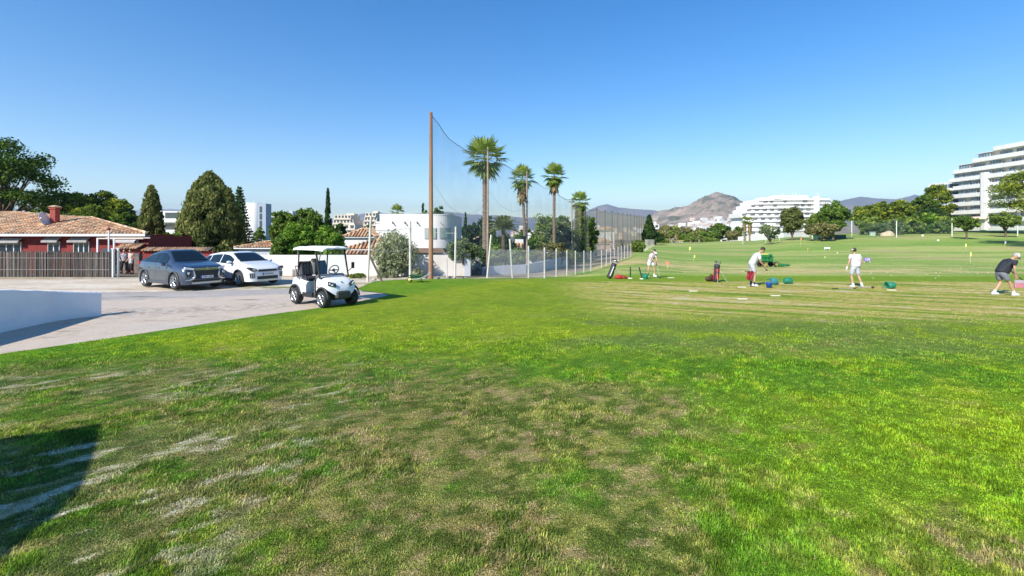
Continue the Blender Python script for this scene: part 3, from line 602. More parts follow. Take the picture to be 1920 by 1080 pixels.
# ---- palms
palm_leaf = [(.09, .15, .035), (.22, .31, .06), (.40, .46, .12)]
thatch = M('palm_thatch', (.26, .19, .10), (.14, .10, .05), sc_=6, rough=.95)
def palm(px, d, vt, rpx, label, seed, n=34, skirt=0, trunk_r=.16, dx=0, ivy=False, dry=False, group='fan palms along the ball net'):
    rng = np.random.default_rng(seed); x = X(px, d); zb = gz(x, d)-.1; Rr = rpx/F*d; h = Z(vt, d)-zb-Rr*.75; root = thing('fan_palm', label, 'palm tree', (x, d, zb), 0, group)
    tm = MB(); tm.tube([(0, 0, 0), (dx*.3, 0, h*.1), (dx*.7, 0, h*.6), (dx, 0, h*.97)], [trunk_r*1.7, trunk_r*1.15, trunk_r*.9, trunk_r*1.0], 10)
    for k in range(18): tm.lathe((dx*min(1, k/18+.1), 0, h*(.08+.05*k)), [(trunk_r*1.05, 0), (trunk_r*1.12, .05), (trunk_r*1.0, .1)], 10)
    part(tm, 'trunk', M('palm_bark', (.27, .20, .14), (.15, .11, .08), sc_=3, rough=.95, bump=1, stretch=(1, 1, 5)), root)
    V = []; var = []
    def frond(q, el, L, tone):
        ax = Vector((math.cos(q)*math.cos(el), math.sin(q)*math.cos(el), math.sin(el))); side = ax.cross(Vector((0, 0, 1))).normalized(); up = side.cross(ax)
        pet = L*.45; c = Vector((dx, 0, h))+ax*pet-Vector((0, 0, pet*.06))
        V.extend([Vector((dx, 0, h))-side*.02, Vector((dx, 0, h))+side*.02, c+side*.015, c-side*.015]); var.extend([tone*.8]*4)
        m = 13
        for k in range(m):
            a = (k-(m-1)/2)/(m/2)*1.75; l = L*(.62-.10*abs(a))*rng.uniform(.9, 1.08); dr = ax*math.cos(a)+side*math.sin(a)+up*.12*math.cos(a)
            dr.normalize(); wv = (side*math.cos(a)-ax*math.sin(a))*l*.075
            p1 = c+dr*l*.55; p2 = c+dr*l-Vector((0, 0, l*(.06+.16*rng.uniform())))
            V.extend([c, p1+wv, p2, p1-wv]); var.extend([min(1, max(0, tone+rng.normal()*.12))]*4)
    for i in range(n):
        q = i*2.399+rng.uniform(-.2, .2); t = i/(n-1); el = R(86-150*t**.95)+rng.normal()*.06
        frond(q, el, Rr*rng.uniform(1.0, 1.2)*(1 if el > -.3 else .9), .62 - .45*t+rng.uniform(0, .35))
    V = np.array([tuple(v) for v in V]); put('crown', fastmesh('crown', V, np.arange(len(V)).reshape(-1, 4), LEAF('foliage_palm', palm_leaf, .3), var=np.array(var)), None, root)
    if skirt:
        V = []; var = []; m = int(90*skirt)
        for i in range(m):
            q = rng.uniform(0, 6.28); z0 = h-rng.uniform(0, skirt)*Rr*1.0; r0 = trunk_r*1.2; l = Rr*rng.uniform(.5, .8); o = rng.uniform(.15, .5)*Rr*.7
            a = Vector((dx+math.cos(q)*r0, math.sin(q)*r0, z0)); b = a+Vector((math.cos(q)*o, math.sin(q)*o, -l)); s = Vector((-math.sin(q), math.cos(q), 0))*l*.16
            V += [a, a.lerp(b, .6)+s, b, a.lerp(b, .6)-s]; var += [rng.uniform(0, 1)]*4
        V = np.array([tuple(v) for v in V]); put('dead_fronds', fastmesh('dead_fronds', V, np.arange(len(V)).reshape(-1, 4), LEAF('foliage_thatch', [(.10, .09, .04), (.24, .19, .09), (.40, .30, .15)] if not dry else [(.20, .10, .05), (.42, .22, .10), (.55, .34, .17)], .2), var=np.array(var)), None, root)
    if ivy:
        cl = []
        for i in range(120): t = rng.uniform(0, .86); q = rng.uniform(0, 6.28); rr = Rr*.42*(1-.45*t); cl.append((dx+math.cos(q)*rr, math.sin(q)*rr, h*t, Rr*.22))
        crown('ivy', cl, 45, 1, .14, 'leafy', root, rng)
    return root
palm(909, 37.5, 264, 43, 'tallest fan palm nearest the camera behind the net', 5, 38, .25, .19)
palm(988, 53, 314, 27, 'fan palm with a long drooping skirt, second along the net', 6, 32, 1.3, .17, dx=-.5)
palm(1039, 51, 310, 25, 'fan palm with a full upright head, third along the net', 7, 34, .8, .16)
palm(1087, 66, 362, 21, 'fan palm with its trunk wrapped in ivy', 8, 30, 1.6, .2, ivy=True)
palm(745, 75, 385, 16, 'small palm head above the curved white house roof', 9, 26, .2, .16, group='small palms further off')
palm(1268, 170, 425, 9, 'small palm with a brown skirt near the low white clubhouse', 10, 22, 1.6, .3, dry=True, group='small palms further off')
palm(1396, 195, 406, 9, 'palm with orange dead fronds at the foot of the far hotel, left one', 14, 22, 2.2, .3, dry=True, group='small palms further off')
palm(1406, 193, 408, 9, 'palm with orange dead fronds at the foot of the far hotel, right one', 15, 22, 2.2, .3, dry=True, group='small palms further off')
palm(1256, 185, 433, 7, 'squat palm left of the brown skirted palm', 16, 22, .3, .3, group='small palms further off')
palm(1311, 175, 433, 8, 'yellowish squat palm right of the low white clubhouse', 17, 22, .3, .3, group='small palms further off')
palm(1295, 182, 437, 8, 'squat palm behind the yellowish one', 18, 22, .3, .3, group='small palms further off')
def datepalm(px, d, vt, rpx, label, seed):
    rng = np.random.default_rng(seed); x = X(px, d); zb = gz(x, d)-.1; Rr = rpx/F*d; h = Z(vt, d)-zb-Rr*.7; root = thing('date_palm', label, 'palm tree', (x, d, zb))
    tm = MB(); tm.tube([(0, 0, 0), (0, 0, h)], [.26, .22], 10); part(tm, 'trunk', bark, root); V = []; var = []
    for i in range(46):
        q = i*2.399; t = i/45; el = R(80-85*t); L = Rr*1.15; tone = rng.uniform(.1, .8)
        ax = Vector((math.cos(q)*math.cos(el), math.sin(q)*math.cos(el), math.sin(el))); side = ax.cross(Vector((0, 0, 1))).normalized()
        for k in range(22):
            u = k/21; p = Vector((0, 0, h))+ax*L*u-Vector((0, 0, L*.45*u*u))
            for s in (-1, 1):
                l = L*.28*(1-.6*u); tip = p+(side*s+ax*.6-Vector((0, 0, .35)))*l; wv = ax*l*.10; V += [p, p.lerp(tip, .5)+wv, tip, p.lerp(tip, .5)-wv]; var += [tone]*4
    V = np.array([tuple(v) for v in V]); put('crown', fastmesh('crown', V, np.arange(len(V)).reshape(-1, 4), LEAF('foliage_date', [(.13, .16, .06), (.26, .30, .10), (.42, .44, .20)], .3), var=np.array(var)), None, root)
datepalm(944, 50, 401, 37, 'feathery date palm behind the slanting fence post', 19)
# end of the net and the far edge of the range
for px, d, vt, w_, s, pal, lb, k in [
    (1217, 150, 404, 28, 101, 'dark', 'dark conifer at the far end of the ball net', 'cypress'), (1229, 152, 432, 34, 102, 'dark', 'dark green tree right of the conifer at the net end', 'round'),
    (1194, 88, 449, 34, 103, 'hedge', 'round olive bush where the wire fence ends', 'bush'), (1240, 175, 446, 28, 104, 'hedge', 'low bush at the corner of the range', 'bush'),
    (1250, 230, 420, 40, 105, 'dry', 'dull brownish tree left of the low clubhouse', 'round'), (1282, 240, 424, 44, 106, 'dry', 'dull tree behind the low clubhouse', 'round'),
    (1280, 215, 436, 36, 107, 'leafy', 'dark low tree behind the low clubhouse roof', 'round'), (1312, 235, 427, 34, 108, 'dry', 'dry tree behind the yellowish palm', 'round'),
    (1330, 210, 432, 34, 109, 'leafy', 'dark tree right of the yellowish palm', 'round'), (1348, 230, 416, 44, 110, 'leafy', 'taller round tree in the middle of the far tree line', 'round'),
    (1372, 225, 430, 26, 111, 'dry', 'small dry tree left of the far hotel palms', 'round'), (1385, 230, 424, 24, 112, 'leafy', 'small green tree next to the far hotel palms', 'round'),
    (1300, 205, 443, 40, 113, 'hedge', 'low hedge like tree at the right of the clubhouse', 'round'), (1330, 205, 447, 34, 114, 'hedge', 'low bush behind the white stones', 'bush')]:
    tree(k, px, d, vt, w_, lb, pal, s, .08, 'conifer_tree' if k == 'cypress' else ('bush' if k == 'bush' else 'leafy_tree'), 'bush' if k == 'bush' else 'tree', dens=.7, group='trees along the far edge of the range')
tree('round', 1485, 136, 385, 44, 'round leafy tree in front of the middle of the far hotel', 'cyp', 121, .16, 'leafy_tree', dens=1.1)
tree('round', 1562, 134, 375, 62, 'largest dark tree at the right end of the far hotel', 'leafy', 122, .16, 'leafy_tree', dens=1.2)
tree('round', 1530, 142, 398, 42, 'yellow green tree left of the largest dark tree', 'hedge', 123, .1, 'leafy_tree', dens=.8)
tree('round', 1540, 131, 414, 70, 'low spreading branches of a dry tree under the largest dark tree', 'dry', 124, .15, 'leafy_tree', dens=.6)
tree('round', 1444, 132, 416, 44, 'sparse thin tree in front of the left part of the far hotel', 'grey', 125, .2, 'sparse_tree', dens=.3)
for i, (px, d, vt, w_, pal) in enumerate([(1625, 176, 379, 54, 'pinelit'), (1655, 180, 374, 52, 'pinelit'), (1684, 176, 370, 54, 'pinelit'), (1708, 182, 376, 44, 'pinelit'), (1736, 174, 358, 48, 'pine'), (1757, 176, 337, 56, 'pinelit'), (1745, 170, 385, 60, 'dark')]):
    lb = ['leftmost golden pine of the row left of the near hotel', 'golden pine second from the left in the row by the near hotel', 'golden pine in the middle of the row by the near hotel', 'lower golden pine of the row, left of the taller dark one', 'tall pine left of the tallest one beside the near hotel', 'tallest pine touching the left edge of the near hotel', 'low dark pine under the tallest pine beside the near hotel'][i]
    tree('round', px, d, vt, w_, lb, pal, 130+i, .1, 'pine_tree', fl=.6, dens=1.0, group='pines left of the near hotel')
tree('pine', 1952, 104, 312, 170, 'large pine crown overlapping the right of the near hotel', 'pinelit', 140, .42, 'pine_tree', leaf=.26, dens=1.3, lean=1.0)
for i, (px, d, vt, w_, pal, k) in enumerate([(1632, 160, 405, 56, 'hedge', 'bush'), (1668, 158, 410, 50, 'grey', 'bush'), (1705, 162, 402, 54, 'hedge', 'bush'), (1744, 162, 399, 60, 'citrus', 'bush'), (1770, 158, 404, 40, 'hedge', 'bush')]):
    tree(k, px, d, vt, w_, ['pale hedge bush at the left end of the hedge by the pines', 'greyish hedge bush behind the earth mound', 'hedge bush in the middle of the row under the pines', 'bright sunlit hedge bush under the tallest pine', 'hedge bush at the left foot of the near hotel'][i], pal, 150+i, 0, 'hedge_bush', 'bush', dens=.8, group='hedge bushes along the range')
for i, (px, d, vt, w_) in enumerate([(1812, 128, 401, 46), (1885, 134, 394, 56), (1648, 152, 416, 34)]):
    tree('round', px, d, vt, w_, ['small dark tree standing on the range before the near hotel', 'small tree with a clear trunk before the right of the near hotel', 'little tree with a forked trunk by the earth mound'][i], ['leafy', 'hedge', 'grey'][i], 160+i, .35, 'small_tree', dens=.6)
# ------------------------------------------------------------------ buildings
white = M('white_render', (.74, .73, .70), (.67, .66, .63), sc_=.8, rough=.85)
whiteb = M('white_wall_paint', (.70, .67, .62), (.60, .56, .51), sc_=.7, rough=.9, bump=.3)
redw = M('red_render', (.235, .028, .022), (.18, .022, .02), sc_=1.2, rough=.85)
dglass = M('dark_window_glass', (.03, .045, .055), rough=.08, spec=.8)
bglass = M('blue_window_glass', (.17, .23, .27), (.07, .10, .13), sc_=.5, rough=.1, spec=.8)
wframe = M('white_frame', (.75, .75, .75), rough=.5)
greyrender = M('grey_render', (.52, .54, .58), (.42, .44, .48), sc_=1.0, rough=.9)
tilem = M('clay_tile', (1, 1, 1), (.84, .80, .77), sc_=2.5, rough=.85, attr='col')
def tilec(rng, dark=0):
    b = [(.50, .27, .15), (.60, .36, .21), (.42, .22, .13), (.66, .45, .29), (.52, .34, .22), (.30, .20, .14)][int(rng.integers(6))]
    k = rng.uniform(1.1, 1.4)*(1-dark); return (b[0]*k, b[1]*k*1.04, b[2]*k*.97)
def tiles(mb, org, ud, vd, width, top, sp=.24, row=.42, rng=None, low=None):
    """rows of barrel tiles from the eave up; top(u) = slope length at u"""
    org, ud, vd = Vector(org), Vector(ud).normalized(), Vector(vd).normalized(); nn = ud.cross(vd).normalized()
    if nn.z < 0: nn = -nn
    n = max(1, int(width/sp)); rng = rng or np.random.default_rng(1); dark = 0
    for i in range(n):
        u = (i+.5)*sp; L = top(u)
        if L < .15: continue
        m = max(1, int(round(L/row))); r0 = sp*.32
        mb.cc = (.12, .07, .05); a = org+ud*(u-sp/2); b = org+ud*(u+sp/2); t0 = max(0, top(u-sp/2)); t1 = max(0, top(u+sp/2))
        mb.add([a, b, b+vd*t1, a+vd*t0], [(0, 1, 2, 3)], False)
        for j in range(m):
            mb.cc = tilec(rng, .35 if rng.uniform() < .06 else 0); v0, v1 = L*j/m-.03, L*(j+1)/m; vs = []
            for v, r, lift in ((v0, r0*1.12, .045), (v1, r0*.86, .02)):
                for q in (0, .25, .5, .75, 1): a_ = math.pi*q; vs.append(org+ud*(u+r*math.cos(a_))+vd*v+nn*(r*math.sin(a_)*1.15+lift))
            mb.add(vs, [(k, k+1, k+6, k+5) for k in range(4)]+[(0, 1, 2, 3, 4)], False)
    mb.cc = None; return mb
def gableless(name, label, cat, x0, x1, y0, y1, zb, ze, rise, wall, group=None, sp=.5, seed=2, over=.35, chimney=None, wins=(), rowh=.6):
    """plain villa: walls, hipped tile roof, optional chimney and windows on the front"""
    r = thing(name, label, cat, ((x0+x1)/2, y0, zb), 0, group); w, dp, h = x1-x0, y1-y0, ze-zb; rng = np.random.default_rng(seed)
    m = MB(); m.box((0, dp/2, h/2), (w, dp, h)); part(m, 'wall', wall, r)
    W, D = w+2*over, dp+2*over; run = min(W, D)/2; sl = math.hypot(run, rise); m = MB()
    for o, ud, vd, wd in (((-W/2, -over, h), (1, 0, 0), (0, run, rise), W), ((W/2, dp+over, h), (-1, 0, 0), (0, -run, rise), W), ((-W/2, dp+over, h), (0, -1, 0), (run, 0, rise), D), ((W/2, -over, h), (0, 1, 0), (-run, 0, rise), D)):
        tiles(m, o, ud, vd, wd, lambda u, wd=wd: sl*min(1, u/run, (wd-u)/run), sp, rowh, rng)
    rf = part(m, 'roof', tilem, r)
    m = MB(); m.box((0, dp/2, h-.06), (W-.06, D-.06, .12)); part(m, 'eave_board', wframe, r)
    if chimney:
        cx, cy, cz = chimney; m = MB(); m.box((cx, cy, h+cz/2), (.6, .6, cz), bev=.03); m.box((cx, cy, h+cz+.08), (.8, .8, .15), taper=.7); part(m, 'chimney', wall, rf)
    for (wx, wz, ww, wh) in wins:
        m = MB(); m.box((wx, -.01, wz), (ww, .06, wh)); f = part(m, 'window', wframe, r); m = MB(); m.box((wx, -.045, wz), (ww-.14, .04, wh-.14)); part(m, 'pane', dglass, f)
    return r
# ---- the red house
def red_house():
    zb = -.9; r = thing('red_house', 'low red house with a clay tile roof and white awnings at the left', 'house', (-43, 36, zb)); rng = np.random.default_rng(8)
    L = Vector((-43, 36, zb)); ze = 2.36-zb
    m = MB(); m.box((-7, 5, ze/2), (44, 10, ze)); m.box((14.75, 2.2, ze/2-.08), (2.3, 4.8, ze-.16)); part(m, 'wall', redw, r)
    pl = [(-78, 42.2, 4.25), (-43.4, 42.2, 4.25), (-40.5, 41.4, 4.0), (-37.2, 40.6, 3.74), (-35.2, 40.2, 3.72), (-27.0, 35.4, 2.45)]
    xs_, ys_, zs_ = [[p[k] for p in pl] for k in range(3)]
    m = MB(); sp = .27
    vd = Vector((0, 6.8, 1.9)).normalized()
    tiles(m, (-68-L.x, 35.3-L.y, 2.4-zb), (1, 0, 0), vd, 41, lambda u: max(0, (np.interp(-68+u, xs_, ys_)-35.3))/vd.y, sp, .42, rng)
    # back slopes and hip end
    m.cc = (.45, .28, .18); P = [(p[0]-L.x, p[1]-L.y, p[2]-zb) for p in pl]
    for a, b in zip(P[:-1], P[1:]): m.add([a, b, (b[0], 47-L.y if b[0] < 14 else b[1]+.2, 2.3-zb if b[0] < 14 else b[2]-.02), (a[0], 47-L.y, 2.3-zb)], [(0, 1, 2, 3)], False)
    m.cc = None
    for a, b in zip(P[:-1], P[1:]):
        n = max(1, int((Vector(b)-Vector(a)).length/.4))
        for k in range(n):
            p, q = Vector(a).lerp(Vector(b), k/n), Vector(a).lerp(Vector(b), (k+1.05)/n); m.cc = tilec(rng); m.tube([p+Vector((0, 0, .06)), q+Vector((0, 0, .03))], [.13, .10], 6)
    m.cc = None
    rf = part(m, 'roof', tilem, r)
    m = MB(); m.box((-7, -.68, 2.33-zb), (46, .05, .20)); m.box((-7, -.35, 2.25-zb), (45.8, .62, .05)); part(m, 'gutter', M('fascia', (.62, .62, .64), rough=.7), r)
    # chimney with tiled cap
    cx = X(103, 38.2)-L.x; cy = 38.2-L.y; m = MB(); m.box((cx, cy, 3.55-zb), (.44, .42, 1.9), bev=.02); m.box((cx, cy, 4.42-zb), (.54, .52, .1)); ch = part(m, 'chimney', M('brick_red_render', (.36, .075, .055), (.25, .05, .04), sc_=7, rough=.9, bump=.8), rf)
    m = MB()
    for k in range(5): m.cc = tilec(rng); m.box((cx-.25+.125*k, cy, 4.54-zb), (.10, .66, .10), bev=.03)
    m.cc = (.6, .42, .3); m.box((cx, cy, 4.63-zb), (.6, .6, .10), taper=.25); part(m, 'chimney_cap', tilem, rf)
    # windows with awnings
    aw = M('awning_canvas', (.46, .44, .43), (.38, .36, .36), sc_=3, rough=.9)
    for (p0, p1, v0, v1, nm) in ((-70, -28, 453, 466, 2), (0, 41, 453, 466, 3), (91, 113, 452, 470, 2), (139, 168, 452, 470, 3)):
        x0, x1 = X(p0, 36)-L.x, X(p1, 36)-L.x; z0, z1 = Z(v1, 36)-zb-.4, Z(v0, 36)-zb; w_ = x1-x0; xc = (x0+x1)/2
        m = MB(); m.box((xc, -.03, (z0+z1)/2), (w_, .08, z1-z0)); f = part(m, 'window', wframe, r)
        for k in range(nm):
            m = MB(); m.box((x0+w_*(k+.5)/nm, -.085, (z0+z1)/2), (w_/nm-.12, .04, z1-z0-.12)); part(m, 'pane', dglass, f)
        m = MB(); xa, xb = x0-.15, x1+.15; n = int((xb-xa)/.09)
        for k in range(n):
            a, b = xa+(xb-xa)*k/n, xa+(xb-xa)*(k+.8)/n; m.add([(a, -.05, z1+.28), (b, -.05, z1+.28), (b, -.45, z1+.02), (a, -.45, z1+.02), (a, -.45, z1-.10), (b, -.45, z1-.10)], [(0, 1, 2, 3), (3, 2, 5, 4)], False)
        m.add([(xa, -.045, z1+.27), (xb, -.045, z1+.27), (xb, -.44, z1+.01), (xa, -.44, z1+.01)], [(0, 1, 2, 3)], False); part(m, 'awning', aw, r)
    # right wing window and awning, porch opening
    x0, x1 = X(230, 35.6)-L.x, X(256, 35.6)-L.x; m = MB(); m.box(((x0+x1)/2, -.30, Z(457, 36)-zb), (x1-x0, .2, .55)); f = part(m, 'window', wframe, r)
    for k in range(3): m = MB(); m.box((x0+(x1-x0)*(k+.5)/3, -.41, Z(457, 36)-zb), ((x1-x0)/3-.08, .03, .43)); part(m, 'pane', dglass, f)
    m = MB(); z1 = Z(449, 35.5)-zb; m.add([(x0-.15, -.22, z1+.3), (x1+.15, -.22, z1+.3), (x1+.25, -.95, z1-.15), (x0-.25, -.95, z1-.15), (x0-.25, -.95, z1-.24), (x1+.25, -.95, z1-.24)], [(0, 1, 2, 3), (3, 2, 5, 4)], False); part(m, 'awning', aw, r)
    m = MB(); m.box((X(205, 36)-L.x, -.03, 1.15), (1.0, .1, 2.1)); part(m, 'door', M('blue_grey_door', (.05, .08, .10), rough=.4), r)
    m = MB(); m.box((X(221, 36)-L.x, -.28, Z(449.5, 36)-zb), (.35, .14, .22), bev=.03); part(m, 'wall_lamp', wframe, r)
    return r
red_house()
# TV dish on the roof (lifted off on its own bracket)
t = thing('satellite_dish', 'white satellite dish on the red house roof beside the chimney', 'satellite dish', (X(83, 37.6), 37.6, Z(412, 37.6)))
m = MB(); m.lathe((0, 0, 0), [(.0, -.14), (.3, -.09), (.55, .02), (.60, .05), (.58, .06), (.3, -.06), (0, -.11)], 28, 'x', sy=1.0)
m.v = [((Matrix.Rotation(R(12), 4, 'Z') @ Matrix.Rotation(R(-22), 4, 'Y')) @ Vector(v))[:] for v in m.v]; part(m, 'dish', M('dish_white', (.72, .72, .70), rough=.5), t)
m = MB(); m.tube([(0, .1, -.1), (-.1, .15, -.8)], .035, 6); part(m, 'mast', wframe, t); m = MB(); m.tube([(0, 0, 0), (.3, -.55, .1)], .02, 5); m.ball((.3, -.57, .1), .07); part(m, 'feed_horn', wframe, t)
# porch
def porch():
    y = 34.6; zb = gz(X(245, y), y); r = thing('entrance_porch', 'dark porch with two pillars and a small tile canopy at the house corner', 'porch', (X(246, y), y, zb)); hx = X(246, y); rng = np.random.default_rng(3)
    z1 = Z(473, y)-zb; m = MB()
    for p0, p1 in ((233, 238),): m.box(((X(p0, y)+X(p1, y))/2-hx, .0, z1/2), (X(p1, y)-X(p0, y), .3, z1), bev=.02)
    part(m, 'pillar', M('stone_pillar', (.22, .19, .17), (.12, .10, .09), sc_=6, rough=.9, bump=1), r)
    m = MB(); m.box((X(260, y)-hx, 0, z1/2), (.36, .4, z1), bev=.02); part(m, 'pillar', M('stone_pillar', (.2, .2, .2)), r)
    m = MB(); m.box((0, .25, z1+.08), (X(266, y)-X(226, y), .9, .3)); part(m, 'lintel', M('brick_red_render', (.3, .06, .05)), r)
    m = MB(); tiles(m, (X(225, y)-hx, -.45, z1+.25), (1, 0, 0), (0, .8, .35), X(267, y)-X(225, y), lambda u: .9, .2, .45, rng); part(m, 'canopy', tilem, r)
    m = MB(); m.box((0, 1.15, z1/2), (X(266, y)-X(226, y), .06, z1)); part(m, 'doorway_shade', M('porch_shade', (.07, .022, .02), (.045, .02, .018), sc_=2, rough=.9), r)  # dark back panel, the porch shade is in its colour
    m = MB(); m.box((.1, -.04, z1+.03), (.5, .05, .12)); part(m, 'name_plaque', wframe, r)
porch()
t = thing('pergola', 'white pipe pergola in front of the red house wall', 'pergola', (X(183, 34.5), 34.5, gz(X(183, 34.5), 34.5))); zt = Z(447, 34.5)-t.location.z; x1 = X(268, 34.5)-t.location.x
for px in (183, 214): m = MB(); m.box((X(px, 34.5)-t.location.x, 0, zt/2), (.09, .09, zt)); part(m, 'post', wframe, t)
m = MB(); m.box((x1/2, 0, zt), (x1+.1, .08, .09)); m.box((x1/2, .7, zt+.03), (x1, .08, .07)); part(m, 'beam', M('cream_beam', (.62, .52, .42), rough=.7), t)
t = thing('lamp_post', 'white lamp post with a red lantern behind the reed fence', 'lamp post', (X(204, 31), 31, gz(X(204, 31), 31))); zt = Z(432, 31)-t.location.z
m = MB(); m.tube([(0, 0, 0), (0, 0, zt)], .045, 8); part(m, 'pole', wframe, t); m = MB(); m.lathe((0, 0, zt), [(.02, 0), (.09, .03), (.11, .13), (.04, .2), (0, .22)], 10); part(m, 'lantern', M('red_lantern', (.22, .03, .03), rough=.4), t)
# reed fence
def reed():
    r = thing('reed_fence', 'long weathered grey reed fence in front of the red house', 'fence', (-27, 28.9, gz(-27, 28.9)-.05)); rng = np.random.default_rng(12); m = MB(); ox = -27
    x = -47.0
    while x < X(214, 29.2):
        f = (x+47)/(X(214, 29.2)+47); w_ = rng.uniform(.018, .045); h = 1.62-.12*f+rng.normal()*.035; g = rng.uniform(.62, 1.15); c = (.20*g, .175*g, .155*g) if rng.uniform() > .06 else (.36*g, .38*g, .33*g)
        if rng.uniform() < .08: c = (.26*g, .17*g, .12*g)
        c = tuple(q*.8 for q in c); m.cc = c; y = rng.normal()*.025; dxx = rng.normal()*.02
        m.add([(x-ox, y, 0), (x+w_-ox, y, 0), (x+w_-ox+dxx, y, h), (x-ox+dxx, y, h*rng.uniform(.97, 1)), (x-ox, y+.03, 0), (x+w_-ox, y+.03, 0), (x+w_-ox+dxx, y+.03, h), (x-ox+dxx, y+.03, h)], [(0, 1, 2, 3), (5, 4, 7, 6), (0, 3, 7, 4), (1, 5, 6, 2), (3, 2, 6, 7)], False)
        x += w_*rng.uniform(.55, .85)
    m.cc = None; part(m, 'reed_panel', M('reed', (1, 1, 1), (.7, .68, .66), sc_=9, rough=.95, attr='col', stretch=(3, 1, .5)), r)
    for k in range(2): m = MB(); m.tube([(-20, -.06, .5+k*.7), (X(214, 29.2)-ox, -.06, .45+k*.7)], .008, 5); part(m, 'wire', M('galvanised', (.45, .45, .46), rough=.5, metal=.5), r)
reed()
g1 = 'white metal gate posts at the end of the reed fence'
for i, px in enumerate((217, 220.5)):
    x = X(px, 28.9); m = MB(); m.box((0, 0, .82), (.09, .09, 1.75), bev=.015); m.box((0, 0, 1.72), (.13, .13, .05)); solo(m, 'gate_post', wframe, ['left white gate post closing the reed fence', 'right white gate post closing the reed fence'][i], 'gate post', (x, 28.7+.25*i, gz(x, 28.9)-.05), 0, g1)
# dark hedge trough at the foot of the reed fence is soil: low bank of leaves
# garden wall with tile coping
m0 = X(270, 34.2); m1 = X(402, 34.2); r = thing('garden_wall', 'dark red garden wall with striped tile coping behind the grey car', 'wall', ((m0+m1)/2, 34.2, gz((m0+m1)/2, 34)-.1)); w_ = m1-m0; h = Z(471, 34)-r.location.z
m = MB(); m.box((0, 0, h/2), (w_, .25, h)); part(m, 'wall', redw, r); m = MB(); tiles(m, (-w_/2, -.3, h), (1, 0, 0), (0, .5, .2), w_, lambda u: .6, .22, .6, np.random.default_rng(5)); part(m, 'coping', tilem, r)
# long white wall
def wall(name, label, pts, zt, mat, th=.22, zlow=.3, cope=None, group=None):
    o = Vector((pts[0][0], pts[0][1], gz(*pts[0])-zlow)); r = thing(name, label, 'wall', o, 0, group); m = MB()
    for i in range(len(pts)-1):
        a, b = Vector((*pts[i], 0)), Vector((*pts[i+1], 0)); dr = (b-a).normalized(); n = Vector((-dr.y, dr.x, 0))*th/2; L = (b-a).length; k = max(1, int(L/2))
        for j in range(k):
            p, q = a.lerp(b, j/k), a.lerp(b, (j+1)/k); za, zb_ = zt[i]+(zt[i+1]-zt[i])*j/k, zt[i]+(zt[i+1]-zt[i])*(j+1)/k; ga, gb = gz(p.x, p.y)-zlow, gz(q.x, q.y)-zlow
            vs = []
            for pt, z0, z1 in ((p, ga, za), (q, gb, zb_)):
                for s in (-1, 1): vs += [Vector((pt.x, pt.y, z0))+n*s-o, Vector((pt.x, pt.y, z1))+n*s-o]
            m.add(vs, [(0, 4, 5, 1), (2, 3, 7, 6), (1, 5, 7, 3)]+([(0, 1, 3, 2)] if j == 0 else [])+([(4, 6, 7, 5)] if j == k-1 else []), False)
    part(m, 'wall_panel', mat, r); return r
wall('boundary_wall', 'long white rendered wall behind the golf cart and the olive bush', [(X(400, 31.4), 31.4), (X(872, 31.4), 31.4)], [Z(478, 31.4)]*2, whiteb)
x = X(877, 31.2); m = MB(); h = Z(476, 31.2)-gz(x, 31)+.3; m.box((0, 0, h/2), (.42, .42, h), bev=.02); m.box((0, 0, h+.03), (.5, .5, .06)); solo(m, 'gate_pillar', greyrender, 'grey square pillar at the right end of the white wall', 'pillar', (x, 31.2, gz(x, 31)-.3))
x0, x1 = X(881, 33), X(902, 33); zb = gz(x0, 33)-.3; t = thing('garden_gate', 'low brown gate between the grey pillar and the grey wall', 'gate', ((x0+x1)/2, 33, zb)); m = MB()
for k in range(9): m.box((-(x1-x0)/2+(k+.5)*(x1-x0)/9, 0, (Z(505, 33)-zb)/2), ((x1-x0)/9-.01, .04, Z(505, 33)-zb))
part(m, 'plank', M('brown_wood', (.13, .10, .085), (.08, .06, .05), sc_=5, rough=.8), t, 'row of brown vertical planks'); m = MB(); m.box((0, .04, Z(506.5, 33)-zb), (x1-x0, .05, .08)); part(m, 'rail', M('brown_wood', (.13, .1, .08)), t)
wall('grey_wall', 'long shaded grey wall running back beside the ball net', [(X(903, 34), 34), (X(985, 36), 36), (X(1036, 45), 45), (X(1075, 60), 60), (X(1118, 88), 88), (X(1160, 140), 140)], [Z(500, 34), Z(496, 36), Z(486, 45), Z(478, 60), Z(469, 88), Z(462, 140)], greyrender, cope=1)
# low white wall at the left foreground
def low_wall():
    pts = [(-12.06, 14.1), (-12.55, 13.2), (-12.42, 12.0), (-12.15, 10.2), (-12.1, 8.6)]
    r = thing('low_white_wall', 'low thick white wall with a rounded top at the left edge', 'wall', (-12.06, 14.1, -.1)); n = 40; P = []
    L = [0]; 
    for a, b in zip(pts[:-1], pts[1:]): L.append(L[-1]+math.dist(a, b))
    for i in range(n+1):
        s = L[-1]*i/n; x = np.interp(s, L, [p[0] for p in pts]); y = np.interp(s, L, [p[1] for p in pts]); x2 = np.interp(min(L[-1], s+.1), L, [p[0] for p in pts])
        zt = .66+.45*s/3.3 if s < 3.3 else 1.11+(s-3.3)*.16; zt += .1; rough = .008*math.sin(s*9)
        prof = [(0, 0), (0, zt-.035), (-.015, zt-.01), (-.04, zt+rough), (-.34, zt+rough), (-.37, zt-.012), (-.38, zt-.04), (-.38, 0)]
        P.append([(x+12.06+a, y-14.1, z) for a, z in prof])
    m = MB(); m.quadgrid(P, smooth=False); m.add(P[0], [tuple(range(8))]); m.add(P[-1], [tuple(range(8))]); part(m, 'wall_panel', M('lime_wash', (.80, .81, .82), (.70, .72, .75), sc_=1.3, rough=.95, bump=.6, bscale=12), r)
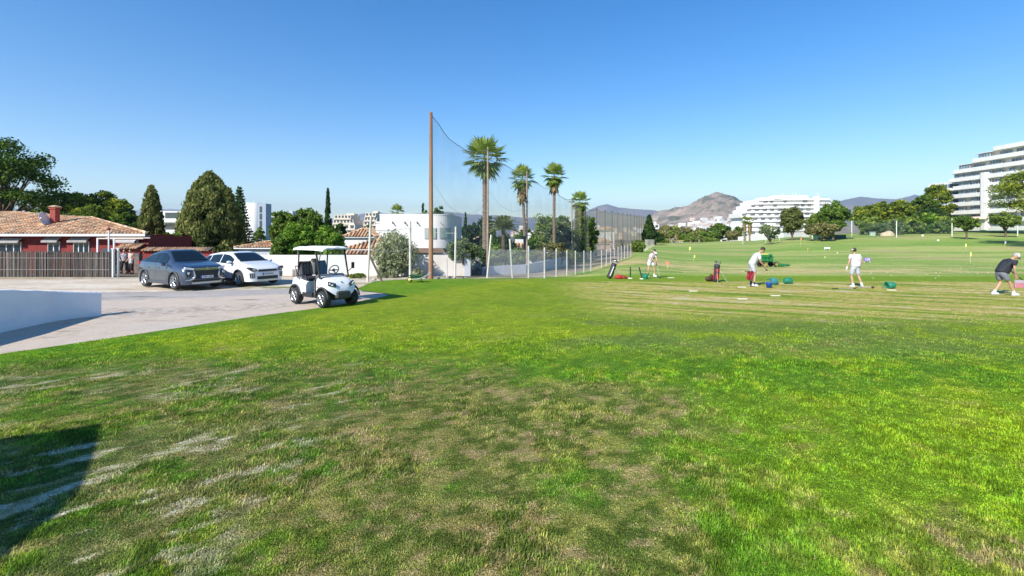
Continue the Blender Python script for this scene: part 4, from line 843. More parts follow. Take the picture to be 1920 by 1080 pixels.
low_wall()
# ---- tiled houses in the middle distance
gableless('tiled_bungalow', 'low white bungalow with a pale tile roof behind the white car', 'house', X(447, 42), X(524, 42), 42, 49, -1.2, Z(464, 42), Z(452, 45)-Z(464, 42), greyrender, sp=.26, seed=4, over=.3, wins=[(-1.0, 1.4, .8, .9), (1.2, 1.4, .8, .9)], rowh=.42, chimney=None)
gableless('villa', 'white villa with a hipped orange roof and chimney beyond the net', 'house', X(646, 62), X(698, 62), 62, 70, -2, Z(444, 62), 1.1, white, sp=.4, seed=5, chimney=(1.5, 4, 1.9))
def outbuilding():
    d = 33.6; x0, x1 = X(646, d), X(722, d); r = thing('tiled_outbuilding', 'outbuilding with a steep ribbed tile roof behind the white wall', 'outbuilding', ((x0+x1)/2, d, gz(x0, d))); o = r.location; rng = np.random.default_rng(6); w_ = x1-x0
    z0 = Z(478, d)-o.z; m = MB(); tiles(m, (-w_/2, -.1, z0+.02), (1, 0, 0), (0, .45, .22), w_, lambda u: .5, .26, .5, rng)
    tiles(m, (-w_/2, .5, z0+.38), (1, 0, 0), (0, 1.6, .95), w_, lambda u: .35+min(1.0, u/1.9)*1.25, .26, .45, rng); part(m, 'roof', tilem, r)
    m = MB(); m.box((0, 1.4, (z0+.1)/2), (w_-.1, 2.4, z0+.1)); m.box((0, .42, z0+.22), (w_, .1, .22)); part(m, 'wall', M('earth_render', (.30, .22, .19), (.2, .15, .13), sc_=2, rough=.9), r)
outbuilding()
def curved_house():
    d = 43; x0, x1 = X(712, d), X(846, d); zt = Z(403, d); zb = -1.6; r = thing('curved_white_house', 'white flat roofed house with a rounded right corner behind the tall net pole', 'house', (x0, d, zb)); w_ = x1-x0; h = zt-zb; dp = 9; rc = 1.6
    def outline(off=0, w_=w_, rc=rc):
        P = [(-off, dp), (-off, -off)]
        for k in range(0, 13): a = -math.pi/2+math.pi/2*k/12; P.append((w_-rc+(rc+off)*math.cos(a), rc+(rc+off)*math.sin(a)))
        P.append((w_+off, dp)); return P
    m = MB(); o = outline(); m.slab(o, 0, h-.002); part(m, 'wall', white, r)
    m = MB(); oo = outline(.03); m.slab(oo, h, h+.09); part(m, 'parapet', wframe, r)
    zc, hh = Z(437.5, d)-zb, 20.5*d/F
    # flat window then curved one
    xa, xb = X(796, d)-x0, X(818, d)-x0; m = MB(); m.box(((xa+xb)/2, -.03, zc), (xb-xa, .08, hh)); f = part(m, 'window', M('grey_frame', (.33, .36, .36), rough=.5), r); m = MB(); m.box(((xa+xb)/2+.12, -.08, zc), ((xb-xa)*.72, .03, hh-.15)); part(m, 'pane', M('green_blind', (.30, .40, .33), rough=.4), f)
    for nm, off, a0, a1, hz_, mt in (('window', .04, .22, .72, hh, 'grey_frame'), ('pane', .06, .27, .66, hh-.16, 'green_blind')):
        P = [[(w_-rc+(rc+off)*math.cos(-math.pi/2+math.pi/2*(a0+(a1-a0)*k/8)), rc+(rc+off)*math.sin(-math.pi/2+math.pi/2*(a0+(a1-a0)*k/8)), zc+s*hz_/2) for s in (-1, 1)] for k in range(9)]
        m = MB(); m.quadgrid(P, smooth=False); f2 = part(m, nm, MATS[mt], r if nm == 'window' else f2)
    for px in (736, 759, 782): m = MB(); m.tube([(X(px, d)-x0, 0, Z(416, d)-zb), (X(px, d)-x0+.08, -.28, Z(419, d)-zb)], .06, 6); part(m, 'rain_spout', M('dark_spout', (.12, .12, .13)), r)
    m = MB(); m.tube([(X(826, d)-x0, .0, Z(417, d)-zb), (X(832, d)-x0, -.35, Z(423, d)-zb)], .03, 5); part(m, 'wall_lamp', M('dark_spout', (.1, .1, .1)), r)
    ya = -2.2; m = MB(); m.box((X(800, 41)-x0, -1.2, Z(470, 41)-zb), (3.3, 2.2, .35), taper=.85); part(m, 'lower_roof', M('old_tile', (.20, .12, .08), (.12, .08, .06), sc_=5, rough=.9), r)
curved_house()
gableless('villa', 'villa with a small orange roof behind the first palm trunk', 'house', X(888, 74), X(922, 74), 74, 82, -2.6, Z(452, 74), 1.0, M('pink_render', (.62, .45, .38), rough=.9), sp=.5, seed=7)
def gable_villa():
    d = 60; r = thing('gabled_villa', 'white gabled villa with an orange slope behind the third fence post', 'house', (X(990, d), d, gz(X(990, d), d)-.2)); o = r.location; z = lambda v: Z(v, d)-o.z; x = lambda px: X(px, d)-o.x
    m = MB(); m.prism([(x(966), 0), (x(1030), 0), (x(1030), z(468)), (x(992), z(450)), (x(966), z(449))], 0, 7); part(m, 'wall', white, r)
    m = MB(); tiles(m, (x(962), -1.2, z(466)), (1, 0, 0), (0, 1.2, .75), x(1000)-x(962), lambda u: 1.3*min(1, 1.1-u/6), .4, .5, np.random.default_rng(9)); part(m, 'roof', tilem, r)
    m = MB(); m.box((x(991), 1, z(444)), (.6, .6, 1.0), bev=.03); m.box((x(991), 1, z(440)), (.8, .8, .12)); part(m, 'chimney', white, r)
    m = MB(); m.box((x(1010), -.02, z(470)), (.9, .08, 1.0)); part(m, 'window', dglass, r)
gable_villa()
gableless('villa', 'pale villa seen through the ball net beside the ivy clad palm', 'house', X(1133, 105), X(1152, 105), 105, 112, -2, Z(431, 105), .5, white, sp=.8, seed=10)
gableless('villa', 'pink roofed bungalow seen through the ball net', 'house', X(1124, 100), X(1143, 100), 99, 104, -2, Z(456, 100), .9, M('pink_render', (.6, .4, .35)), sp=.8, seed=11)
# clubhouse and white houses at the far edge
def clubhouse():
    d = 190; r = thing('clubhouse', 'long low white clubhouse at the far centre of the range', 'clubhouse', (X(1265, d), d, gz(X(1265, d), d)-.2)); o = r.location; z = lambda v: Z(v, d)-o.z; w_ = X(1280, d)-X(1250, d)
    m = MB(); m.box((0, 2, z(452)/2), (w_, 4, z(452))); part(m, 'wall', white, r)
    m = MB(); m.box((0, 2, z(451.5)), (w_+.6, 4.6, .3)); part(m, 'roof', M('ochre_roof', (.5, .38, .15), rough=.9), r)
    for k in range(6): m = MB(); m.box((-w_/2+(k+.7)*w_/6.4, -.02, z(455.5)), (.5, .08, .7)); part(m, 'window', dglass, r)
clubhouse()
def block(name, label, cat, px0, px1, d, vt, floors, mat, dp=14, step=0, band=None, bay=3.2, group=None, base=None, fl=3.0, setl=None, setr=None):
    """apartment block with parapet bands and recessed dark bays; step = metres each upper floor draws in"""
    x0, x1 = X(px0, d), X(px1, d); zt = Z(vt, d); zb = gz((x0+x1)/2, d)-.5 if base is None else base; r = thing(name, label, cat, ((x0+x1)/2, d, zb), 0, group); w_ = x1-x0; h = zt-zb; fh = h/floors
    wm, bm_, gl = MB(), MB(), []
    for k in range(floors):
        a = -w_/2+(setl[k] if setl else step*max(0, k-floors*.4)); b = w_/2-(setr[k] if setr else step*max(0, k-floors*.4)); z0 = k*fh
        wm.box(((a+b)/2, dp/2, z0+fh/2), (b-a, dp, fh-.004)); bm_.box(((a+b)/2, -.55, z0+fh*.17), (b-a+.2, 1.1, fh*.34)); n = max(1, int((b-a)/bay))
        for j in range(n):
            c = a+(j+.5)*(b-a)/n; gm = MB(); gm.box((c, -.02, z0+fh*.62), ((b-a)/n*.62, .1, fh*.52)); gl.append(gm)
    part(wm, 'wall', mat, r); part(bm_, 'balcony', band or mat, r, 'parapet bands of every floor'); [part(g_, 'window', dglass, r) for g_ in gl[:98]]
    m = MB(); m.box((w_*.1, dp/2, h+.8), (w_*.3, dp*.4, 1.6)); part(m, 'roof_hut', mat, r)
    return r
cream = M('cream_render', (.66, .58, .48), (.60, .52, .43), sc_=.4, rough=.9)
block('apartment_block', 'wide cream apartment block right of the thin cypress', 'apartment block', 622, 671, 420, 403, 7, cream, dp=25, step=0, setl=[0, 0, 0, 0, 0, 1.2, 2.4], setr=[0, 0, 0, 1, 2, 4, 6], bay=2.7)
block('apartment_block', 'narrow cream apartment tower left of the curved white house', 'apartment block', 681, 713, 430, 399, 8, cream, dp=20, setl=[0, 0, 0, 0, 0, .5, 1, 2], setr=[0, 0, 0, 0, 1, 2, 3, 4], bay=2.6)
block('apartment_block', 'low stepped cream block below the wide apartment block', 'apartment block', 637, 668, 380, 421, 4, cream, dp=15, setl=[0, 1, 2, 3], setr=[0, 0, 0, 1])
block('office_block', 'white office block glimpsed between the two cypresses', 'office building', 300, 352, 120, 396, 4, white, dp=20, bay=7, base=-3)
block('office_block', 'grey office wing right of the white cylinder tower', 'office building', 494, 540, 125, 405, 4, greyrender, dp=20, bay=2.5, base=-3)
def tower():
    d = 105; zb = -3.2; r = thing('cylinder_tower', 'white round stair tower with a blue grey glazed side', 'tower', (X(474, d), d, zb)); rad = 13*d/F; h = Z(381, d)-zb
    m = MB(); m.lathe((0, 0, 0), [(rad, 0), (rad, h), (rad-.25, h), (0, h-.3)], 40); part(m, 'wall', white, r)
    m = MB(); m.box((rad+.55, .5, (h-.1)/2), (2.3, 2.4, h-.1)); s = part(m, 'side_shaft', M('blue_grey_panel', (.30, .36, .44), rough=.6), r)
    for k in range(5): m = MB(); m.box((rad+.6, -.73, h-1.4-k*1.55), (.5, .06, 1.3)); part(m, 'window', dglass, s)
    m = MB(); m.tube([(0.2, 0, h-.3), (.2, 0, h+.7)], .04, 5); part(m, 'mast', wframe, r)
tower()
block('house', 'white modern house at the right of the dark conifer by the net end', 'house', 1227, 1236, 260, 421, 4, white, dp=10, bay=2.4)
# ---- near hotel on the right: its long front runs away from the camera
def near_hotel():
    xf = 165.0; r = thing('hotel', 'large stepped white hotel at the right edge', 'hotel', (xf, 178, 4.0)); y_of = lambda px: F*xf/(px-960); fh = 3.03; z0 = -.16
    # the photograph's right side: each floor starts (far end) at these columns
    st = [1792, 1792, 1792, 1792, 1792, 1792, 1784, 1793, 1829, 1869]
    wm = MB(); ye = 128.0
    bf = []
    for k, px in enumerate(st):
        ys = y_of(px)-178; yend = ye-178; zz = z0+k*fh
        fq = fh if k < 9 else 1.0
        wm.box((8.6, (ys+yend)/2, zz+fq/2), (14.0, ys-yend, fq-.003))
        if k < 9 or True:
            b = MB(); b.box((.55, (ys+yend)/2+.35, zz+.60), (2.1, ys-yend+.7, 1.42), bev=.04); bf.append(b)
        b2 = MB(); b2.box((.9, (ys+yend)/2+.3, zz+fq-.10), (1.6, ys-yend+.5, .16)); wm.v += [];
        o = len(wm.v); wm.v += b2.v; wm.f += [tuple(i+o for i in f) for f in b2.f]; wm.sm += b2.sm; wm.c += b2.c
    wm.box((.2, y_of(1849)-178, 3.3*fh), (2.9, 1.6, 6.6*fh), bev=.05)
    part(wm, 'wall', white, r)
    for b in bf: part(b, 'balcony', white, r)
    rng = np.random.default_rng(3); wn = 0
    for k, px in enumerate(st[:9]):
        ya = y_of(px)-178-.6; y = ya
        while y > ye-178+2 and wn < 96:
            L = rng.choice([2.2, 3.2, 4.2]); zz = z0+k*fh+1.0; m = MB(); fx = .55 if rng.uniform() < .65 else 1.4; m.box((fx, y-L/2, zz+.82), (.1, L, 1.7)); f = part(m, 'window', wframe, r)
            m = MB(); n = int(L/1.0)
            for j in range(n): m.box((fx-.07, y-(j+.5)*L/n, zz+.86), (.06, L/n-.12, 1.42))
            part(m, 'pane', bglass, f); y -= L+rng.choice([.5, 1.2, 2.4]); wn += 1
    # left wing, set back
    wy = 184.5; m = MB(); m.box((7.2, wy-178+2.5, z0+3.2*fh), (12, 9, 6.4*fh-1.4)); wg = part(m, 'side_wing', white, r)
    for k in range(6):
        m = MB(); m.box((1.2, wy-178+2.2, z0+k*fh+.5), (1.9, 9.2, 1.0), bev=.04); m.box((3.5, wy-178-2.6, z0+k*fh+.5), (6.2, 1.3, 1.0), bev=.04); part(m, 'balcony', white, wg)
        m = MB(); m.box((1.15, wy-178+2.2, z0+k*fh+1.8), (.1, 7, 1.5)); m.box((3.5, wy-178-2.04, z0+k*fh+1.8), (4, .1, 1.5)); part(m, 'window', bglass, wg)
    m = MB(); m.add([(-.5, -6, z0+fh*1.62), (-.5, -13, z0+fh*1.62), (-2.4, -13, z0+fh*1.3), (-2.4, -6, z0+fh*1.3)], [(0, 1, 2, 3)], False); part(m, 'awning', M('peach_canvas', (.75, .55, .42), rough=.9), r)
near_hotel()
def far_hotel():
    d = 296; x = lambda px: X(px, d); zb = -2.0; r = thing('hotel', 'white terraced hotel beyond the range, right of the rocky hill', 'hotel', (x(1480), d, zb)); z = lambda v: Z(v, d)-zb
    rows = [(1403, 1560, 452), (1403, 1560, 442.5), (1402, 1560, 433.5), (1405, 1560, 424.5), (1407, 1560, 415.5), (1402, 1560, 407), (1410, 1560, 398.5), (1417, 1560, 390.5), (1425, 1560, 382.5), (1431, 1557, 375.5)]
    wm = MB(); rng = np.random.default_rng(13); bl = []; wins = []
    for k, (p0, p1, v) in enumerate(rows):
        z0 = z(v); z1 = z(rows[k+1][2]) if k < 9 else z(372); fh = z1-z0; a, b = x(p0)-x(1480), x(p1)-x(1480)
        sl = lambda u: (1-abs(u-b*.45)/(b-a))  # slight curve of the front in plan
        n = 12; pl = []
        for j in range(n+1):
            u = a+(b-a)*j/n; pl.append((u, 10*((u-15)/30.)**2*.55))
        wm.slab(pl+[(b, 26), (a, 26)], z0+.002, z1)
        m = MB(); out = [(u, y-1.3) for u, y in pl]; m.slab(out+[(u, y+.2) for u, y in reversed(pl)], z0, z0+fh*.38); bl.append(m)
        for j in range(n-2 if k < 9 else 0):
            if rng.uniform() < .28: continue
            u0, u1 = a+(b-a)*(j+.18)/n, a+(b-a)*(j+rng.uniform(.6, .88))/n; yy = 5.5*(((u0+u1)/2-15)/30.)**2; m = MB(); m.box(((u0+u1)/2, yy-.25, z0+fh*.68), (u1-u0, .6, fh*.5)); wins.append(m)
    wm.box((x(1487)-x(1480), 6, z(369.5)), (x(1518)-x(1456), 9, z(366)-z(373))); wm.box((x(1440)-x(1480), 8, z(372)), (x(1447)-x(1434), 6, 2)); wm.box((x(1527.5)-x(1480), -1.6, z(410)), (2.2, 3, z(368)-z(452)), bev=.05)
    part(wm, 'wall', white, r)
    for m in bl: part(m, 'balcony', white, r)
    for m in wins[:95]: part(m, 'window', M('shade_glass', (.22, .23, .24), (.10, .11, .12), sc_=.3, rough=.3), r)
    m = MB()
    for px in (1478, 1497, 1503, 1545): m.tube([(x(px)-x(1480), 6, z(366)), (x(px)-x(1480), 6, z(359))], .12, 4)
    part(m, 'aerial', wframe, r)
far_hotel()
for i, (p0, p1, d, vt, fl_) in enumerate([(1352, 1376, 250, 444, 2), (1376, 1404, 245, 438, 2), (1334, 1352, 260, 449, 1), (1404, 1420, 235, 446, 1)]):
    block('house', ['white terraced house right of the far tree line', 'white stepped house left of the far hotel', 'tiny white house at the end of the far tree line', 'white annexe at the left foot of the far hotel'][i], 'house', p0, p1, d, vt, fl_, white, dp=8, bay=2.6, group='white houses at the far edge of the range')
wall('terrace_wall', 'white sloping terrace wall in front of the far hotel', [(X(1384, 200), 200), (X(1470, 176), 176), (X(1516, 160), 160)], [Z(444, 200), Z(437, 176), Z(434.5, 160)], white, zlow=1.0)
# ---- town on the hillside
def town():
    rng = np.random.default_rng(77); mats = [white, cream, M('pink_town', (.62, .46, .38), rough=.9), M('sand_town', (.58, .50, .40), rough=.9)]; rt = M('town_roof', (.42, .26, .18), rough=.9); protos = []
    for k in range(6):
        w_, dp, h = [(12, 10, 6), (16, 10, 7), (10, 9, 8), (20, 12, 9), (26, 12, 13), (9, 9, 5)][k]
        r = thing('town_house', 'small pale house in the town spread below the rocky hill', 'house', (0, 0, 0), 0, 'houses of the town below the rocky hill'); m = MB(); m.box((0, 0, h/2-4), (w_, dp, h+8)); part(m, 'wall', mats[k % 4], r)
        m = MB(); m.box((0, 0, h+1.1), (w_+1, dp+1, 2.2), taper=.15) if k in (0, 1, 2, 5) else m.box((0, 0, h+.3), (w_+.4, dp+.4, .5)); part(m, 'roof', rt if k in (0, 1, 2, 5) else white, r)
        m = MB()
        for j in range(3 if k < 4 else 5):
            for q in range(1 if h < 8 else 2 if h < 12 else 3): m.box((-w_/2+(j+.5)*w_/(3 if k < 4 else 5), -dp/2-.05, 2+q*3.2), (1.6, .3, 1.6))
        part(m, 'window', dglass, r); protos.append(r)
    used = set(); n = 0
    while n < 285:
        px = rng.choice([rng.uniform(1222, 1450), rng.uniform(1290, 1420)]); t = rng.uniform(0, 1)**1.2; d = 1230+1150*t; k = int(rng.integers(6)); r = protos[k]; z = hillz(px, d); loc = (X(px, d), d, z-.5); rz = rng.uniform(-.5, .5); s = rng.uniform(.8, 1.3)
        lb = 'small pale house in the town spread below the rocky hill'
        if k not in used: used.add(k); r.location = loc; r.rotation_euler = (0, 0, rz)
        else: copy_tree(r, loc, rz, lb, (s, s, s))
        n += 1
    lb = 'small pale house of the distant town seen through the ball net'
    for i in range(34):
        px = rng.uniform(960, 1215); d = rng.uniform(600, 1150); k = int(rng.integers(6)); loc = (X(px, d), d, Z(rng.uniform(424, 440), d)-5); o = copy_tree(protos[k], loc, rng.uniform(-.5, .5), lb, (.55, .55, .55), 'distant houses beyond the ball net')
town()
# ------------------------------------------------------------------ fences and ball net
galv = M('galvanised', (.45, .45, .46), rough=.5, metal=.5)
postw = M('pale_post', (.62, .60, .54), (.45, .43, .38), sc_=3, rough=.8)
poleb = M('wood_pole', (.36, .20, .11), (.22, .12, .07), sc_=1.5, rough=.9, bump=1, bscale=20, stretch=(4, 4, .4))
pd = [26.4, 34, 42.6, 51.5, 60, 68.3, 77, 85.4, 94, 102.5, 111, 119.5, 128, 136.5, 145, 153.5, 162, 170.5, 179]
ph = [9.05, 8.5, 7.9, 7.3, 6.85, 6.5, 6.6, 6.75, 7.0, 7.2, 7.4, 7.6, 7.9, 8.1, 8.3, 8.6, 8.8, 9.0, 9.2]
PT = []
for i, (d, top) in enumerate(zip(pd, ph)):
    x = -13.8+.355*d; x = X(808, d) if i == 0 else x; zb = gz(x, d)-.15; r0 = .115 if i == 0 else (.075 if i < 5 else .10); h = top-zb; rng = np.random.default_rng(i); lx = rng.normal()*.05 if i else 0
    m = MB(); m.tube([(0, 0, 0), (lx*.4, 0, h*.5), (lx, 0, h)], [r0*1.15, r0, r0*.75], 10); m.lathe((lx, 0, h), [(r0*.8, 0), (r0*.6, .05), (0, .07)], 8)
    lb = 'tallest reddish wooden net pole standing nearest the camera' if i == 0 else ('net pole standing in front of the tallest fan palm' if i == 1 else ('last and farthest net pole of the row' if i == 18 else '%s net pole of the row counted from the tallest one' % ORD[i]))
    solo(m, 'net_pole', poleb if i < 1 else M('tan_pole', (.42, .32, .24), (.30, .22, .16), sc_=2, rough=.9) if i < 5 else M('grey_pole', (.16, .12, .09), (.26, .20, .15), sc_=2, rough=.9), lb, 'pole', (x, d, zb), 0, 'poles of the ball net'); PT.append((x, d, top, zb+.3))
netn = SEE('near_net', (.16, .20, .25), .17); netm = SEE('middle_net', (.50, .44, .32), .34); netf = SEE('far_net', (.60, .51, .36), .66)
r = thing('ball_net', 'tall fine ball net hanging between the row of poles', 'net', (PT[0][0], PT[0][1], 0)); o = r.location; cab = MB()
for i in range(len(PT)-1):
    a, b = PT[i], PT[i+1]; n = 10; P = [[], []]; top = []
    for k in range(n+1):
        t = k/n; x, y = a[0]+(b[0]-a[0])*t, a[1]+(b[1]-a[1])*t; sag = 4*t*(1-t)*(.95 if i == 0 else .45); zt = a[2]+(b[2]-a[2])*t-sag-.08; zlo = max(gz(x, y), a[3]+(b[3]-a[3])*t-.4)
        wv = .06*math.sin(k*1.7); P[0].append((x-o.x+wv, y-o.y-.1, zt)); P[1].append((x-o.x+wv*.5, y-o.y-.1, zlo)); top.append((x-o.x+wv, y-o.y-.1, zt))
    m = MB(); m.quadgrid(P, smooth=False); part(m, 'net_panel', netn if i < 4 else (netm if i < 6 else netf), r)
    cab.tube(top, .018 if i < 3 else .03, 5, False)
    if i < 2: cab.tube([(p[0], p[1], p[2]-(3.6 if i == 0 else 2.9)-.5*math.sin(k/10*math.pi)) for k, p in enumerate(top)], .006, 4, False)
part(cab, 'cable', M('steel_cable', (.12, .12, .13), rough=.6), r)
# brace pole leaning against the tall one
x = X(802, 26.6); m = MB(); m.tube([(0, 0, 0), (.18, 0, 1.7)], .05, 6); solo(m, 'brace_pole', poleb, 'short dark brace leaning on the foot of the tallest net pole', 'pole', (X(803, 26.6), 26.6, -.1))
# near wire fence (posts with thin wires) left of the tall pole and on to the right
g = 'posts of the low wire fence'
def post(px, vt, vb, d, label, lean=0, r=.05, mat=postw, name='fence_post', group=g):
    x = X(px, d); zb = min(Z(vb, d), gz(x, d))-.12; h = Z(vt, d)-zb; m = MB(); m.tube([(0, 0, 0), (lean, 0, h)], [r*1.05, r*.95], 8); solo(m, name, mat, label, 'fence post', (x, d, zb), 0, group); return (x, d, zb, h, lean)
post(689, 405, 527, 24.2, 'tall pale fence post left of the olive bush with a diagonal brace', .18, .06)
m = MB(); xx = X(717, 24.2); m.tube([(0, 0, 0), (X(693, 24.2)-xx, 0, 1.35)], .055, 7); solo(m, 'brace_pole', M('dark_timber', (.16, .13, .09), (.09, .07, .05), sc_=4), 'dark diagonal brace left of the olive bush', 'pole', (xx, 24.2, -.05))
post(714, 465, 513, 30.5, 'thin pale post behind the left of the olive bush', 0, .035)
post(769, 415, 514, 27.6, 'pale fence post at the right edge of the olive bush', 0, .07)
post(838, 485, 517, 28, 'short thin stake right of the tallest net pole', 0, .03)
post(853, 425, 517, 27, 'pale fence post in front of the grey green olive tree', .05, .06)
post(866, 442, 460, 32.5, 'thin post top showing above the olive tree', 0, .04)
seq = [(913, 440, 515, 27.4, .24), (961, 448, 515, 27.4, -.16), (991, 461, 516, 27.4, 0), (1021, 464, 517, 27.4, 0), (1043, 466, 513, 29.6, 0), (1063, 469, 511, 31.6, 0), (1079, 470, 510, 33.5, 0), (1095, 470, 509, 35.6, 0), (1108, 470, 506, 37.8, 0), (1128, 469, 502, 42, 0), (1137, 468, 498, 45, 0), (1145, 466, 496, 48, 0), (1152, 465, 493, 51, 0), (1159, 463, 490, 54, 0), (1165, 461, 487, 57, 0), (1171, 460, 484, 60, 0), (1177, 459, 482, 63.5, 0), (1183, 457, 480, 67, 0)]
FP = []
for i, (px, vt, vb, d, ln) in enumerate(seq):
    lb = ['slanting pale fence post in front of the grey wall', 'pale fence post leaning left before the light green bush', 'third pale fence post right of the slanting one', 'fence post at the corner before the feathery trees'][i] if i < 4 else ('last fence post beside the round olive bush' if i == len(seq)-1 else '%s pale post of the wire fence counted from the slanting one' % ORD[i])
    FP.append(post(px, vt, vb, d, lb, ln, .05 if i < 4 else .045))
for i in range(8):
    d = 95+6*i; px = 1210+2.3*i; x = X(px, d); zb = gz(x, d)-.1; m = MB(); m.tube([(0, 0, 0), (0, 0, Z(449, d)-zb)], .07, 6); solo(m, 'fence_post', postw, '%s far white fence post counted from the round olive bush' % ORD[i], 'fence post', (x, d, zb), 0, 'far posts of the wire fence')
wire = SEE('chain_link', (.50, .52, .55), .28)
r = thing('wire_fence', 'thin chain link mesh strung between the pale posts along the range', 'fence', (FP[0][0], FP[0][1], 0)); o = r.location
for a, b in zip(FP[:-1], FP[1:]):
    za, zb_ = max(a[2]+a[3]*.86, 0), max(b[2]+b[3]*.86, 0) ; m = MB(); m.quadgrid([[(a[0]-o.x+a[4]*.9, a[1]-.05-o.y, a[2]+min(a[3]*.95, 1.75)), (b[0]-o.x+b[4]*.9, b[1]-.05-o.y, b[2]+min(b[3]*.95, 1.75))], [(a[0]-o.x, a[1]-.05-o.y, a[2]+.05), (b[0]-o.x, b[1]-.05-o.y, b[2]+.05)]], smooth=False)
    part(m, 'mesh_panel', wire, r)
r = thing('wire_strand', 'thin sagging wires strung left of the tallest net pole', 'wire', (X(689, 24.2), 24.2, 0)); o = r.location; m = MB()
for a, b in (((689, 24.2, 430), (769, 27.6, 427)), ((769, 27.6, 427), (853, 27, 437)), ((689, 24.2, 470), (769, 27.6, 466))):
    p, q = Vector((X(a[0], a[1]), a[1], Z(a[2], a[1])))-o, Vector((X(b[0], b[1]), b[1], Z(b[2], b[1])))-o; m.tube([p.lerp(q, k/8)-Vector((0, 0, .12*math.sin(math.pi*k/8))) for k in range(9)], .012, 4, False)
part(m, 'wire', galv, r)
# white flowering bush and planter behind the gate, rubble edge
def blossom():
    d = 34; px = 893; x = X(px, d); zb = gz(x, d)-.1; rng = np.random.default_rng(4); r = thing('blossom_bush', 'white flowering bush between the grey pillar and the first palm', 'bush', (x, d, zb)); cl = []
    for i in range(45): u = rng.normal(size=3); u /= np.linalg.norm(u); cl.append((u[0]*.35, u[1]*.3, Z(495, d)-zb+u[2]*.35, .14))
    crown('foliage', cl, 16, 1, .09, 'grey', r, rng); MATS.get('x')
    V, Fc = leafquads(np.array([(c[0]+rng.normal()*.06, c[1]-.1+rng.normal()*.06, c[2]+rng.normal()*.06) for c in cl for _ in range(9)]), .10, rng, 1.1)
    put('blossom', fastmesh('blossom', V, Fc, LEAF('petal', [(.6, .6, .55), (.85, .83, .78)], .3), var=rng.uniform(0, 1, len(V))), None, r); m = MB(); m.tube([(0, 0, 0), (0, 0, 1.0)], .05, 6); part(m, 'stem', bark, r)
blossom()
def rocks(label, pts, seed, s=.12, mat=None, name='stone', group='loose stones along the lawn edge'):
    rng = np.random.default_rng(seed)
    for i, (px, d, lb) in enumerate(pts):
        x = X(px, d); m = MB(); m.ball((0, 0, 0), (s*rng.uniform(.8, 1.5), s*rng.uniform(.7, 1.2), s*rng.uniform(.5, .8)), 8, 5, False); m.v = [(v[0]*(1+.2*math.sin(v[2]*40+i)), v[1]*(1+.2*math.sin(v[0]*30)), v[2]) for v in m.v]
        solo(m, name, mat or M('stone', (.48, .42, .34), (.34, .29, .23), sc_=6, rough=.9), lb, 'stone', (x, d, gz(x, d)+s*.2), rng.uniform(0, 3), group)
rocks('', [(852, 26.9, 'pale stone at the foot of the fence post by the olive tree'), (800, 27.2, 'stone left of the tallest pole foot'), (822, 27.1, 'stone right of the tallest pole foot'), (870, 27.6, 'stone below the grey pillar'), (701, 25, 'stone right of the wheelbarrow wheel'), (668, 28.6, 'stone by the low earth heap'), (845, 27.6, 'small stone on the path under the olive tree')], 3)
x = X(664, 28.8); m = MB(); m.ball((0, 0, 0), (.75, .5, .26), 16, 8); m.v = [(v[0]*(1+.12*math.sin(v[1]*9)), v[1], v[2]*(1+.2*math.sin(v[0]*8))) for v in m.v]; solo(m, 'earth_heap', M('orange_earth', (.40, .24, .13), (.28, .19, .10), sc_=5, rough=.95, bump=1), 'low orange earth heap with a weedy top right of the golf cart', 'heap', (x, 28.8, gz(x, 28.8)-.05))
tree('bush', 668, 27.8, 511, 36, 'low weeds in front of the earth heap', 'citrus', 171, 0, 'weeds', 'weeds', dens=.4, leaf=.07)
tree('bush', 783, 28.9, 503, 24, 'dry straggly weeds right of the wheelbarrow', 'olive', 172, 0, 'weeds', 'weeds', dens=.35, leaf=.08)
tree('bush', 728, 28.4, 507, 44, 'dry straggly weeds behind the wheelbarrow', 'olive', 173, 0, 'weeds', 'weeds', dens=.4, leaf=.08)
for i, px in enumerate((551, 555.5, 560)):
    x = X(px, 29.5); m = MB(); m.lathe((0, 0, 0), [(.09, 0), (.11, .05), (.09, .3), (.12, .42), (.1, .44), (0, .4)], 10); solo(m, 'stone_pot', M('grey_pot', (.33, .29, .26), (.2, .18, .16), sc_=6), ['leftmost', 'middle', 'rightmost'][i]+' of the three small pots at the white wall behind the cart', 'pot', (x, 29.5, gz(x, 29.5)), 0, 'small pots at the white wall')
# ---- poles and net along the far right edge of the range
fp = [(1393, 433, 449, 150), (1436, 431, 448, 146), (1462, 429, 447, 143), (1523, 420, 447.5, 140), (1597, 411, 447, 139), (1681, 414, 444, 139), (1785, 410, 442, 139), (1908, 404, 441.5, 139), (2040, 402, 441, 139)]
far = []
for i, (px, vt, vb, d) in enumerate(fp):
    x = X(px, d); zb = min(gz(x, d), Z(vb, d))-.1; h = Z(vt, d)-zb; m = MB(); m.tube([(0, 0, 0), (0, 0, h)], .12 if i > 2 else .06, 8); solo(m, 'range_post', M('mint_post', (.66, .70, .60), rough=.7), ['thin pale post at the left end of the far range fence', 'pale post before the sparse tree of the far hotel', 'pale post left of the round leafy tree', 'pale green post right of the round leafy tree', 'tall pale post right of the largest dark tree', 'pale post right of the earth mound', 'tall white post right of the small tree', 'tall white post near the right picture edge', 'white post just outside the right picture edge'][i], 'post', (x, d, zb), 0, 'posts along the far edge of the range'); far.append((x, d, zb, h))
r = thing('range_net', 'thin dark net strung between the far range posts', 'net', (far[0][0], far[0][1], 0)); o = r.location
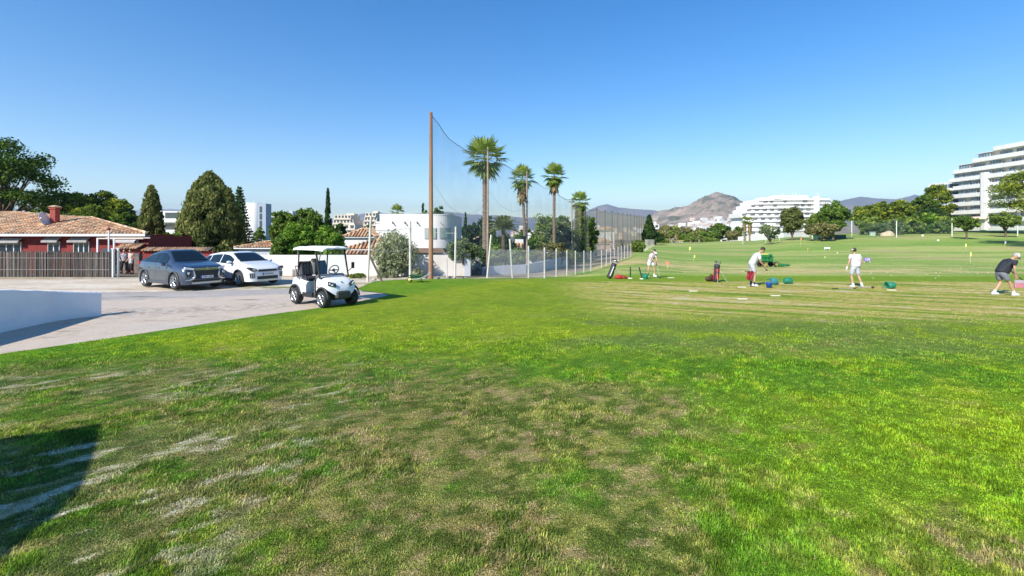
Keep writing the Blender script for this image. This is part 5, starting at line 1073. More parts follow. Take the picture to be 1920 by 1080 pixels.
for a, b in zip(far[:-1], far[1:]):
    n = 6; P = [[], []]
    for k in range(n+1): t = k/n; sag = .9*4*t*(1-t); P[0].append((a[0]+(b[0]-a[0])*t-o.x, a[1]+(b[1]-a[1])*t-o.y, a[2]+a[3]+(b[2]+b[3]-a[2]-a[3])*t-sag)); P[1].append((a[0]+(b[0]-a[0])*t-o.x, a[1]+(b[1]-a[1])*t-o.y, max(gz(a[0]+(b[0]-a[0])*t, a[1]+(b[1]-a[1])*t), a[2]+(b[2]-a[2])*t)+.3))
    m = MB(); m.quadgrid(P, smooth=False); part(m, 'net_panel', SEE('green_net', (.10, .17, .15), .20), r)
# earth mound with a lid
d = 150; x = X(1664, d); m = MB(); m.ball((0, 0, 0), (2.1, 1.6, 1.5), 18, 8); m.v = [(v[0], v[1], v[2]*(1+.15*math.sin(v[0]*2))) for v in m.v]; solo(m, 'earth_mound', M('sandy_earth', (.62, .50, .34), (.5, .38, .25), sc_=1, rough=.95), 'sandy earth mound on the far right slope of the range', 'mound', (x, d, gz(x, d)))
d = 149; x = X(1636, d); m = MB(); m.box((0, 0, .6), (1.4, .8, 1.2), bev=.08); m.box((0, 0, 1.28), (1.6, 1, .14)); solo(m, 'water_box', M('pale_green_box', (.45, .55, .45), rough=.7), 'small pale box left of the earth mound', 'box', (x, d, gz(x, d)))
d = 143; x = X(1580, 138); m = MB(); m.box((0, 0, .75), (9.2, .3, 1.5), bev=.05); m.box((0, 0, 1.55), (9.4, .5, .12)); solo(m, 'tree_shadow_slab', M('dark_green_shade', (.03, .10, .08), (.02, .06, .05), sc_=.5, rough=.8), 'dark green slab standing for the shadow behind the trunk of the largest dark tree', 'painted shade', (X(1556, 138), 138, gz(X(1556, 138), 138)-.4))  # dark slab stands in for the shadow under the tree
# ------------------------------------------------------------------ cars
def interp(P, x): return float(np.interp(x, [p[0] for p in P], [p[1] for p in P]))
tyre = M('tyre', (.025, .025, .027), rough=.85); silver = M('alloy', (.55, .56, .58), rough=.25, metal=.9); blackp = M('black_plastic', (.02, .02, .022), rough=.5); chrome = M('chrome', (.75, .76, .78), rough=.12, metal=1)
glassd = M('car_glass', (.008, .014, .018), rough=.05, spec=.45); lampm = M('headlamp', (.55, .6, .65), rough=.08, spec=.9, coat=1); seatm = M('charcoal_vinyl', (.045, .048, .055), (.03, .032, .04), sc_=20, rough=.55)
def wheel(parent, x, y, rr, wd, side, label=None, rimm=None, dark=.5, spokes=5):
    m = MB(); m.lathe((x, y, rr), [(rr*.66, -wd/2), (rr*.93, -wd/2), (rr, -wd/2+.04), (rr, wd/2-.04), (rr*.93, wd/2), (rr*.66, wd/2)], 30, 'y'); m.lathe((x, y, rr), [(0, side*wd*.18), (rr*.67, side*wd*.18)], 24, 'y'); wl = part(m, 'wheel', tyre, parent)
    m = MB(); yo = side*(wd/2+.005); m.lathe((x, y, rr), [(rr*.70, side*wd*.25), (rr*.70, yo), (rr*.665, yo), (rr*.65, side*wd*.2)], 30, 'y')
    for k in range(spokes):
        for dq in (-.16, .16):
            a = 2*math.pi*k/spokes+.3; p = Vector((x, y+yo*.92, rr)); q = p+Vector((math.cos(a+dq*.9)*rr*.66, 0, math.sin(a+dq*.9)*rr*.66)); p2 = p+Vector((math.cos(a+dq*2)*rr*.1, 0, math.sin(a+dq*2)*rr*.1)); m.tube([p2, q], [rr*.05, rr*.04], 5)
    m.lathe((x, y, rr), [(0, yo*1.02), (rr*.15, yo), (rr*.17, yo*.8)], 12, 'y'); part(m, 'rim', rimm or silver, wl); return wl
def section(P, x):
    w_ = interp(P['w'], x); zt = interp(P['top'], x); zb = min(interp(P['belt'], x), zt-.05); yt = min(interp(P['yt'], x), w_*.97); z0 = P['sill']
    for xc in (P['fx'], P['rx']):
        Ra = P['wr']+P.get('gap', .06); dx = abs(x-xc)
        if dx < Ra: z0 = max(z0, P['wr']+math.sqrt(Ra*Ra-dx*dx))
    z1, z2 = max(.45, z0+.015), max(.78 if zb > .82 else zb-.04, z0+.035); z2 = min(z2, zb-.005); z1 = min(z1, z2-.005); dr = .055 if zt-zb > .25 else .025
    return [(w_*.965, z0), (w_*1.0, z1), (w_*.995, z2), (w_*.965, zb), (yt, zt-dr), (yt*.86, zt-dr*.28), (yt*.5, zt-.004), (0, zt)]
def carbody(P, x0, x1, n=90):
    xs_ = sorted(set(list(np.linspace(x0, x1, n))+[x1-.01, x1-.03, x0+.01, x0+.03]))
    G = []
    for x in xs_: s = section(P, x); G.append([(x, y, z) for y, z in s]+[(x, -y, z) for y, z in reversed(s[:-1])])
    m = MB(); m.quadgrid(G, smooth=True); k = len(G[0]); m.add(G[0], [tuple(range(k))], False); m.add(G[-1], [tuple(range(k))], False); return m
def sidepane(P, xa, xb, t0, t1, s, off=.009, n=12):
    G = []
    for i in range(n+1):
        x = xa+(xb-xa)*i/n; q = section(P, x); a, b = q[3], q[4]; tt = t1 if (b[1]-a[1]) > .2 else max(t0, t1-.2)
        G.append([(x, s*(a[0]+(b[0]-a[0])*t+off), a[1]+(b[1]-a[1])*t+off*.5) for t in (t0, (t0+t1)/2, t1)])
    m = MB(); m.quadgrid(G, smooth=True); return m
def toppane(P, xa, xb, f=.9, off=.012, n=10):
    G = []
    for i in range(n+1):
        x = xa+(xb-xa)*i/n; q = section(P, x); prof = [(q[4][0]*f, q[4][1]+.02), (q[5][0]*f, q[5][1]), (q[6][0], q[6][1]), (0, q[7][1])]; G.append([(x+off*.7, y, z+off) for y, z in prof]+[(x+off*.7, -y, z+off) for y, z in reversed(prof[:-1])])
    m = MB(); m.quadgrid(G, smooth=True); return m
def fpoly(m, P, pts, off=.01, t=.05):
    xf = lambda y: P['nose']-.11*abs(y/.8)**4; n = len(pts); vs = [(xf(y)+off, y, z) for y, z in pts]+[(xf(y)+off-t, y, z) for y, z in pts]
    m.add(vs, [tuple(range(n)), tuple(range(2*n-1, n-1, -1))]+[(i, (i+1) % n, (i+1) % n+n, i+n) for i in range(n)], False)
def strip(m, P, ya, yb, z0, z1, off=.012, n=10):
    for k in range(n):
        a, b = ya+(yb-ya)*k/n, ya+(yb-ya)*(k+1)/n; fpoly(m, P, [(a, z0), (b, z0), (b, z1), (a, z1)], off, .04)
def car(name, label, loc, rz, paint, P, wins, ws, kind):
    r = thing(name, label, 'car', loc, rz); L2 = P['L']/2
    part(carbody(P, -L2, L2), 'body', paint, r)
    for s in (-1, 1):
        for a, b in wins: part(sidepane(P, a, b, .10, .86, s), 'side_window', glassd, r)
        for xc in (P['fx'], P['rx']):
            Ra = P['wr']+.075; m = MB(); wv = interp(P['w'], xc); m.tube([(xc+Ra*math.cos(q), s*(interp(P['w'], xc+Ra*math.cos(q))*1.0+.004), P['wr']+Ra*math.sin(q)) for q in np.linspace(-.35, math.pi+.35, 18)], .032, 6); part(m, 'arch_trim', P['trim'], r)
            wheel(r, xc, s*(P['W']/2-.115), P['wr'], .22, s, rimm=silver)
        m = MB(); m.box(((P['fx']+P['rx'])/2, s*(P['W']/2-.02), P['sill']+.05), (P['fx']-P['rx']-2*P['wr']-.16, .08, .14), bev=.02); part(m, 'sill', P['trim'], r)
        m = MB(); m.tube([(-P['L']*.26+.9*0, s*(P['W']/2-.05), P['sill']+.13), (P['L']*.18, s*(P['W']/2-.05), P['sill']+.13)], .022, 5); part(m, 'sill_strip', chrome, r)
        for hx in (-.95, .0): m = MB(); m.box((hx, s*(interp(P['w'], hx)*.985), .90), (.20, .05, .035), bev=.012); part(m, 'door_handle', paint, r)
        for hx in (-.30, P['mx']-.02):
            m = MB(); G = [[(hx+dx, s*(q[0]+.002), q[1]) for q in section(P, hx)[0:4]] for dx in (0, .014)]; m.quadgrid(G, smooth=False); part(m, 'door_gap', blackp, r)
        m = MB(); mx = P['mx']; yb = interp(P['w'], mx)*.97; m.box((mx-.02, s*(yb+.13), 1.08), (.14, .20, .13), bev=.04); mr = part(m, 'wing_mirror', P.get('mirror', paint), r); m = MB(); m.box((mx-.09, s*(yb+.13), 1.08), (.015, .16, .1)); part(m, 'mirror_glass', chrome, mr)
    part(toppane(P, ws[0], ws[1]), 'windscreen', glassd, r)
    m = MB(); m.box((0, 0, .47), (P['L']-.35, P['W']-.50, .5)); part(m, 'underbody', blackp, r)
    return r
def platefont(parent, text, size, loc, mat, rotz=90, name='plate_text', tilt=90, ext=.002):
    c = bpy.data.curves.new(name, 'FONT'); c.body = text; c.size = size; c.align_x = 'CENTER'; c.align_y = 'CENTER'; c.extrude = ext; c.space_character = 1.05
    o = bpy.data.objects.new(name, c); COL.objects.link(o); bpy.context.view_layer.update(); me = bpy.data.meshes.new_from_object(o.evaluated_get(bpy.context.evaluated_depsgraph_get())); bpy.data.objects.remove(o)
    me.transform(Matrix.Translation(loc) @ Matrix.Rotation(R(rotz), 4, 'Z') @ Matrix.Rotation(R(tilt), 4, 'X')); me.materials.clear(); me.materials.append(mat); o = bpy.data.objects.new(name, me); COL.objects.link(o); o.parent = parent; return o
ink = M('black_ink', (.02, .02, .02), rough=.6)
greyp = M('grey_metallic', (.085, .11, .155), rough=.30, metal=.75, coat=1); whitep = M('white_car_paint', (.78, .78, .79), rough=.3, coat=1)
S = dict(L=4.4, W=1.8, sill=.24, wr=.355, fx=1.32, rx=-1.35, nose=2.21, mx=.72, trim=M('grey_cladding', (.06, .065, .075), rough=.5),
    top=[(-2.2, .80), (-2.17, 1.02), (-2.08, 1.16), (-1.75, 1.30), (-1.2, 1.53), (-.5, 1.66), (0, 1.69), (.22, 1.66), (.45, 1.56), (1.05, 1.18), (1.5, 1.12), (1.95, 1.03), (2.1, .97), (2.17, .90), (2.2, .80)],
    belt=[(-2.2, .72), (-2.1, 1.02), (-1.8, 1.14), (-1.2, 1.10), (1.0, 1.03), (1.9, .92), (2.2, .70)], yt=[(-2.2, .6), (-1.9, .64), (-1.2, .61), (.3, .60), (1.05, .76), (1.9, .74), (2.1, .62), (2.2, .40)],
    w=[(-2.2, .60), (-2.15, .76), (-2.0, .86), (-1.4, .90), (1.4, .90), (1.85, .88), (2.0, .86), (2.08, .81), (2.14, .73), (2.18, .60), (2.2, .44)])
suv = car('grey_suv', 'metallic grey suv with black grille and blue banded number plate', (-15.0, 21.75, .0), R(-31), greyp, S, [(-1.78, -1.2), (-1.12, -.34), (-.26, .62)], (.30, 1.0), 'suv')
m = MB(); fpoly(m, S, [(-.52, .86), (.52, .86), (.44, .47), (-.44, .47)], .012); part(m, 'grille', blackp, suv)
m = MB(); strip(m, S, -.60, .60, .905, .925); strip(m, S, -.56, .56, .855, .872, .02); part(m, 'grille_bar', chrome, suv)
for s in (-1, 1):
    m = MB(); fpoly(m, S, [(s*.52, .86), (s*.80, .90), (s*.80, .99), (s*.50, .93)], .02, .12); part(m, 'headlight', lampm, suv)
    m = MB(); fpoly(m, S, [(s*.60, .80), (s*.79, .80), (s*.76, .56), (s*.60, .60)], .014, .08); lc = part(m, 'lamp_cluster', blackp, suv); m = MB(); fpoly(m, S, [(s*.64, .77), (s*.75, .77), (s*.70, .66)], .022, .04); part(m, 'fog_lamp', lampm, lc)
    m = MB(); pts = [(.52, .83), (.47, .60), (.52, .50), (.66, .44), (.80, .43)]; m.tube([(2.235-.11*(y/.8)**4, s*y, z) for y, z in pts], [.022, .04, .045, .035, .02], 6); part(m, 'bumper_bracket', silver, suv)
    m = MB(); m.box((-2.06, s*.80, 1.08), (.16, .10, .12), bev=.02); part(m, 'tail_light', M('red_lamp', (.45, .02, .02), rough=.15), suv)
m = MB(); strip(m, S, -.58, .58, .275, .35, .03); part(m, 'skid_plate', silver, suv)
m = MB(); strip(m, S, -.55, .55, .35, .44, .012); part(m, 'lower_intake', blackp, suv)
m = MB(); fpoly(m, S, [(-.26, .50), (.26, .50), (.26, .61), (-.26, .61)], .035, .02); pl = part(m, 'number_plate', M('plate_white', (.75, .75, .75), rough=.4), suv)
m = MB(); fpoly(m, S, [(-.26, .50), (-.21, .50), (-.21, .61), (-.26, .61)], .038, .02); part(m, 'blue_band', M('plate_blue', (.03, .08, .45), rough=.4), pl)
platefont(pl, '7081 LBM', .095, (2.2475, .03, .555), ink)
m = MB()
for k in range(3): q = math.pi/2+k*2*math.pi/3; c = Vector((2.245, .045*math.cos(q), .885+.045*math.sin(q))); u, v = Vector((0, math.cos(q), math.sin(q))), Vector((0, -math.sin(q), math.cos(q))); m.add([c-u*.04, c+v*.022, c+u*.04, c-v*.022], [(0, 1, 2, 3)], False)
part(m, 'badge', chrome, suv)
W_ = dict(L=4.36, W=1.8, sill=.22, wr=.335, fx=1.32, rx=-1.38, nose=2.19, mx=.80, trim=M('black_cladding', (.03, .03, .033), rough=.6),
    top=[(-2.18, .80), (-2.14, 1.05), (-2.0, 1.25), (-1.6, 1.42), (-.8, 1.52), (-.2, 1.545), (.15, 1.52), (.4, 1.44), (1.15, 1.08), (1.6, 1.0), (1.95, .90), (2.08, .82), (2.15, .72), (2.18, .6)],
    belt=[(-2.18, .70), (-2.05, 1.0), (-1.2, .99), (1.0, .93), (1.9, .80), (2.18, .52)], yt=[(-2.18, .6), (-1.9, .64), (-1.2, .62), (.3, .61), (1.15, .76), (1.9, .72), (2.1, .58), (2.18, .40)],
    w=[(-2.18, .60), (-2.12, .76), (-1.95, .86), (-1.4, .90), (1.4, .90), (1.85, .875), (1.98, .85), (2.06, .80), (2.12, .72), (2.16, .60), (2.18, .44)])
wc = car('white_crossover', 'white crossover car with a dark slim grille parked behind the grey suv', (-13.2, 23.4, .0), R(-31), whitep, W_, [(-1.85, -1.3), (-1.22, -.36), (-.28, .72)], (.28, 1.1), 'suv')
m = MB(); strip(m, W_, -.44, .44, .66, .76, .01); part(m, 'grille', blackp, wc); m = MB(); strip(m, W_, -.50, .50, .31, .45, .01); part(m, 'lower_intake', blackp, wc); m = MB(); strip(m, W_, -.52, .52, .245, .28, .03); part(m, 'skid_plate', silver, wc)
m = MB(); fpoly(m, W_, [(-.26, .49), (.26, .49), (.26, .60), (-.26, .60)], .02, .02); pl = part(m, 'number_plate', M('plate_white', (.75, .75, .75)), wc); m = MB(); fpoly(m, W_, [(-.26, .49), (-.21, .49), (-.21, .60), (-.26, .60)], .024, .02); part(m, 'blue_band', M('plate_blue', (.03, .08, .45)), pl); platefont(pl, '5146 KXN', .095, (2.2155, .03, .545), ink)
for s in (-1, 1):
    m = MB(); fpoly(m, W_, [(s*.50, .70), (s*.70, .68), (s*.84, .80), (s*.80, .87), (s*.56, .80)], .035, .22); h = part(m, 'headlight', blackp, wc); m = MB(); fpoly(m, W_, [(s*.56, .74), (s*.68, .73), (s*.72, .78), (s*.6, .78)], .045, .05); part(m, 'lamp_lens', lampm, h)
    m = MB(); fpoly(m, W_, [(s*.60, .60), (s*.80, .60), (s*.78, .38), (s*.60, .38)], .012, .1); h = part(m, 'fog_cluster', blackp, wc); m = MB()
    for k in range(2):
        for q in range(2): y0 = .63+.08*q; fpoly(m, W_, [(s*y0, .57-.09*k), (s*(y0+.04), .535-.09*k), (s*y0, .50-.09*k), (s*(y0+.02), .50-.09*k), (s*(y0+.06), .535-.09*k), (s*(y0+.02), .57-.09*k)], .02, .02)
    part(m, 'fog_lamp', lampm, h)
# ------------------------------------------------------------------ golf cart
def golf_cart():
    r = thing('golf_cart', 'white two seat golf cart with a pale roof parked at the lawn edge', 'golf cart', (-6.42, 16.35, 0), R(-38)); wp = M('cart_white', (.76, .77, .78), rough=.35, coat=.6); wr = .27
    Pf = dict(L=1, W=1.14, sill=.34, wr=wr, fx=.86, rx=-9, gap=.09, w=[(.40, .50), (.5, .56), (.95, .56), (1.08, .50), (1.16, .40), (1.2, .28)], top=[(.40, 1.0), (.55, .985), (.8, .93), (1.0, .85), (1.12, .74), (1.18, .62), (1.2, .5)], belt=[(.4, .86), (.8, .80), (1.05, .68), (1.2, .42)], yt=[(.40, .46), (.9, .42), (1.1, .34), (1.2, .18)])
    f = carbody(Pf, .42, 1.2, 50); part(f, 'front_cowl', wp, r)
    Pr = dict(L=1, W=1.14, sill=.36, wr=wr, fx=9, rx=-.82, gap=.09, w=[(-1.22, .40), (-1.15, .50), (-1.0, .56), (-.1, .57)], top=[(-1.22, .70), (-1.16, .82), (-1.0, .90), (-.6, .92), (-.1, .78)], belt=[(-1.22, .6), (-1.0, .80), (-.5, .82), (-.1, .70)], yt=[(-1.22, .34), (-1.0, .50), (-.1, .53)])
    f = carbody(Pr, -1.22, -.12, 50); part(f, 'rear_body', wp, r)
    m = MB(); m.box((.16, 0, .33), (.80, 1.06, .10), bev=.02); m.box((-.1, 0, .30), (2.1, .56, .16)); m.box((-.05, -.54, .36), (.60, .05, .16)); part(m, 'chassis', blackp, r)
    for x_, y_ in ((.86, -.5), (.86, .5), (-.82, -.5), (-.82, .5)): wheel(r, x_, y_, wr, .22, 1 if y_ > 0 else -1, spokes=6)
    for xc in (.86, -.82):
        for s in (-1, 1): m = MB(); Ra = wr+.10; m.tube([(xc+Ra*math.cos(q), s*.57, wr+Ra*math.sin(q)) for q in np.linspace(.15, math.pi-.1, 14)], .035, 6); part(m, 'arch_trim', blackp, r)
    m = MB(); m.box((1.17, 0, .40), (.16, .56, .26), bev=.05, taper=.92); part(m, 'bumper', M('bumper_grey', (.05, .052, .055), (.03, .03, .03), sc_=30, rough=.6), r)
    for s in (-1, 1):
        m = MB(); m.add([(1.09, s*.50, .74), (1.19, s*.26, .66), (1.16, s*.25, .78), (1.03, s*.46, .85), (1.0, s*.45, .7), (1.05, s*.2, .7)], [(0, 1, 2, 3), (0, 3, 4), (1, 5, 2)], False); h = part(m, 'headlight', blackp, r)
        m = MB(); m.ball((1.13, s*.36, .73), (.04, .05, .03), 8, 6); m.ball((1.10, s*.43, .77), (.04, .04, .03), 8, 6); part(m, 'lamp_lens', lampm, h)
    m = MB(); m.ball((1.075, 0, .80), (.03, .05, .03)); part(m, 'badge', chrome, r)
    m = MB(); m.box((.60, -.585, .66), (.09, .015, .03), bev=.005); part(m, 'side_marker', M('amber_lamp', (.5, .12, .02), rough=.2), r)
    # dash and steering
    m = MB(); m.box((.42, 0, .93), (.20, .98, .22), bev=.04); m.box((.30, 0, .62), (.05, 1.0, .5)); part(m, 'dashboard', M('dash_grey', (.10, .105, .11), rough=.6), r)
    m = MB(); c = Vector((.20, .26, 1.14)); a, b = Vector((.45, 0, .9)).normalized(), Vector((0, 1, 0)); m.tube([c+(a*math.cos(q)+b*math.sin(q))*.18 for q in np.linspace(0, 2*math.pi, 25)], .018, 6, False); m.tube([c, (.40, .26, .92)], .025, 6); m.tube([c-b*.17, c, c+b*.17], .02, 5); m.ball(c, .055, 8, 6); part(m, 'steering_wheel', blackp, r)
    for s in (-1, 1):
        m = MB(); m.box((-.36, s*.27, .86), (.50, .50, .15), bev=.05); part(m, 'seat', seatm, r)
        m = MB(); m.T = Matrix.Translation((-.66, s*.27, 1.18)) @ Matrix.Rotation(R(-12), 4, 'Y'); m.box((0, 0, 0), (.13, .47, .52), bev=.06)
        for k in range(4): m.box((.068, -.15+.10*k, 0), (.012, .012, .42))
        part(m, 'backrest', seatm, r)
    m = MB(); m.box((-.58, 0, 1.24), (.14, .12, .56), bev=.03); m.box((-.58, 0, 1.46), (.16, .20, .12), bev=.03); part(m, 'console', M('console_grey', (.13, .135, .14), rough=.6), r)
    for s in (-1, 1):
        m = MB(); m.tube([(-.62, s*.54, .80), (-.50, s*.54, .98), (-.18, s*.54, .98), (-.10, s*.54, .82)], .018, 6); part(m, 'hip_rail', blackp, r)
        m = MB(); m.tube([(.66, s*.53, .92), (.42, s*.53, 1.86)], .026, 6); part(m, 'roof_strut', blackp, r); m = MB(); m.tube([(-.70, s*.53, .86), (-.62, s*.53, 1.86)], .026, 6); part(m, 'roof_strut', blackp, r); m = MB(); m.tube([(-1.02, s*.30, .95), (-.86, s*.45, 1.86)], .018, 6); part(m, 'roof_strut', galv, r)
    m = MB(); G = []
    for i in range(17):
        t = i/16; x_ = -1.08+1.90*t; w_ = .60*(1-.16*abs(2*t-1)**6); row = []
        for j in range(13): u = -1+j/6; row.append((x_, w_*u, 1.955-.055*abs(u)**4-.035*abs(2*t-1)**5+.012*math.cos(u*9)))
        G.append(row)
    m.quadgrid(G); m.quadgrid([[(p[0], p[1], min(p[2]-.05, 1.87)) for p in row] for row in G]); e = [G[0], G[-1], [q[0] for q in G], [q[-1] for q in G]]
    for L in e: m.quadgrid([[p for p in L], [(p[0], p[1], min(p[2]-.05, 1.87)) for p in L]])
    part(m, 'roof', M('roof_cream', (.80, .79, .75), rough=.5), r)
    # windscreen
    def wp_(y, t): return Vector((.67-.25*t, y, .94+.91*t))
    m = MB(); m.quadgrid([[wp_(-.5, 0), wp_(.5, 0)], [wp_(-.5, 1), wp_(.5, 1)]], smooth=False); ws = part(m, 'windscreen', GLASS('clear_screen', (.90, .97, .95), .05), r)
    m = MB(); m.tube([wp_(-.52, 0), wp_(.52, 0)], .03, 6); m.tube([wp_(-.52, 1), wp_(.52, 1)], .025, 6); m.tube([wp_(-.51, 0), wp_(-.51, 1)], .02, 6); m.tube([wp_(.51, 0), wp_(.51, 1)], .02, 6); part(m, 'screen_frame', blackp, ws)
    m = MB(); m.tube([(.62, .56, 1.12), (.62, .72, 1.25)], .015, 5); m.box((.60, .74, 1.30), (.05, .12, .22), bev=.02); part(m, 'mirror', blackp, r)
    m = MB(); m.tube([(-.95, -.4, .9), (-1.12, -.4, 1.25), (-1.12, .4, 1.25), (-.95, .4, .9)], .02, 6); m.box((-1.22, 0, .55), (.22, .8, .05)); m.tube([(-1.3, -.38, .58), (-1.3, .38, .58)], .02, 6); part(m, 'bag_rack', blackp, r)
golf_cart()
# ------------------------------------------------------------------ mower, wheelbarrow, golf things
jd = M('mower_green', (.02, .20, .05), (.015, .13, .035), sc_=3, rough=.4); yel = M('mower_yellow', (.65, .55, .12), rough=.5); grn = M('green_plastic', (.02, .24, .14), (.02, .17, .10), sc_=12, rough=.5)
def mower():
    d = 56; x = X(1439, d); r = thing('green_mower', 'green ride on mower with a yellow seat working on the range', 'mower', (x, d, gz(x, d)+.02), R(5)); m = MB(); m.box((-.45, 0, .80), (1.05, .85, .45), bev=.12); m.box((-.75, 0, 1.02), (.5, .7, .25), bev=.08); part(m, 'body', jd, r)
    m = MB(); m.box((.35, 0, .85), (.5, .5, .55), bev=.06); m.box((.55, 0, 1.15), (.25, .4, .15), bev=.04); part(m, 'control_console', jd, r)
    m = MB(); m.box((-.15, 0, 1.10), (.45, .45, .12), bev=.04); m.box((-.40, 0, 1.32), (.12, .45, .4), bev=.04); part(m, 'seat', yel, r); m = MB(); m.tube([(.35+.17*math.cos(q), .17*math.sin(q), 1.3) for q in np.linspace(0, 6.28, 15)], .02, 5); part(m, 'steering_wheel', blackp, r)
    m = MB(); m.box((-.55, 0, 1.47), (1.05, .8, .14), bev=.05); part(m, 'top_cover', yel, r); m = MB(); m.box((-.55, 0, 1.22), (1.15, .9, .40), bev=.1); part(m, 'hood', jd, r); m = MB(); m.box((.25, 0, 1.35), (.5, .6, .3), bev=.1); part(m, 'engine_cover', jd, r)
    for xx, rr in ((-.65, .32), (.75, .32)):
        for s in (-1, 1): wheel(r, xx, s*.52, rr, .24, s, rimm=yel, spokes=4)
    for i, (xx, yy) in enumerate(((1.45, 0), (1.15, -.75), (2.0, -.45))): m = MB(); m.box((xx, yy, .22), (.62, .62, .26), bev=.08); m.tube([(xx-.3, yy, .35), (.6, 0, .45)], .03, 5); part(m, 'cutting_deck', jd, r)
mower()
def barrow():
    d = 23.6; x = X(782, d); r = thing('wheelbarrow', 'dark green wheelbarrow with a yellow wheel standing on the grass edge', 'wheelbarrow', (x, d, 0)); m = MB(); m.add([(-.35, -.22, .30), (.35, -.22, .26), (.35, .22, .26), (-.35, .22, .30), (-.55, -.32, .50), (.52, -.32, .48), (.52, .32, .48), (-.55, .32, .50)], [(0, 3, 2, 1), (0, 1, 5, 4), (1, 2, 6, 5), (2, 3, 7, 6), (3, 0, 4, 7)], False); m.tube([(-.55, -.32, .5), (.52, -.32, .48), (.52, .32, .48), (-.55, .32, .5), (-.55, -.32, .5)], .02, 5); part(m, 'tray', M('barrow_green', (.02, .09, .04), rough=.5), r)
    for s in (-1, 1):
        m = MB(); m.tube([(-.60, s*.12, .2), (.2, s*.24, .27), (.75, s*.28, .48), (1.02, s*.28, .68)], .022, 6); part(m, 'handle', galv, r); m = MB(); m.tube([(.25, s*.24, .27), (.42, s*.26, 0)], .022, 6); part(m, 'leg', blackp, r)
    m = MB(); m.lathe((-.55, 0, .19), [(.10, -.04), (.18, -.05), (.19, 0), (.18, .05), (.10, .04)], 18, 'y'); wl = part(m, 'wheel', tyre, r); m = MB(); m.lathe((-.55, 0, .19), [(0, -.06), (.13, -.055), (.13, .055), (0, .06)], 16, 'y'); part(m, 'hub', yel, wl); r.scale = (.64, .64, .72)
barrow()
def bag(name, label, px, d, rz, tilt, cols, stand=True, trolley=False):
    x = X(px, d); r = thing(name, label, 'golf bag', (x, d, 0), rz); T = Matrix.Rotation(R(tilt), 4, 'Y'); m = MB(); m.T = T; m.lathe((0, 0, .02), [(0, 0), (.13, .0), (.14, .08), (.125, .4), (.14, .78), (.13, .86), (.10, .86)], 14); part(m, 'bag_body', cols[0], r)
    m = MB(); m.T = T; m.box((.11, 0, .30), (.10, .18, .34), bev=.04); m.box((.10, 0, .62), (.08, .16, .20), bev=.03); part(m, 'pocket', cols[1], r); m = MB(); m.T = T; m.box((.0, -.135, .42), (.05, .03, .55), bev=.01); m.box((.02, .135, .42), (.06, .03, .5), bev=.01); part(m, 'side_trim', cols[2], r)
    rng = np.random.default_rng(int(px))
    for k in range(6):
        q = k*1.05; m = MB(); m.T = T; a = Vector((math.cos(q)*.07, math.sin(q)*.07, .7)); b = a+Vector((math.cos(q)*.05, math.sin(q)*.05, .28+.10*rng.uniform())); m.tube([a, b], .008, 4); c = part(m, 'club_shaft', galv, r); m = MB(); m.T = T
        m.ball(b, (.055, .035, .04) if k % 2 else (.04, .02, .045), 8, 5); part(m, 'club_head', M('head_cover', (.03, .03, .035), rough=.6) if k % 2 else silver, c)
    if stand:
        for s in (-1, 1): m = MB(); m.tube([T @ Vector((-.08, s*.06, .72)), (-.10+.50*math.sin(R(tilt))+.0-.42, s*.28, 0)], .010, 5) if tilt < 0 else m.tube([T @ Vector((.08, s*.06, .72)), (.72*math.sin(R(tilt))+.42, s*.28, 0)], .010, 5); part(m, 'stand_leg', galv, r)
    return r
blk = M('bag_black', (.025, .026, .03), rough=.6); wht = M('bag_white', (.7, .7, .7), rough=.5); red = M('bag_red', (.42, .02, .03), rough=.5)
bag('golf_bag', 'black golf bag with white trim on a stand, leaning right by the woman', 1141, 25.8, R(0), 22, (blk, blk, wht))
bag('golf_bag', 'red and black golf bag on the tee line between the woman and the bending man', 1341, 23.9, R(-75), 10, (blk, red, red))
m = MB(); m.ball((0, 0, .14), (.26, .12, .13), 10, 7); m.ball((.12, 0, .26), (.10, .07, .12), 8, 6); solo(m, 'carry_bag', M('maroon_bag', (.07, .025, .02), rough=.7), 'dark maroon bag lying at the left foot of the red golf bag', 'bag', (X(1330, 24), 24, 0), R(20))
t = thing('red_bag', 'red cloth bag lying open beside the black golf bag', 'bag', (X(1160, 25.6), 25.6, 0)); m = MB(); m.ball((0, 0, .09), (.22, .16, .14), 10, 7); m.ball((.26, -.05, .06), (.2, .12, .07), 10, 6); part(m, 'bag_body', M('red_cloth', (.42, .03, .03), (.3, .02, .02), sc_=8, rough=.8), t); m = MB(); m.tube([(.05, -.1, .1), (.2, -.2, .2), (.38, -.12, .12)], .02, 6); part(m, 'strap', M('red_cloth', (.4, .03, .03)), t)
def divider(px, d, label, tilt=0):
    x = X(px, d); t = thing('tee_divider', label, 'tee divider', (x, d, 0), 0, 'black upright tee dividers'); m = MB(); m.tube([(0, 0, .02), (tilt, 0, .62)], .035, 8); part(m, 'bar', M('divider_black', (.02, .04, .03), rough=.5), t); m = MB(); m.lathe((0, 0, 0), [(.13, 0), (.13, .03), (.05, .05), (0, .05)], 14); part(m, 'foot', M('foot_cream', (.6, .58, .45), rough=.7), t)
divider(1182, 25.7, 'upright black tee divider left of the green basket'); divider(1204, 25.4, 'leaning black tee divider at the green basket', -.16)
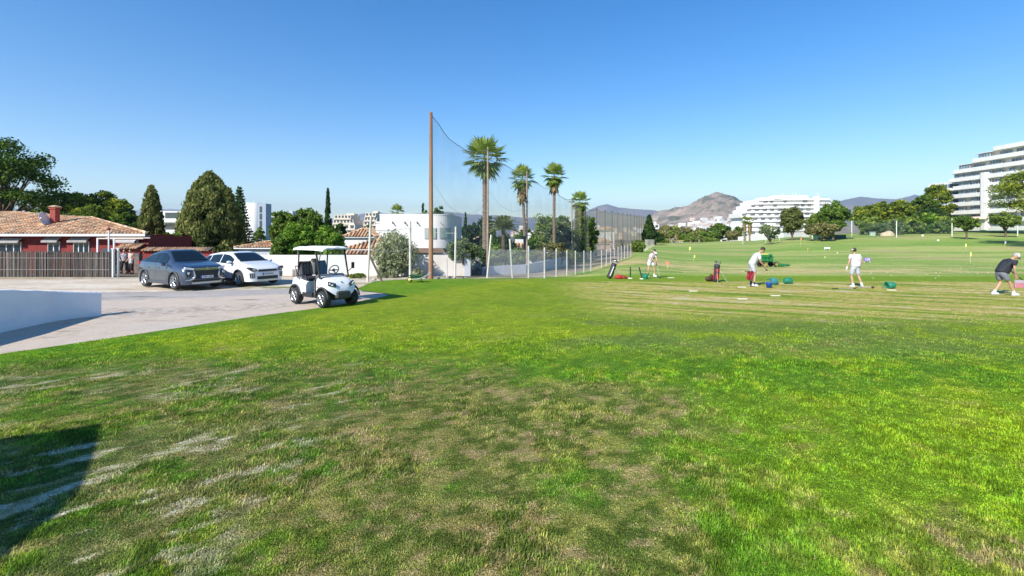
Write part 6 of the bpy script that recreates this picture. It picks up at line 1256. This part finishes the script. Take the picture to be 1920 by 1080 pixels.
def basket(px, d, label, lying=False, mat=grn, rz=0, s=1.0, name='ball_basket'):
    x = X(px, d); t = thing(name, label, 'basket', (x, d, 0), rz, 'green ball baskets on the tee line'); m = MB(); T = Matrix.Translation((0, 0, .15*s)) @ Matrix.Rotation(R(100), 4, 'Y') @ Matrix.Translation((0, 0, -.15*s)) if lying else Matrix.Identity(4); m.T = T
    n = 20
    for k in range(6): z_ = .32*s*k/5; rr = (.12+.07*k/5)*s; m.tube([(rr*math.cos(q), rr*math.sin(q), z_) for q in np.linspace(0, 2*math.pi, n+1)], .012, 4, False)
    for k in range(n): q = 2*math.pi*k/n; m.tube([(.12*s*math.cos(q), .12*s*math.sin(q), 0), (.19*s*math.cos(q), .19*s*math.sin(q), .32*s)], .012, 4, False)
    m.lathe((0, 0, 0), [(0, .005), (.12*s, .005), (.185*s, .28*s), (.18*s, .28*s), (.11*s, .02), (0, .02)], 18); part(m, 'shell', mat, t); m = MB(); m.T = T; m.tube([(.19*s*math.cos(q), 0, .32*s+.17*s*math.sin(q)) for q in np.linspace(0, math.pi, 12)], .012, 5); part(m, 'handle', mat, t); return t
basket(1210, 25.3, 'upright green ball basket at the feet of the woman', s=.9); basket(1452, 22.6, 'bluish green basket lying just behind the blue bucket', True, M('teal_plastic', (.03, .22, .24), (.03, .16, .18), sc_=10), R(160), .95); basket(1476, 22.9, 'green basket lying right of the blue bucket', True, grn, R(15), .95); basket(1670, 20.9, 'green basket lying at the far right of the tee line', True, grn, R(170), .95)
t = thing('blue_bucket', 'small blue bucket on the tee line', 'bucket', (X(1442, 21.2), 21.2, 0)); m = MB(); m.lathe((0, 0, 0), [(0, 0), (.10, 0), (.14, .22), (.15, .235), (.13, .23), (.09, .02), (0, .02)], 20); part(m, 'body', M('blue_plastic', (.01, .09, .42), rough=.4), t); m = MB(); m.tube([(.145*math.cos(q), .03, .225+.10*math.sin(q)) for q in np.linspace(0, math.pi, 12)], .006, 5); part(m, 'handle', galv, t)
t = thing('club_caddy', 'red cloth hung on a black hooked stand beside the bending man', 'stand', (X(1407, 21.7), 21.7, 0)); m = MB(); m.tube([(.02, 0, 0), (-.03, 0, .35), (-.05, 0, .72)], .016, 6); m.tube([(.0, 0, .01), (.20, 0, .01)], .02, 6); m.tube([(-.26, 0, .70), (.14, 0, .66)], .014, 6); part(m, 'stand', blackp, t); m = MB(); G = [[(-.14+.27*u+.04*math.sin(v*6), .02*math.sin(u*9+v*4), .69-.37*v-.02*math.sin(u*5)) for u in np.linspace(.1*v, 1-.2*v, 8)] for v in np.linspace(0, 1, 8)]; m.quadgrid(G); m.quadgrid([[(p[0], p[1]+.07, p[2]) for p in row] for row in G]); part(m, 'red_towel', M('red_towel', (.33, .01, .03), (.22, .01, .02), sc_=8, rough=.85), t)
def club(name, label, a, b, loc, head=.05, parent=None):
    t = thing(name, label, 'golf club', loc) if parent is None else None; m = MB(); a, b = Vector(a), Vector(b); m.tube([a.lerp(b, .25), b], .009, 6); s = part(m, 'shaft', galv, t); m = MB(); m.tube([a, a.lerp(b, .27)], .016, 6); part(m, 'grip', blackp, t); m = MB(); m.ball(b, (head*1.5, head, head), 10, 6); part(m, 'club_head', blackp, t); return t
club('golf_club', 'golf club lying flat on the ground behind the man in white', (-.5, 0, .02), (.5, .05, .02), (X(1582, 20.7), 20.7, 0), .03); club('golf_driver', 'driver lying on the grass with its black head up beside the man in white', (-.45, .1, .03), (.33, 0, .07), (X(1622, 20.8), 20.8, 0), .045)
mats_ = M('tee_mat_white', (.72, .68, .52), rough=.8)
for i, (px, d) in enumerate([(1391, 21.3), (1454, 18.3), (1392, 17.4), (1672, 20.2), (1258, 25.9), (1300, 19.8)]):
    m = MB(); m.box((0, 0, .015), (.34, .12, .03), bev=.01); solo(m, 'tee_marker', mats_, ['pale flat tee marker left of the red towel stand', 'pale flat tee marker below the blue bucket', 'pale flat tee marker on the worn strip nearest the camera', 'pale flat marker before the rightmost basket', 'pale flat marker right of the woman', 'pale flat marker between the woman and the red golf bag'][i], 'tee marker', (X(px, d), d, .005), 0, 'pale tee markers')
# flags and range signs
def flag(px, d, vt, vb, label, col, w_=.5, h=.45, name='range_flag', double=False):
    d = dfor(px, vb+1); x = X(px, d); zb = gz(x, d)-.05; zt = Z(vt, d); w_ = max(w_*.8, .003*d); h = min(h, (zt-zb)*.45); t = thing(name, label, 'flag', (x, d, zb), 0, 'target flags on the range'); m = MB(); m.tube([(0, 0, 0), (0, 0, zt-zb)], .018, 5); part(m, 'pole', M('flag_pole', (.62, .62, .3), rough=.6), t)
    m = MB(); G = [[(w_*u, .06*math.sin(u*6+v), zt-zb-h*v-.05*u) for u in np.linspace(0 if not double else -1, 1, 9)] for v in np.linspace(0, 1, 4)]; m.quadgrid(G); part(m, 'cloth', M(col[0], col[1], rough=.8), t)
OR = ('flag_orange', (.65, .20, .12)); YE = ('flag_yellow', (.65, .68, .18)); PU = ('flag_violet', (.38, .34, .55)); WH = ('flag_white', (.75, .75, .7))
flag(1252, 40, 491, 503, 'orange target flag right of the woman', OR, .22, .22, double=True); flag(1292, 120, 463, 474, 'pale yellow target flag in the far middle of the range', YE, .5, .7); flag(1301, 80, 478, 489, 'small yellow target flag right of the woman', YE, .25, .4)
flag(1501, 110, 446, 461, 'red and yellow target flag on the far slope', OR, .45, .5); flag(1514, 85, 465, 472, 'tiny reddish flag below the far slope flag', OR, .2, .2); flag(1810, 90, 457, 468, 'bright yellow target flag left of the walking man', YE, .28, .6); flag(1819, 60, 473, 493, 'thin yellow target pole left of the walking man', YE, .12, .5); flag(1884, 95, 452, 464, 'pale violet target flag above the walking man', PU, .4, .6); flag(1546, 60, 481, 484, 'very short yellow marker on the middle range', YE, .1, .1)
def rsign(px, d, v0, v1, w_, label, mat, text=None):
    d0 = d; d = dfor(px, v1+2.5); w_ *= d/d0; x = X(px, d); zb = gz(x, d)-.05; t = thing('range_sign', label, 'distance sign', (x, d, zb), 0, None); z0, z1 = Z(v1, d)-zb, Z(v0, d)-zb; m = MB(); m.box((0, 0, (z0+z1)/2), (w_, .05, z1-z0), bev=.015); b = part(m, 'board', mat, t)
    for s in (-1, 1): m = MB(); m.box((s*w_*.42, .03, z1/2-.02), (.05, .05, z1)); part(m, 'leg', wframe, t)
    if text: platefont(b, text, (z1-z0)*.95, (0, -.03, (z0+z1)/2), M('sign_white', (.8, .8, .8)), rotz=0, name='sign_text', ext=.004)
rsign(1626, 52, 483, 490, .75, 'violet distance sign reading 150 behind the man in white', M('sign_violet', (.20, .12, .42), rough=.5), '150'); rsign(1551, 80, 463.5, 466.5, 1.0, 'white distance board on the middle of the range', M('sign_pale', (.75, .72, .75), rough=.5))
t = thing('pink_banner', 'pale pink banner cut by the right picture edge behind the walking man', 'banner', (X(1921, 21.2), 21.2, 0)); m = MB(); m.box((0, 0, Z(535, 21.2)), (.85, .05, .24), bev=.02); part(m, 'board', M('banner_pink', (.50, .20, .24), (.42, .16, .2), sc_=2, rough=.7), t); m = MB(); m.box((0, -.0, Z(535, 21.2)+.17), (.85, .05, .12)); part(m, 'upper_board', M('banner_lilac', (.42, .36, .42)), t)
for s in (-1, 1): m = MB(); m.box((s*.36, .04, .1), (.04, .04, .22)); part(m, 'leg', galv, t)
for i, (px, d, v) in enumerate([(1730, 105, 442), (1759, 95, 451), (1612, 60, 480), (1570, 70, 474)]):
    d = dfor(px, v+4); x = X(px, d); t = thing('target_marker', ['round pale marker high on the right slope', 'round pale marker lower on the right slope', 'small pale marker left of the violet sign', 'small pale marker left of the man in white'][i], 'target marker', (x, d, gz(x, d)), 0, 'round pale markers on the range'); m = MB(); hh = max(.15, Z(v, d)-gz(x, d)); m.tube([(0, 0, 0), (0, 0, hh)], .015, 5); part(m, 'stem', wframe, t); m = MB(); m.ball((0, 0, hh), .0022*d if i < 2 else .0012*d, 10, 8); part(m, 'ball', M('marker_yellow', (.78, .78, .62), rough=.6), t)
rng = np.random.default_rng(9); mb0 = MB(); mb0.ball((0, 0, 0), .0215, 6, 4); me0 = None
for i in range(60):
    cq = [(1330, 38), (1660, 34), (1700, 42), (1790, 45), (1820, 36), (1590, 50), (1850, 58), (1460, 40)][int(rng.integers(8))]; d = max(26, cq[1]+rng.normal()*6); px = cq[0]+rng.normal()*45; x = X(px, d)
    if me0 is None: o = put('golf_ball', mb0.mesh('golf_ball'), M('ball_white', (.8, .8, .76), rough=.5)); me0 = o.data
    else: o = put('golf_ball', me0, None)
    o.location = (x, d, gz(x, d)+.03); tag(o, 'white golf ball lying on the grass of the range', 'golf ball', 'golf balls scattered on the range')
# ------------------------------------------------------------------ people
skinm = M('skin', (.50, .29, .19), (.44, .25, .16), sc_=6, rough=.55)
def skin(name, nodes, edges, mat, parent, root=0, extra=None, sub=1):
    bm = bmesh.new(); L = bm.verts.layers.skin.verify(); vs = []
    for p, r in nodes:
        v = bm.verts.new(p); v[L].radius = r if isinstance(r, tuple) else (r, r); v[L].use_root = False; vs.append(v)
    vs[root][L].use_root = True
    for a, b in edges: bm.edges.new((vs[a], vs[b]))
    me = bpy.data.meshes.new(name+'_cage'); bm.to_mesh(me); bm.free(); o = bpy.data.objects.new(name, me); COL.objects.link(o)
    sk = o.modifiers.new('skin', 'SKIN'); sk.use_smooth_shade = True; s = o.modifiers.new('sub', 'SUBSURF'); s.levels = s.render_levels = sub
    bpy.context.view_layer.update(); me2 = bpy.data.meshes.new_from_object(o.evaluated_get(bpy.context.evaluated_depsgraph_get())); bpy.data.objects.remove(o); me2.name = name
    if extra:
        bm = bmesh.new(); bm.from_mesh(me2); e = extra.mesh('tmp'); bm.from_mesh(e); bm.to_mesh(me2); bm.free()
    me2.materials.clear(); me2.materials.append(mat)
    for p in me2.polygons: p.use_smooth = True
    o = bpy.data.objects.new(name, me2); COL.objects.link(o); o.parent = parent; return o
def hand(m, wr, dr, s=1.0, curl=.5, side=1):
    """palm, four bent fingers and a thumb"""
    wr = Vector(wr); dr = Vector(dr).normalized(); sd = dr.cross(Vector((0, 0, 1))); sd = Vector((0, 1, 0)) if sd.length < .2 else sd.normalized(); nn = sd.cross(dr).normalized()
    m.tube([wr-dr*.02, wr+dr*.04*s, wr+dr*.085*s], [.026*s, .036*s, .030*s], 8)
    for k, ln in enumerate((.075, .085, .080, .062)):
        b = wr+dr*.08*s+sd*(-.030+.020*k)*s; p1 = b+dr*ln*.5*s-nn*.01*curl*s; p2 = p1+(dr*(1-curl)-nn*curl).normalized()*ln*.35*s; p3 = p2+(dr*(.5-curl)-nn).normalized()*ln*.25*s; m.tube([b, p1, p2, p3], [.010*s, .009*s, .008*s, .006*s], 6)
    b = wr+dr*.03*s-sd*.032*s*side; m.tube([b, b-sd*.03*s*side+dr*.03*s, b-sd*.035*s*side+dr*.06*s-nn*.01], [.012*s, .011*s, .008*s], 6)
def person(label, loc, rz, J, top, bottom, shoe, hairc, s=1.0, cap=None, sleeve=.55, leg=.9, fem=False, skirt=False, glove=None, vis=None, sock=None, ponytail=False, bulk=1.0):
    r = thing('person', label, 'person', loc, rz); V = lambda p: Vector(p)*s; j = {k: V(v) for k, v in J.items()}
    N = []; E = []; I = {}
    def node(k, p, q): I[k] = len(N); N.append((tuple(p), q*s if not isinstance(q, tuple) else (q[0]*s, q[1]*s))); return I[k]
    w = .92 if fem else 1.0
    node('pel', j['pelvis'], .080*w); node('sp', j['spine'], .078*w); node('ch', j['chest'], .080*w); node('nk', j['neck'], .052); node('hb', j['neck'].lerp(j['head'], .55), .058)
    E += [(0, 1), (1, 2), (2, 3), (3, 4)]
    for sd in ('L', 'R'):
        node('sh'+sd, j['sh'+sd], .044*w); node('ua'+sd, j['sh'+sd].lerp(j['el'+sd], .5), .042*w); node('el'+sd, j['el'+sd], .038*w); node('fa'+sd, j['el'+sd].lerp(j['wr'+sd], .4), .037*w); node('wr'+sd, j['wr'+sd], .024*w)
        E += [(I['ch'], I['sh'+sd]), (I['sh'+sd], I['ua'+sd]), (I['ua'+sd], I['el'+sd]), (I['el'+sd], I['fa'+sd]), (I['fa'+sd], I['wr'+sd])]
        node('hp'+sd, j['hp'+sd], .062*w); node('th'+sd, j['hp'+sd].lerp(j['kn'+sd], .45), .062*w); node('kn'+sd, j['kn'+sd], .053); node('cf'+sd, j['kn'+sd].lerp(j['an'+sd], .35), .055); node('an'+sd, j['an'+sd], .034); node('to'+sd, j['an'+sd]+Vector((.07, 0, -.045))*s, .03)
        E += [(0, I['hp'+sd]), (I['hp'+sd], I['th'+sd]), (I['th'+sd], I['kn'+sd]), (I['kn'+sd], I['cf'+sd]), (I['cf'+sd], I['an'+sd]), (I['an'+sd], I['to'+sd])]
    # head turned along the neck
    m = MB(); up = (j['head']-j['neck']).normalized(); fw = Vector(J.get('look', (1, 0, -.2))).normalized(); fw = (fw-up*fw.dot(up)).normalized(); sd_ = up.cross(fw)
    m.T = Matrix.Translation(j['head']) @ Matrix((fw, sd_, up)).transposed().to_4x4() @ Matrix.Diagonal((s, s, s, 1))
    HT = m.T.copy()
    m.ball((0, 0, .015), (.095, .076, .105), 16, 12); m.ball((.028, 0, -.045), (.062, .056, .062), 12, 8); m.ball((.094, 0, -.012), (.018, .014, .024), 8, 6); m.ball((.082, 0, -.052), (.014, .026, .008), 8, 5)
    for q in (-1, 1): m.ball((-.005, q*.077, -.008), (.018, .010, .030), 8, 6); m.ball((.080, q*.030, .018), (.014, .018, .008), 8, 5)
    m.T = Matrix.Identity(4)
    for sd, q in (('L', 1), ('R', -1)):
        if glove != sd: hand(m, j['wr'+sd], j['wr'+sd]-j['el'+sd], s, .55, q)
    skin('body', N, E, skinm, r, 0, m)
    for q in (-1, 1):
        pass
    m = MB(); m.T = HT
    for q in (-1, 1): m.ball((.086, q*.030, .006), (.010, .012, .007), 8, 6)
    part(m, 'eyes', M('eye_dark', (.03, .02, .02), rough=.3), r)
    # hair
    hm = M('hair_'+hairc[0], hairc[1], rough=.7); m = MB(); m.T = HT; m.ball((-.018, 0, .032), (.098, .086, .102), 16, 10); m.v = list(m.v)
    if ponytail: m.ball((-.11, 0, .0), (.035, .03, .04), 8, 6); m.tube([(-.11, 0, 0), (-.13, 0, -.08), (-.11, 0, -.16)], [.03, .028, .01], 8)
    part(m, 'hair', hm, r)
    if cap:
        m = MB(); m.T = HT; m.ball((-.004, 0, .045), (.105, .090, .092), 16, 10); G = [[(.07+.12*t, (.075-.02*t)*u, .055-.02*t-.012*u*u) for u in np.linspace(-1, 1, 9)] for t in np.linspace(0, 1, 5)]; m.quadgrid(G); m.quadgrid([[(p[0], p[1], p[2]-.008) for p in row] for row in G]); part(m, 'cap', cap, r)
    if vis:
        m = MB(); m.T = HT; m.lathe((-.004, 0, .04), [(.104, -.02), (.106, 0), (.102, .03)], 18, sy=.86); G = [[(.07+.12*t, (.075-.02*t)*u, .045-.03*t-.012*u*u) for u in np.linspace(-1, 1, 9)] for t in np.linspace(0, 1, 5)]; m.quadgrid(G); m.quadgrid([[(p[0], p[1], p[2]-.008) for p in row] for row in G]); part(m, 'visor', vis, r)
    # shirt
    N = []; E = []; N.append((tuple(j['pelvis']+Vector((0, 0, -.02))*s), .145*s*w*bulk)); N.append((tuple(j['spine']), .140*s*w*bulk)); N.append((tuple(j['chest']), .148*s*w*bulk)); N.append((tuple(j['chest'].lerp(j['neck'], .45)), .125*s*w)); N.append((tuple(j['chest'].lerp(j['neck'], .85)), .078*s)); E += [(0, 1), (1, 2), (2, 3), (3, 4)]
    for sd in ('L', 'R'):
        b = len(N); N.append((tuple(j['sh'+sd]), .082*s*w)); N.append((tuple(j['sh'+sd].lerp(j['el'+sd], sleeve)), .066*s*w)); E += [(2, b), (b, b+1)]
    skin('shirt', N, E, top, r, 1, sub=2)
    # shorts or trousers
    if leg > 0:
        N = [(tuple(j['pelvis']+Vector((0, 0, .01))*s), .118*s*w*bulk), (tuple(j['pelvis'].lerp(j['spine'], .6)), .12*s*w*bulk)]; E = [(0, 1)]
        for sd in ('L', 'R'):
            b = len(N); N.append((tuple(j['hp'+sd]), .112*s*w)); N.append((tuple(j['hp'+sd].lerp(j['kn'+sd], .5)), .102*s*w)); N.append((tuple(j['hp'+sd].lerp(j['kn'+sd], min(leg, 1.0))), .088*s*w)); E += [(0, b), (b, b+1), (b+1, b+2)]
            if leg > 1: N.append((tuple(j['kn'+sd].lerp(j['an'+sd], leg-1)), .062*s)); E.append((b+2, b+3))
        skin('shorts' if leg <= 1.1 else 'trousers', N, E, bottom, r, 0, sub=2)
    for sd, q in (('L', 1), ('R', -1)):
        a = j['an'+sd]; t = Vector(J.get('toe'+sd, (1, 0, 0))).normalized(); sx = Vector((-t.y, t.x, 0)); m = MB(); T = Matrix((t, sx, Vector((0, 0, 1)))).transposed().to_4x4(); m.T = Matrix.Translation((a.x, a.y, a.z-.085*s)) @ T @ Matrix.Diagonal((s, s, s, 1))
        m.ball((.045, 0, .045), (.135, .048, .050), 12, 8); m.ball((-.03, 0, .065), (.06, .042, .058), 10, 7); m.box((.045, 0, .012), (.27, .088, .026), bev=.012); part(m, 'shoe', shoe, r)
        if sock: m = MB(); m.tube([a+Vector((0, 0, -.02))*s, a+(j['kn'+sd]-a).normalized()*.10*s], [.043*s, .045*s], 10); part(m, 'sock', sock, r)
    if glove: m = MB(); hand(m, j['wr'+glove], j['wr'+glove]-j['el'+glove], s*1.1, .55, 1 if glove == 'L' else -1); part(m, 'glove', M('glove_white', (.8, .8, .8), rough=.6), r)
    return r, j
wshirt = M('white_polo', (.62, .62, .64), (.52, .52, .56), sc_=5, rough=.85); wshort = M('pale_shorts', (.47, .48, .52), (.38, .39, .44), sc_=5, rough=.85); navy = M('navy_shirt', (.018, .02, .03), rough=.8); gshort = M('grey_shorts', (.20, .21, .25), (.14, .15, .19), sc_=5, rough=.85); wshoe = M('white_shoe', (.60, .60, .61), rough=.5); wsock = M('white_sock', (.75, .75, .75), rough=.8)
darkh = ('dark', (.025, .018, .014)); brown = ('brown', (.08, .045, .025)); grey = ('grey', (.35, .33, .31))
# woman addressing the ball, facing the camera and turned a little right
Jw = dict(pelvis=(-.12, 0, .88), spine=(-.04, 0, 1.05), chest=(.10, 0, 1.20), neck=(.20, 0, 1.33), head=(.29, -.02, 1.43), look=(.7, 0, -.75), shL=(.14, .16, 1.25), shR=(.14, -.16, 1.24), elL=(.27, .13, 1.03), elR=(.26, -.14, 1.02), wrL=(.37, .03, .84), wrR=(.37, -.03, .81), hpL=(-.10, .09, .86), hpR=(-.10, -.09, .86), knL=(-.02, .19, .47), knR=(-.02, -.19, .47), anL=(-.07, .22, .09), anR=(-.07, -.22, .09), toeL=(1, .25, 0), toeR=(1, -.25, 0))
pw, jw = person('person in white shorts and visor bent over the ball beside two black dividers', (X(1222, 26.6), 26.6, 0), R(-72), Jw, M('pinkish_top', (.72, .68, .74), (.60, .45, .52), sc_=14, rough=.85), M('white_skort', (.66, .65, .67), rough=.85), wshoe, darkh, s=1.0, vis=wframe, sleeve=.75, leg=.62, fem=True, ponytail=True, sock=wsock, bulk=1.12)
def held(label, root, a, b, head=.04, name='golf_club'):
    M_ = Matrix.Translation(root.location) @ Matrix.Rotation(root.rotation_euler.z, 4, 'Z'); A, B = M_ @ Vector(a), M_ @ Vector(b); return club(name, label, (0, 0, 0), B-A, A, head)
held('golf club held down to the ball by the woman in white', pw, (.40, 0, .88), (.70, .05, .03))
# man bending forward, walking right
Jb = dict(pelvis=(-.14, 0, .93), spine=(-.06, 0, 1.08), chest=(.10, 0, 1.30), neck=(.20, 0, 1.46), head=(.32, 0, 1.56), look=(1, 0, -.45), shL=(.13, .18, 1.37), shR=(.12, -.18, 1.36), elL=(.20, .19, 1.10), elR=(.16, -.20, 1.08), wrL=(.38, .07, .90), wrR=(.36, -.08, .86), hpL=(-.13, .09, .90), hpR=(-.12, -.09, .90), knL=(-.06, .10, .50), knR=(-.02, -.10, .50), anL=(-.12, .10, .09), anR=(-.06, -.10, .09))
pb, jb = person('person in white polo and pale shorts bending forward beside the red towel stand', (X(1415, 21.9), 21.9, 0), R(-8), Jb, wshirt, wshort, wshoe, darkh, s=1.06, sleeve=.8, leg=.85, sock=M('black_sock', (.03, .03, .03), rough=.8), bulk=1.12)
held('short white putter held by the bending man', pb, (.40, 0, .92), (.52, .02, .74), .035, 'golf_putter')
# man in white seen from behind
Js = dict(pelvis=(0, 0, .93), spine=(0, 0, 1.10), chest=(.01, 0, 1.33), neck=(.02, 0, 1.50), head=(.05, 0, 1.63), look=(1, -.1, -.1), shL=(0, .20, 1.42), shR=(0, -.20, 1.42), elL=(-.04, .30, 1.14), elR=(-.06, -.29, 1.14), wrL=(.0, .36, .90), wrR=(.08, -.28, .93), hpL=(0, .10, .90), hpR=(0, -.10, .90), knL=(.05, .12, .50), knR=(-.02, -.15, .50), anL=(-.02, .10, .09), anR=(-.16, -.20, .12), toeL=(1, .15, 0), toeR=(1, -.4, 0))
ps, js = person('person in white polo seen from behind, walking with a white glove', (X(1603, 21.5), 21.5, 0), R(93), Js, wshirt, wshort, wshoe, darkh, s=1.0, sleeve=.62, leg=.95, glove='L', sock=wsock, bulk=1.15, vis=wframe)
held('short black club in the right hand of the man in white', ps, (.10, -.30, .93), (.20, -.30, .66), .03, 'golf_putter')
# walking man in dark shirt at the right edge
Jr = dict(pelvis=(-.20, 0, .86), spine=(-.12, 0, 1.03), chest=(.08, 0, 1.22), neck=(.22, 0, 1.36), head=(.34, 0, 1.46), look=(1, 0, -.3), shL=(.13, .19, 1.28), shR=(.12, -.20, 1.27), elL=(.22, .24, 1.02), elR=(.08, -.25, 1.00), wrL=(.36, .12, .82), wrR=(.16, -.20, .76), hpL=(-.19, .09, .83), hpR=(-.19, -.09, .83), knL=(-.10, .10, .46), knR=(.06, -.10, .46), anL=(-.34, .08, .10), anR=(.20, -.10, .09))
pr, jr = person('person in dark shirt and white cap stooping at the right edge', (X(1886, 18.6), 18.6, 0), R(-6), Jr, navy, gshort, wshoe, grey, s=1.04, cap=wframe, sleeve=.62, leg=.82, sock=wsock, bulk=1.22)
held('golf club held low and forward by the stooping man in the dark shirt', pr, (.22, -.18, .78), (.95, -.22, .20), .035)
# two people at the porch
Jn = dict(Js); Jn.update(look=(1, 0, 0), wrL=(.18, .20, 1.0), elL=(-.02, .24, 1.12), wrR=(.14, -.2, .98))
for px, d, tc, lb, lg, rz, sl in ((233, 33.6, ('striped_top', (.62, .60, .62), (.12, .12, .14)), 'person in black and white top standing by the left porch pillar', 1.7, -60, .8), (246, 33.4, ('salmon_top', (.62, .32, .24), (.6, .5, .44)), 'person in salmon top standing in the dark porch opening', 1.7, -110, .4)):
    x = X(px, d); person(lb, (x, d, gz(x, d)), R(rz), Jn, M(tc[0], tc[1], tc[2], sc_=9, rough=.85), M('black_trousers', (.02, .02, .025), rough=.8), blackp, brown, s=.98, sleeve=sl, leg=lg)
m = MB(); m.box((0, 0, .16), (.26, .12, .34), bev=.05); m.tube([(-.08, 0, .32), (0, 0, .5), (.08, 0, .32)], .012, 5); solo(m, 'tote_bag', M('pale_bag', (.5, .48, .46), rough=.8), 'pale tote bag held by the person in the salmon top', 'bag', (X(245, 33.1), 33.1, gz(X(245, 33), 33)+.72))
# ------------------------------------------------------------------ unseen slab added outside the frame to throw the shadow at lower left
def add_shadow_caster():
    # slab outline is the wanted lawn shadow moved back along the sun
    h = 3.0; k = h/math.tan(R(SUN_EL)); dx, dy = math.sin(R(SUN_AZ))*k, math.cos(R(SUN_AZ))*k
    pts = [(-5.05, 5.95), (-3.9, 4.35), (-3.62, 3.3), (-3.9, 1.5), (-9.5, 1.8), (-9.0, 5.0), (-5.9, 5.5)]; P = [(x-dx, y-dy) for x, y in pts]; cx, cy = P[4]; r = thing('shadow_caster', 'unseen flat slab added beyond the left edge to shade the near lawn', 'canopy', (cx, cy, 0)); m = MB(); m.slab([(x-cx, y-cy) for x, y in P], h-.12, h); part(m, 'roof', whiteb, r)
    for x, y in (P[3], P[4], P[5]): m = MB(); m.tube([(x-cx, y-cy, 0), (x-cx, y-cy, h-.12)], .06, 8); part(m, 'post', galv, r)
add_shadow_caster()
# ------------------------------------------------------------------ air
def haze():
    m = MB(); m.box((0, 4000, 400), (30000, 22000, 960)); o = put('haze', m.mesh('haze'), None); o['kind'] = 'stuff'; o['label'] = 'thin pale haze over the distance'; o['category'] = 'haze'
    mt = bpy.data.materials.new('haze'); mt.use_nodes = True; n = mt.node_tree.nodes; n.remove(n['Principled BSDF']); v = n.new('ShaderNodeVolumePrincipled'); v.inputs['Color'].default_value = (.66, .80, 1.0, 1); v.inputs['Density'].default_value = 8.5e-5; v.inputs['Anisotropy'].default_value = .2
    mt.node_tree.links.new(v.outputs[0], n['Material Output'].inputs['Volume']); o.data.materials.append(mt)
haze()
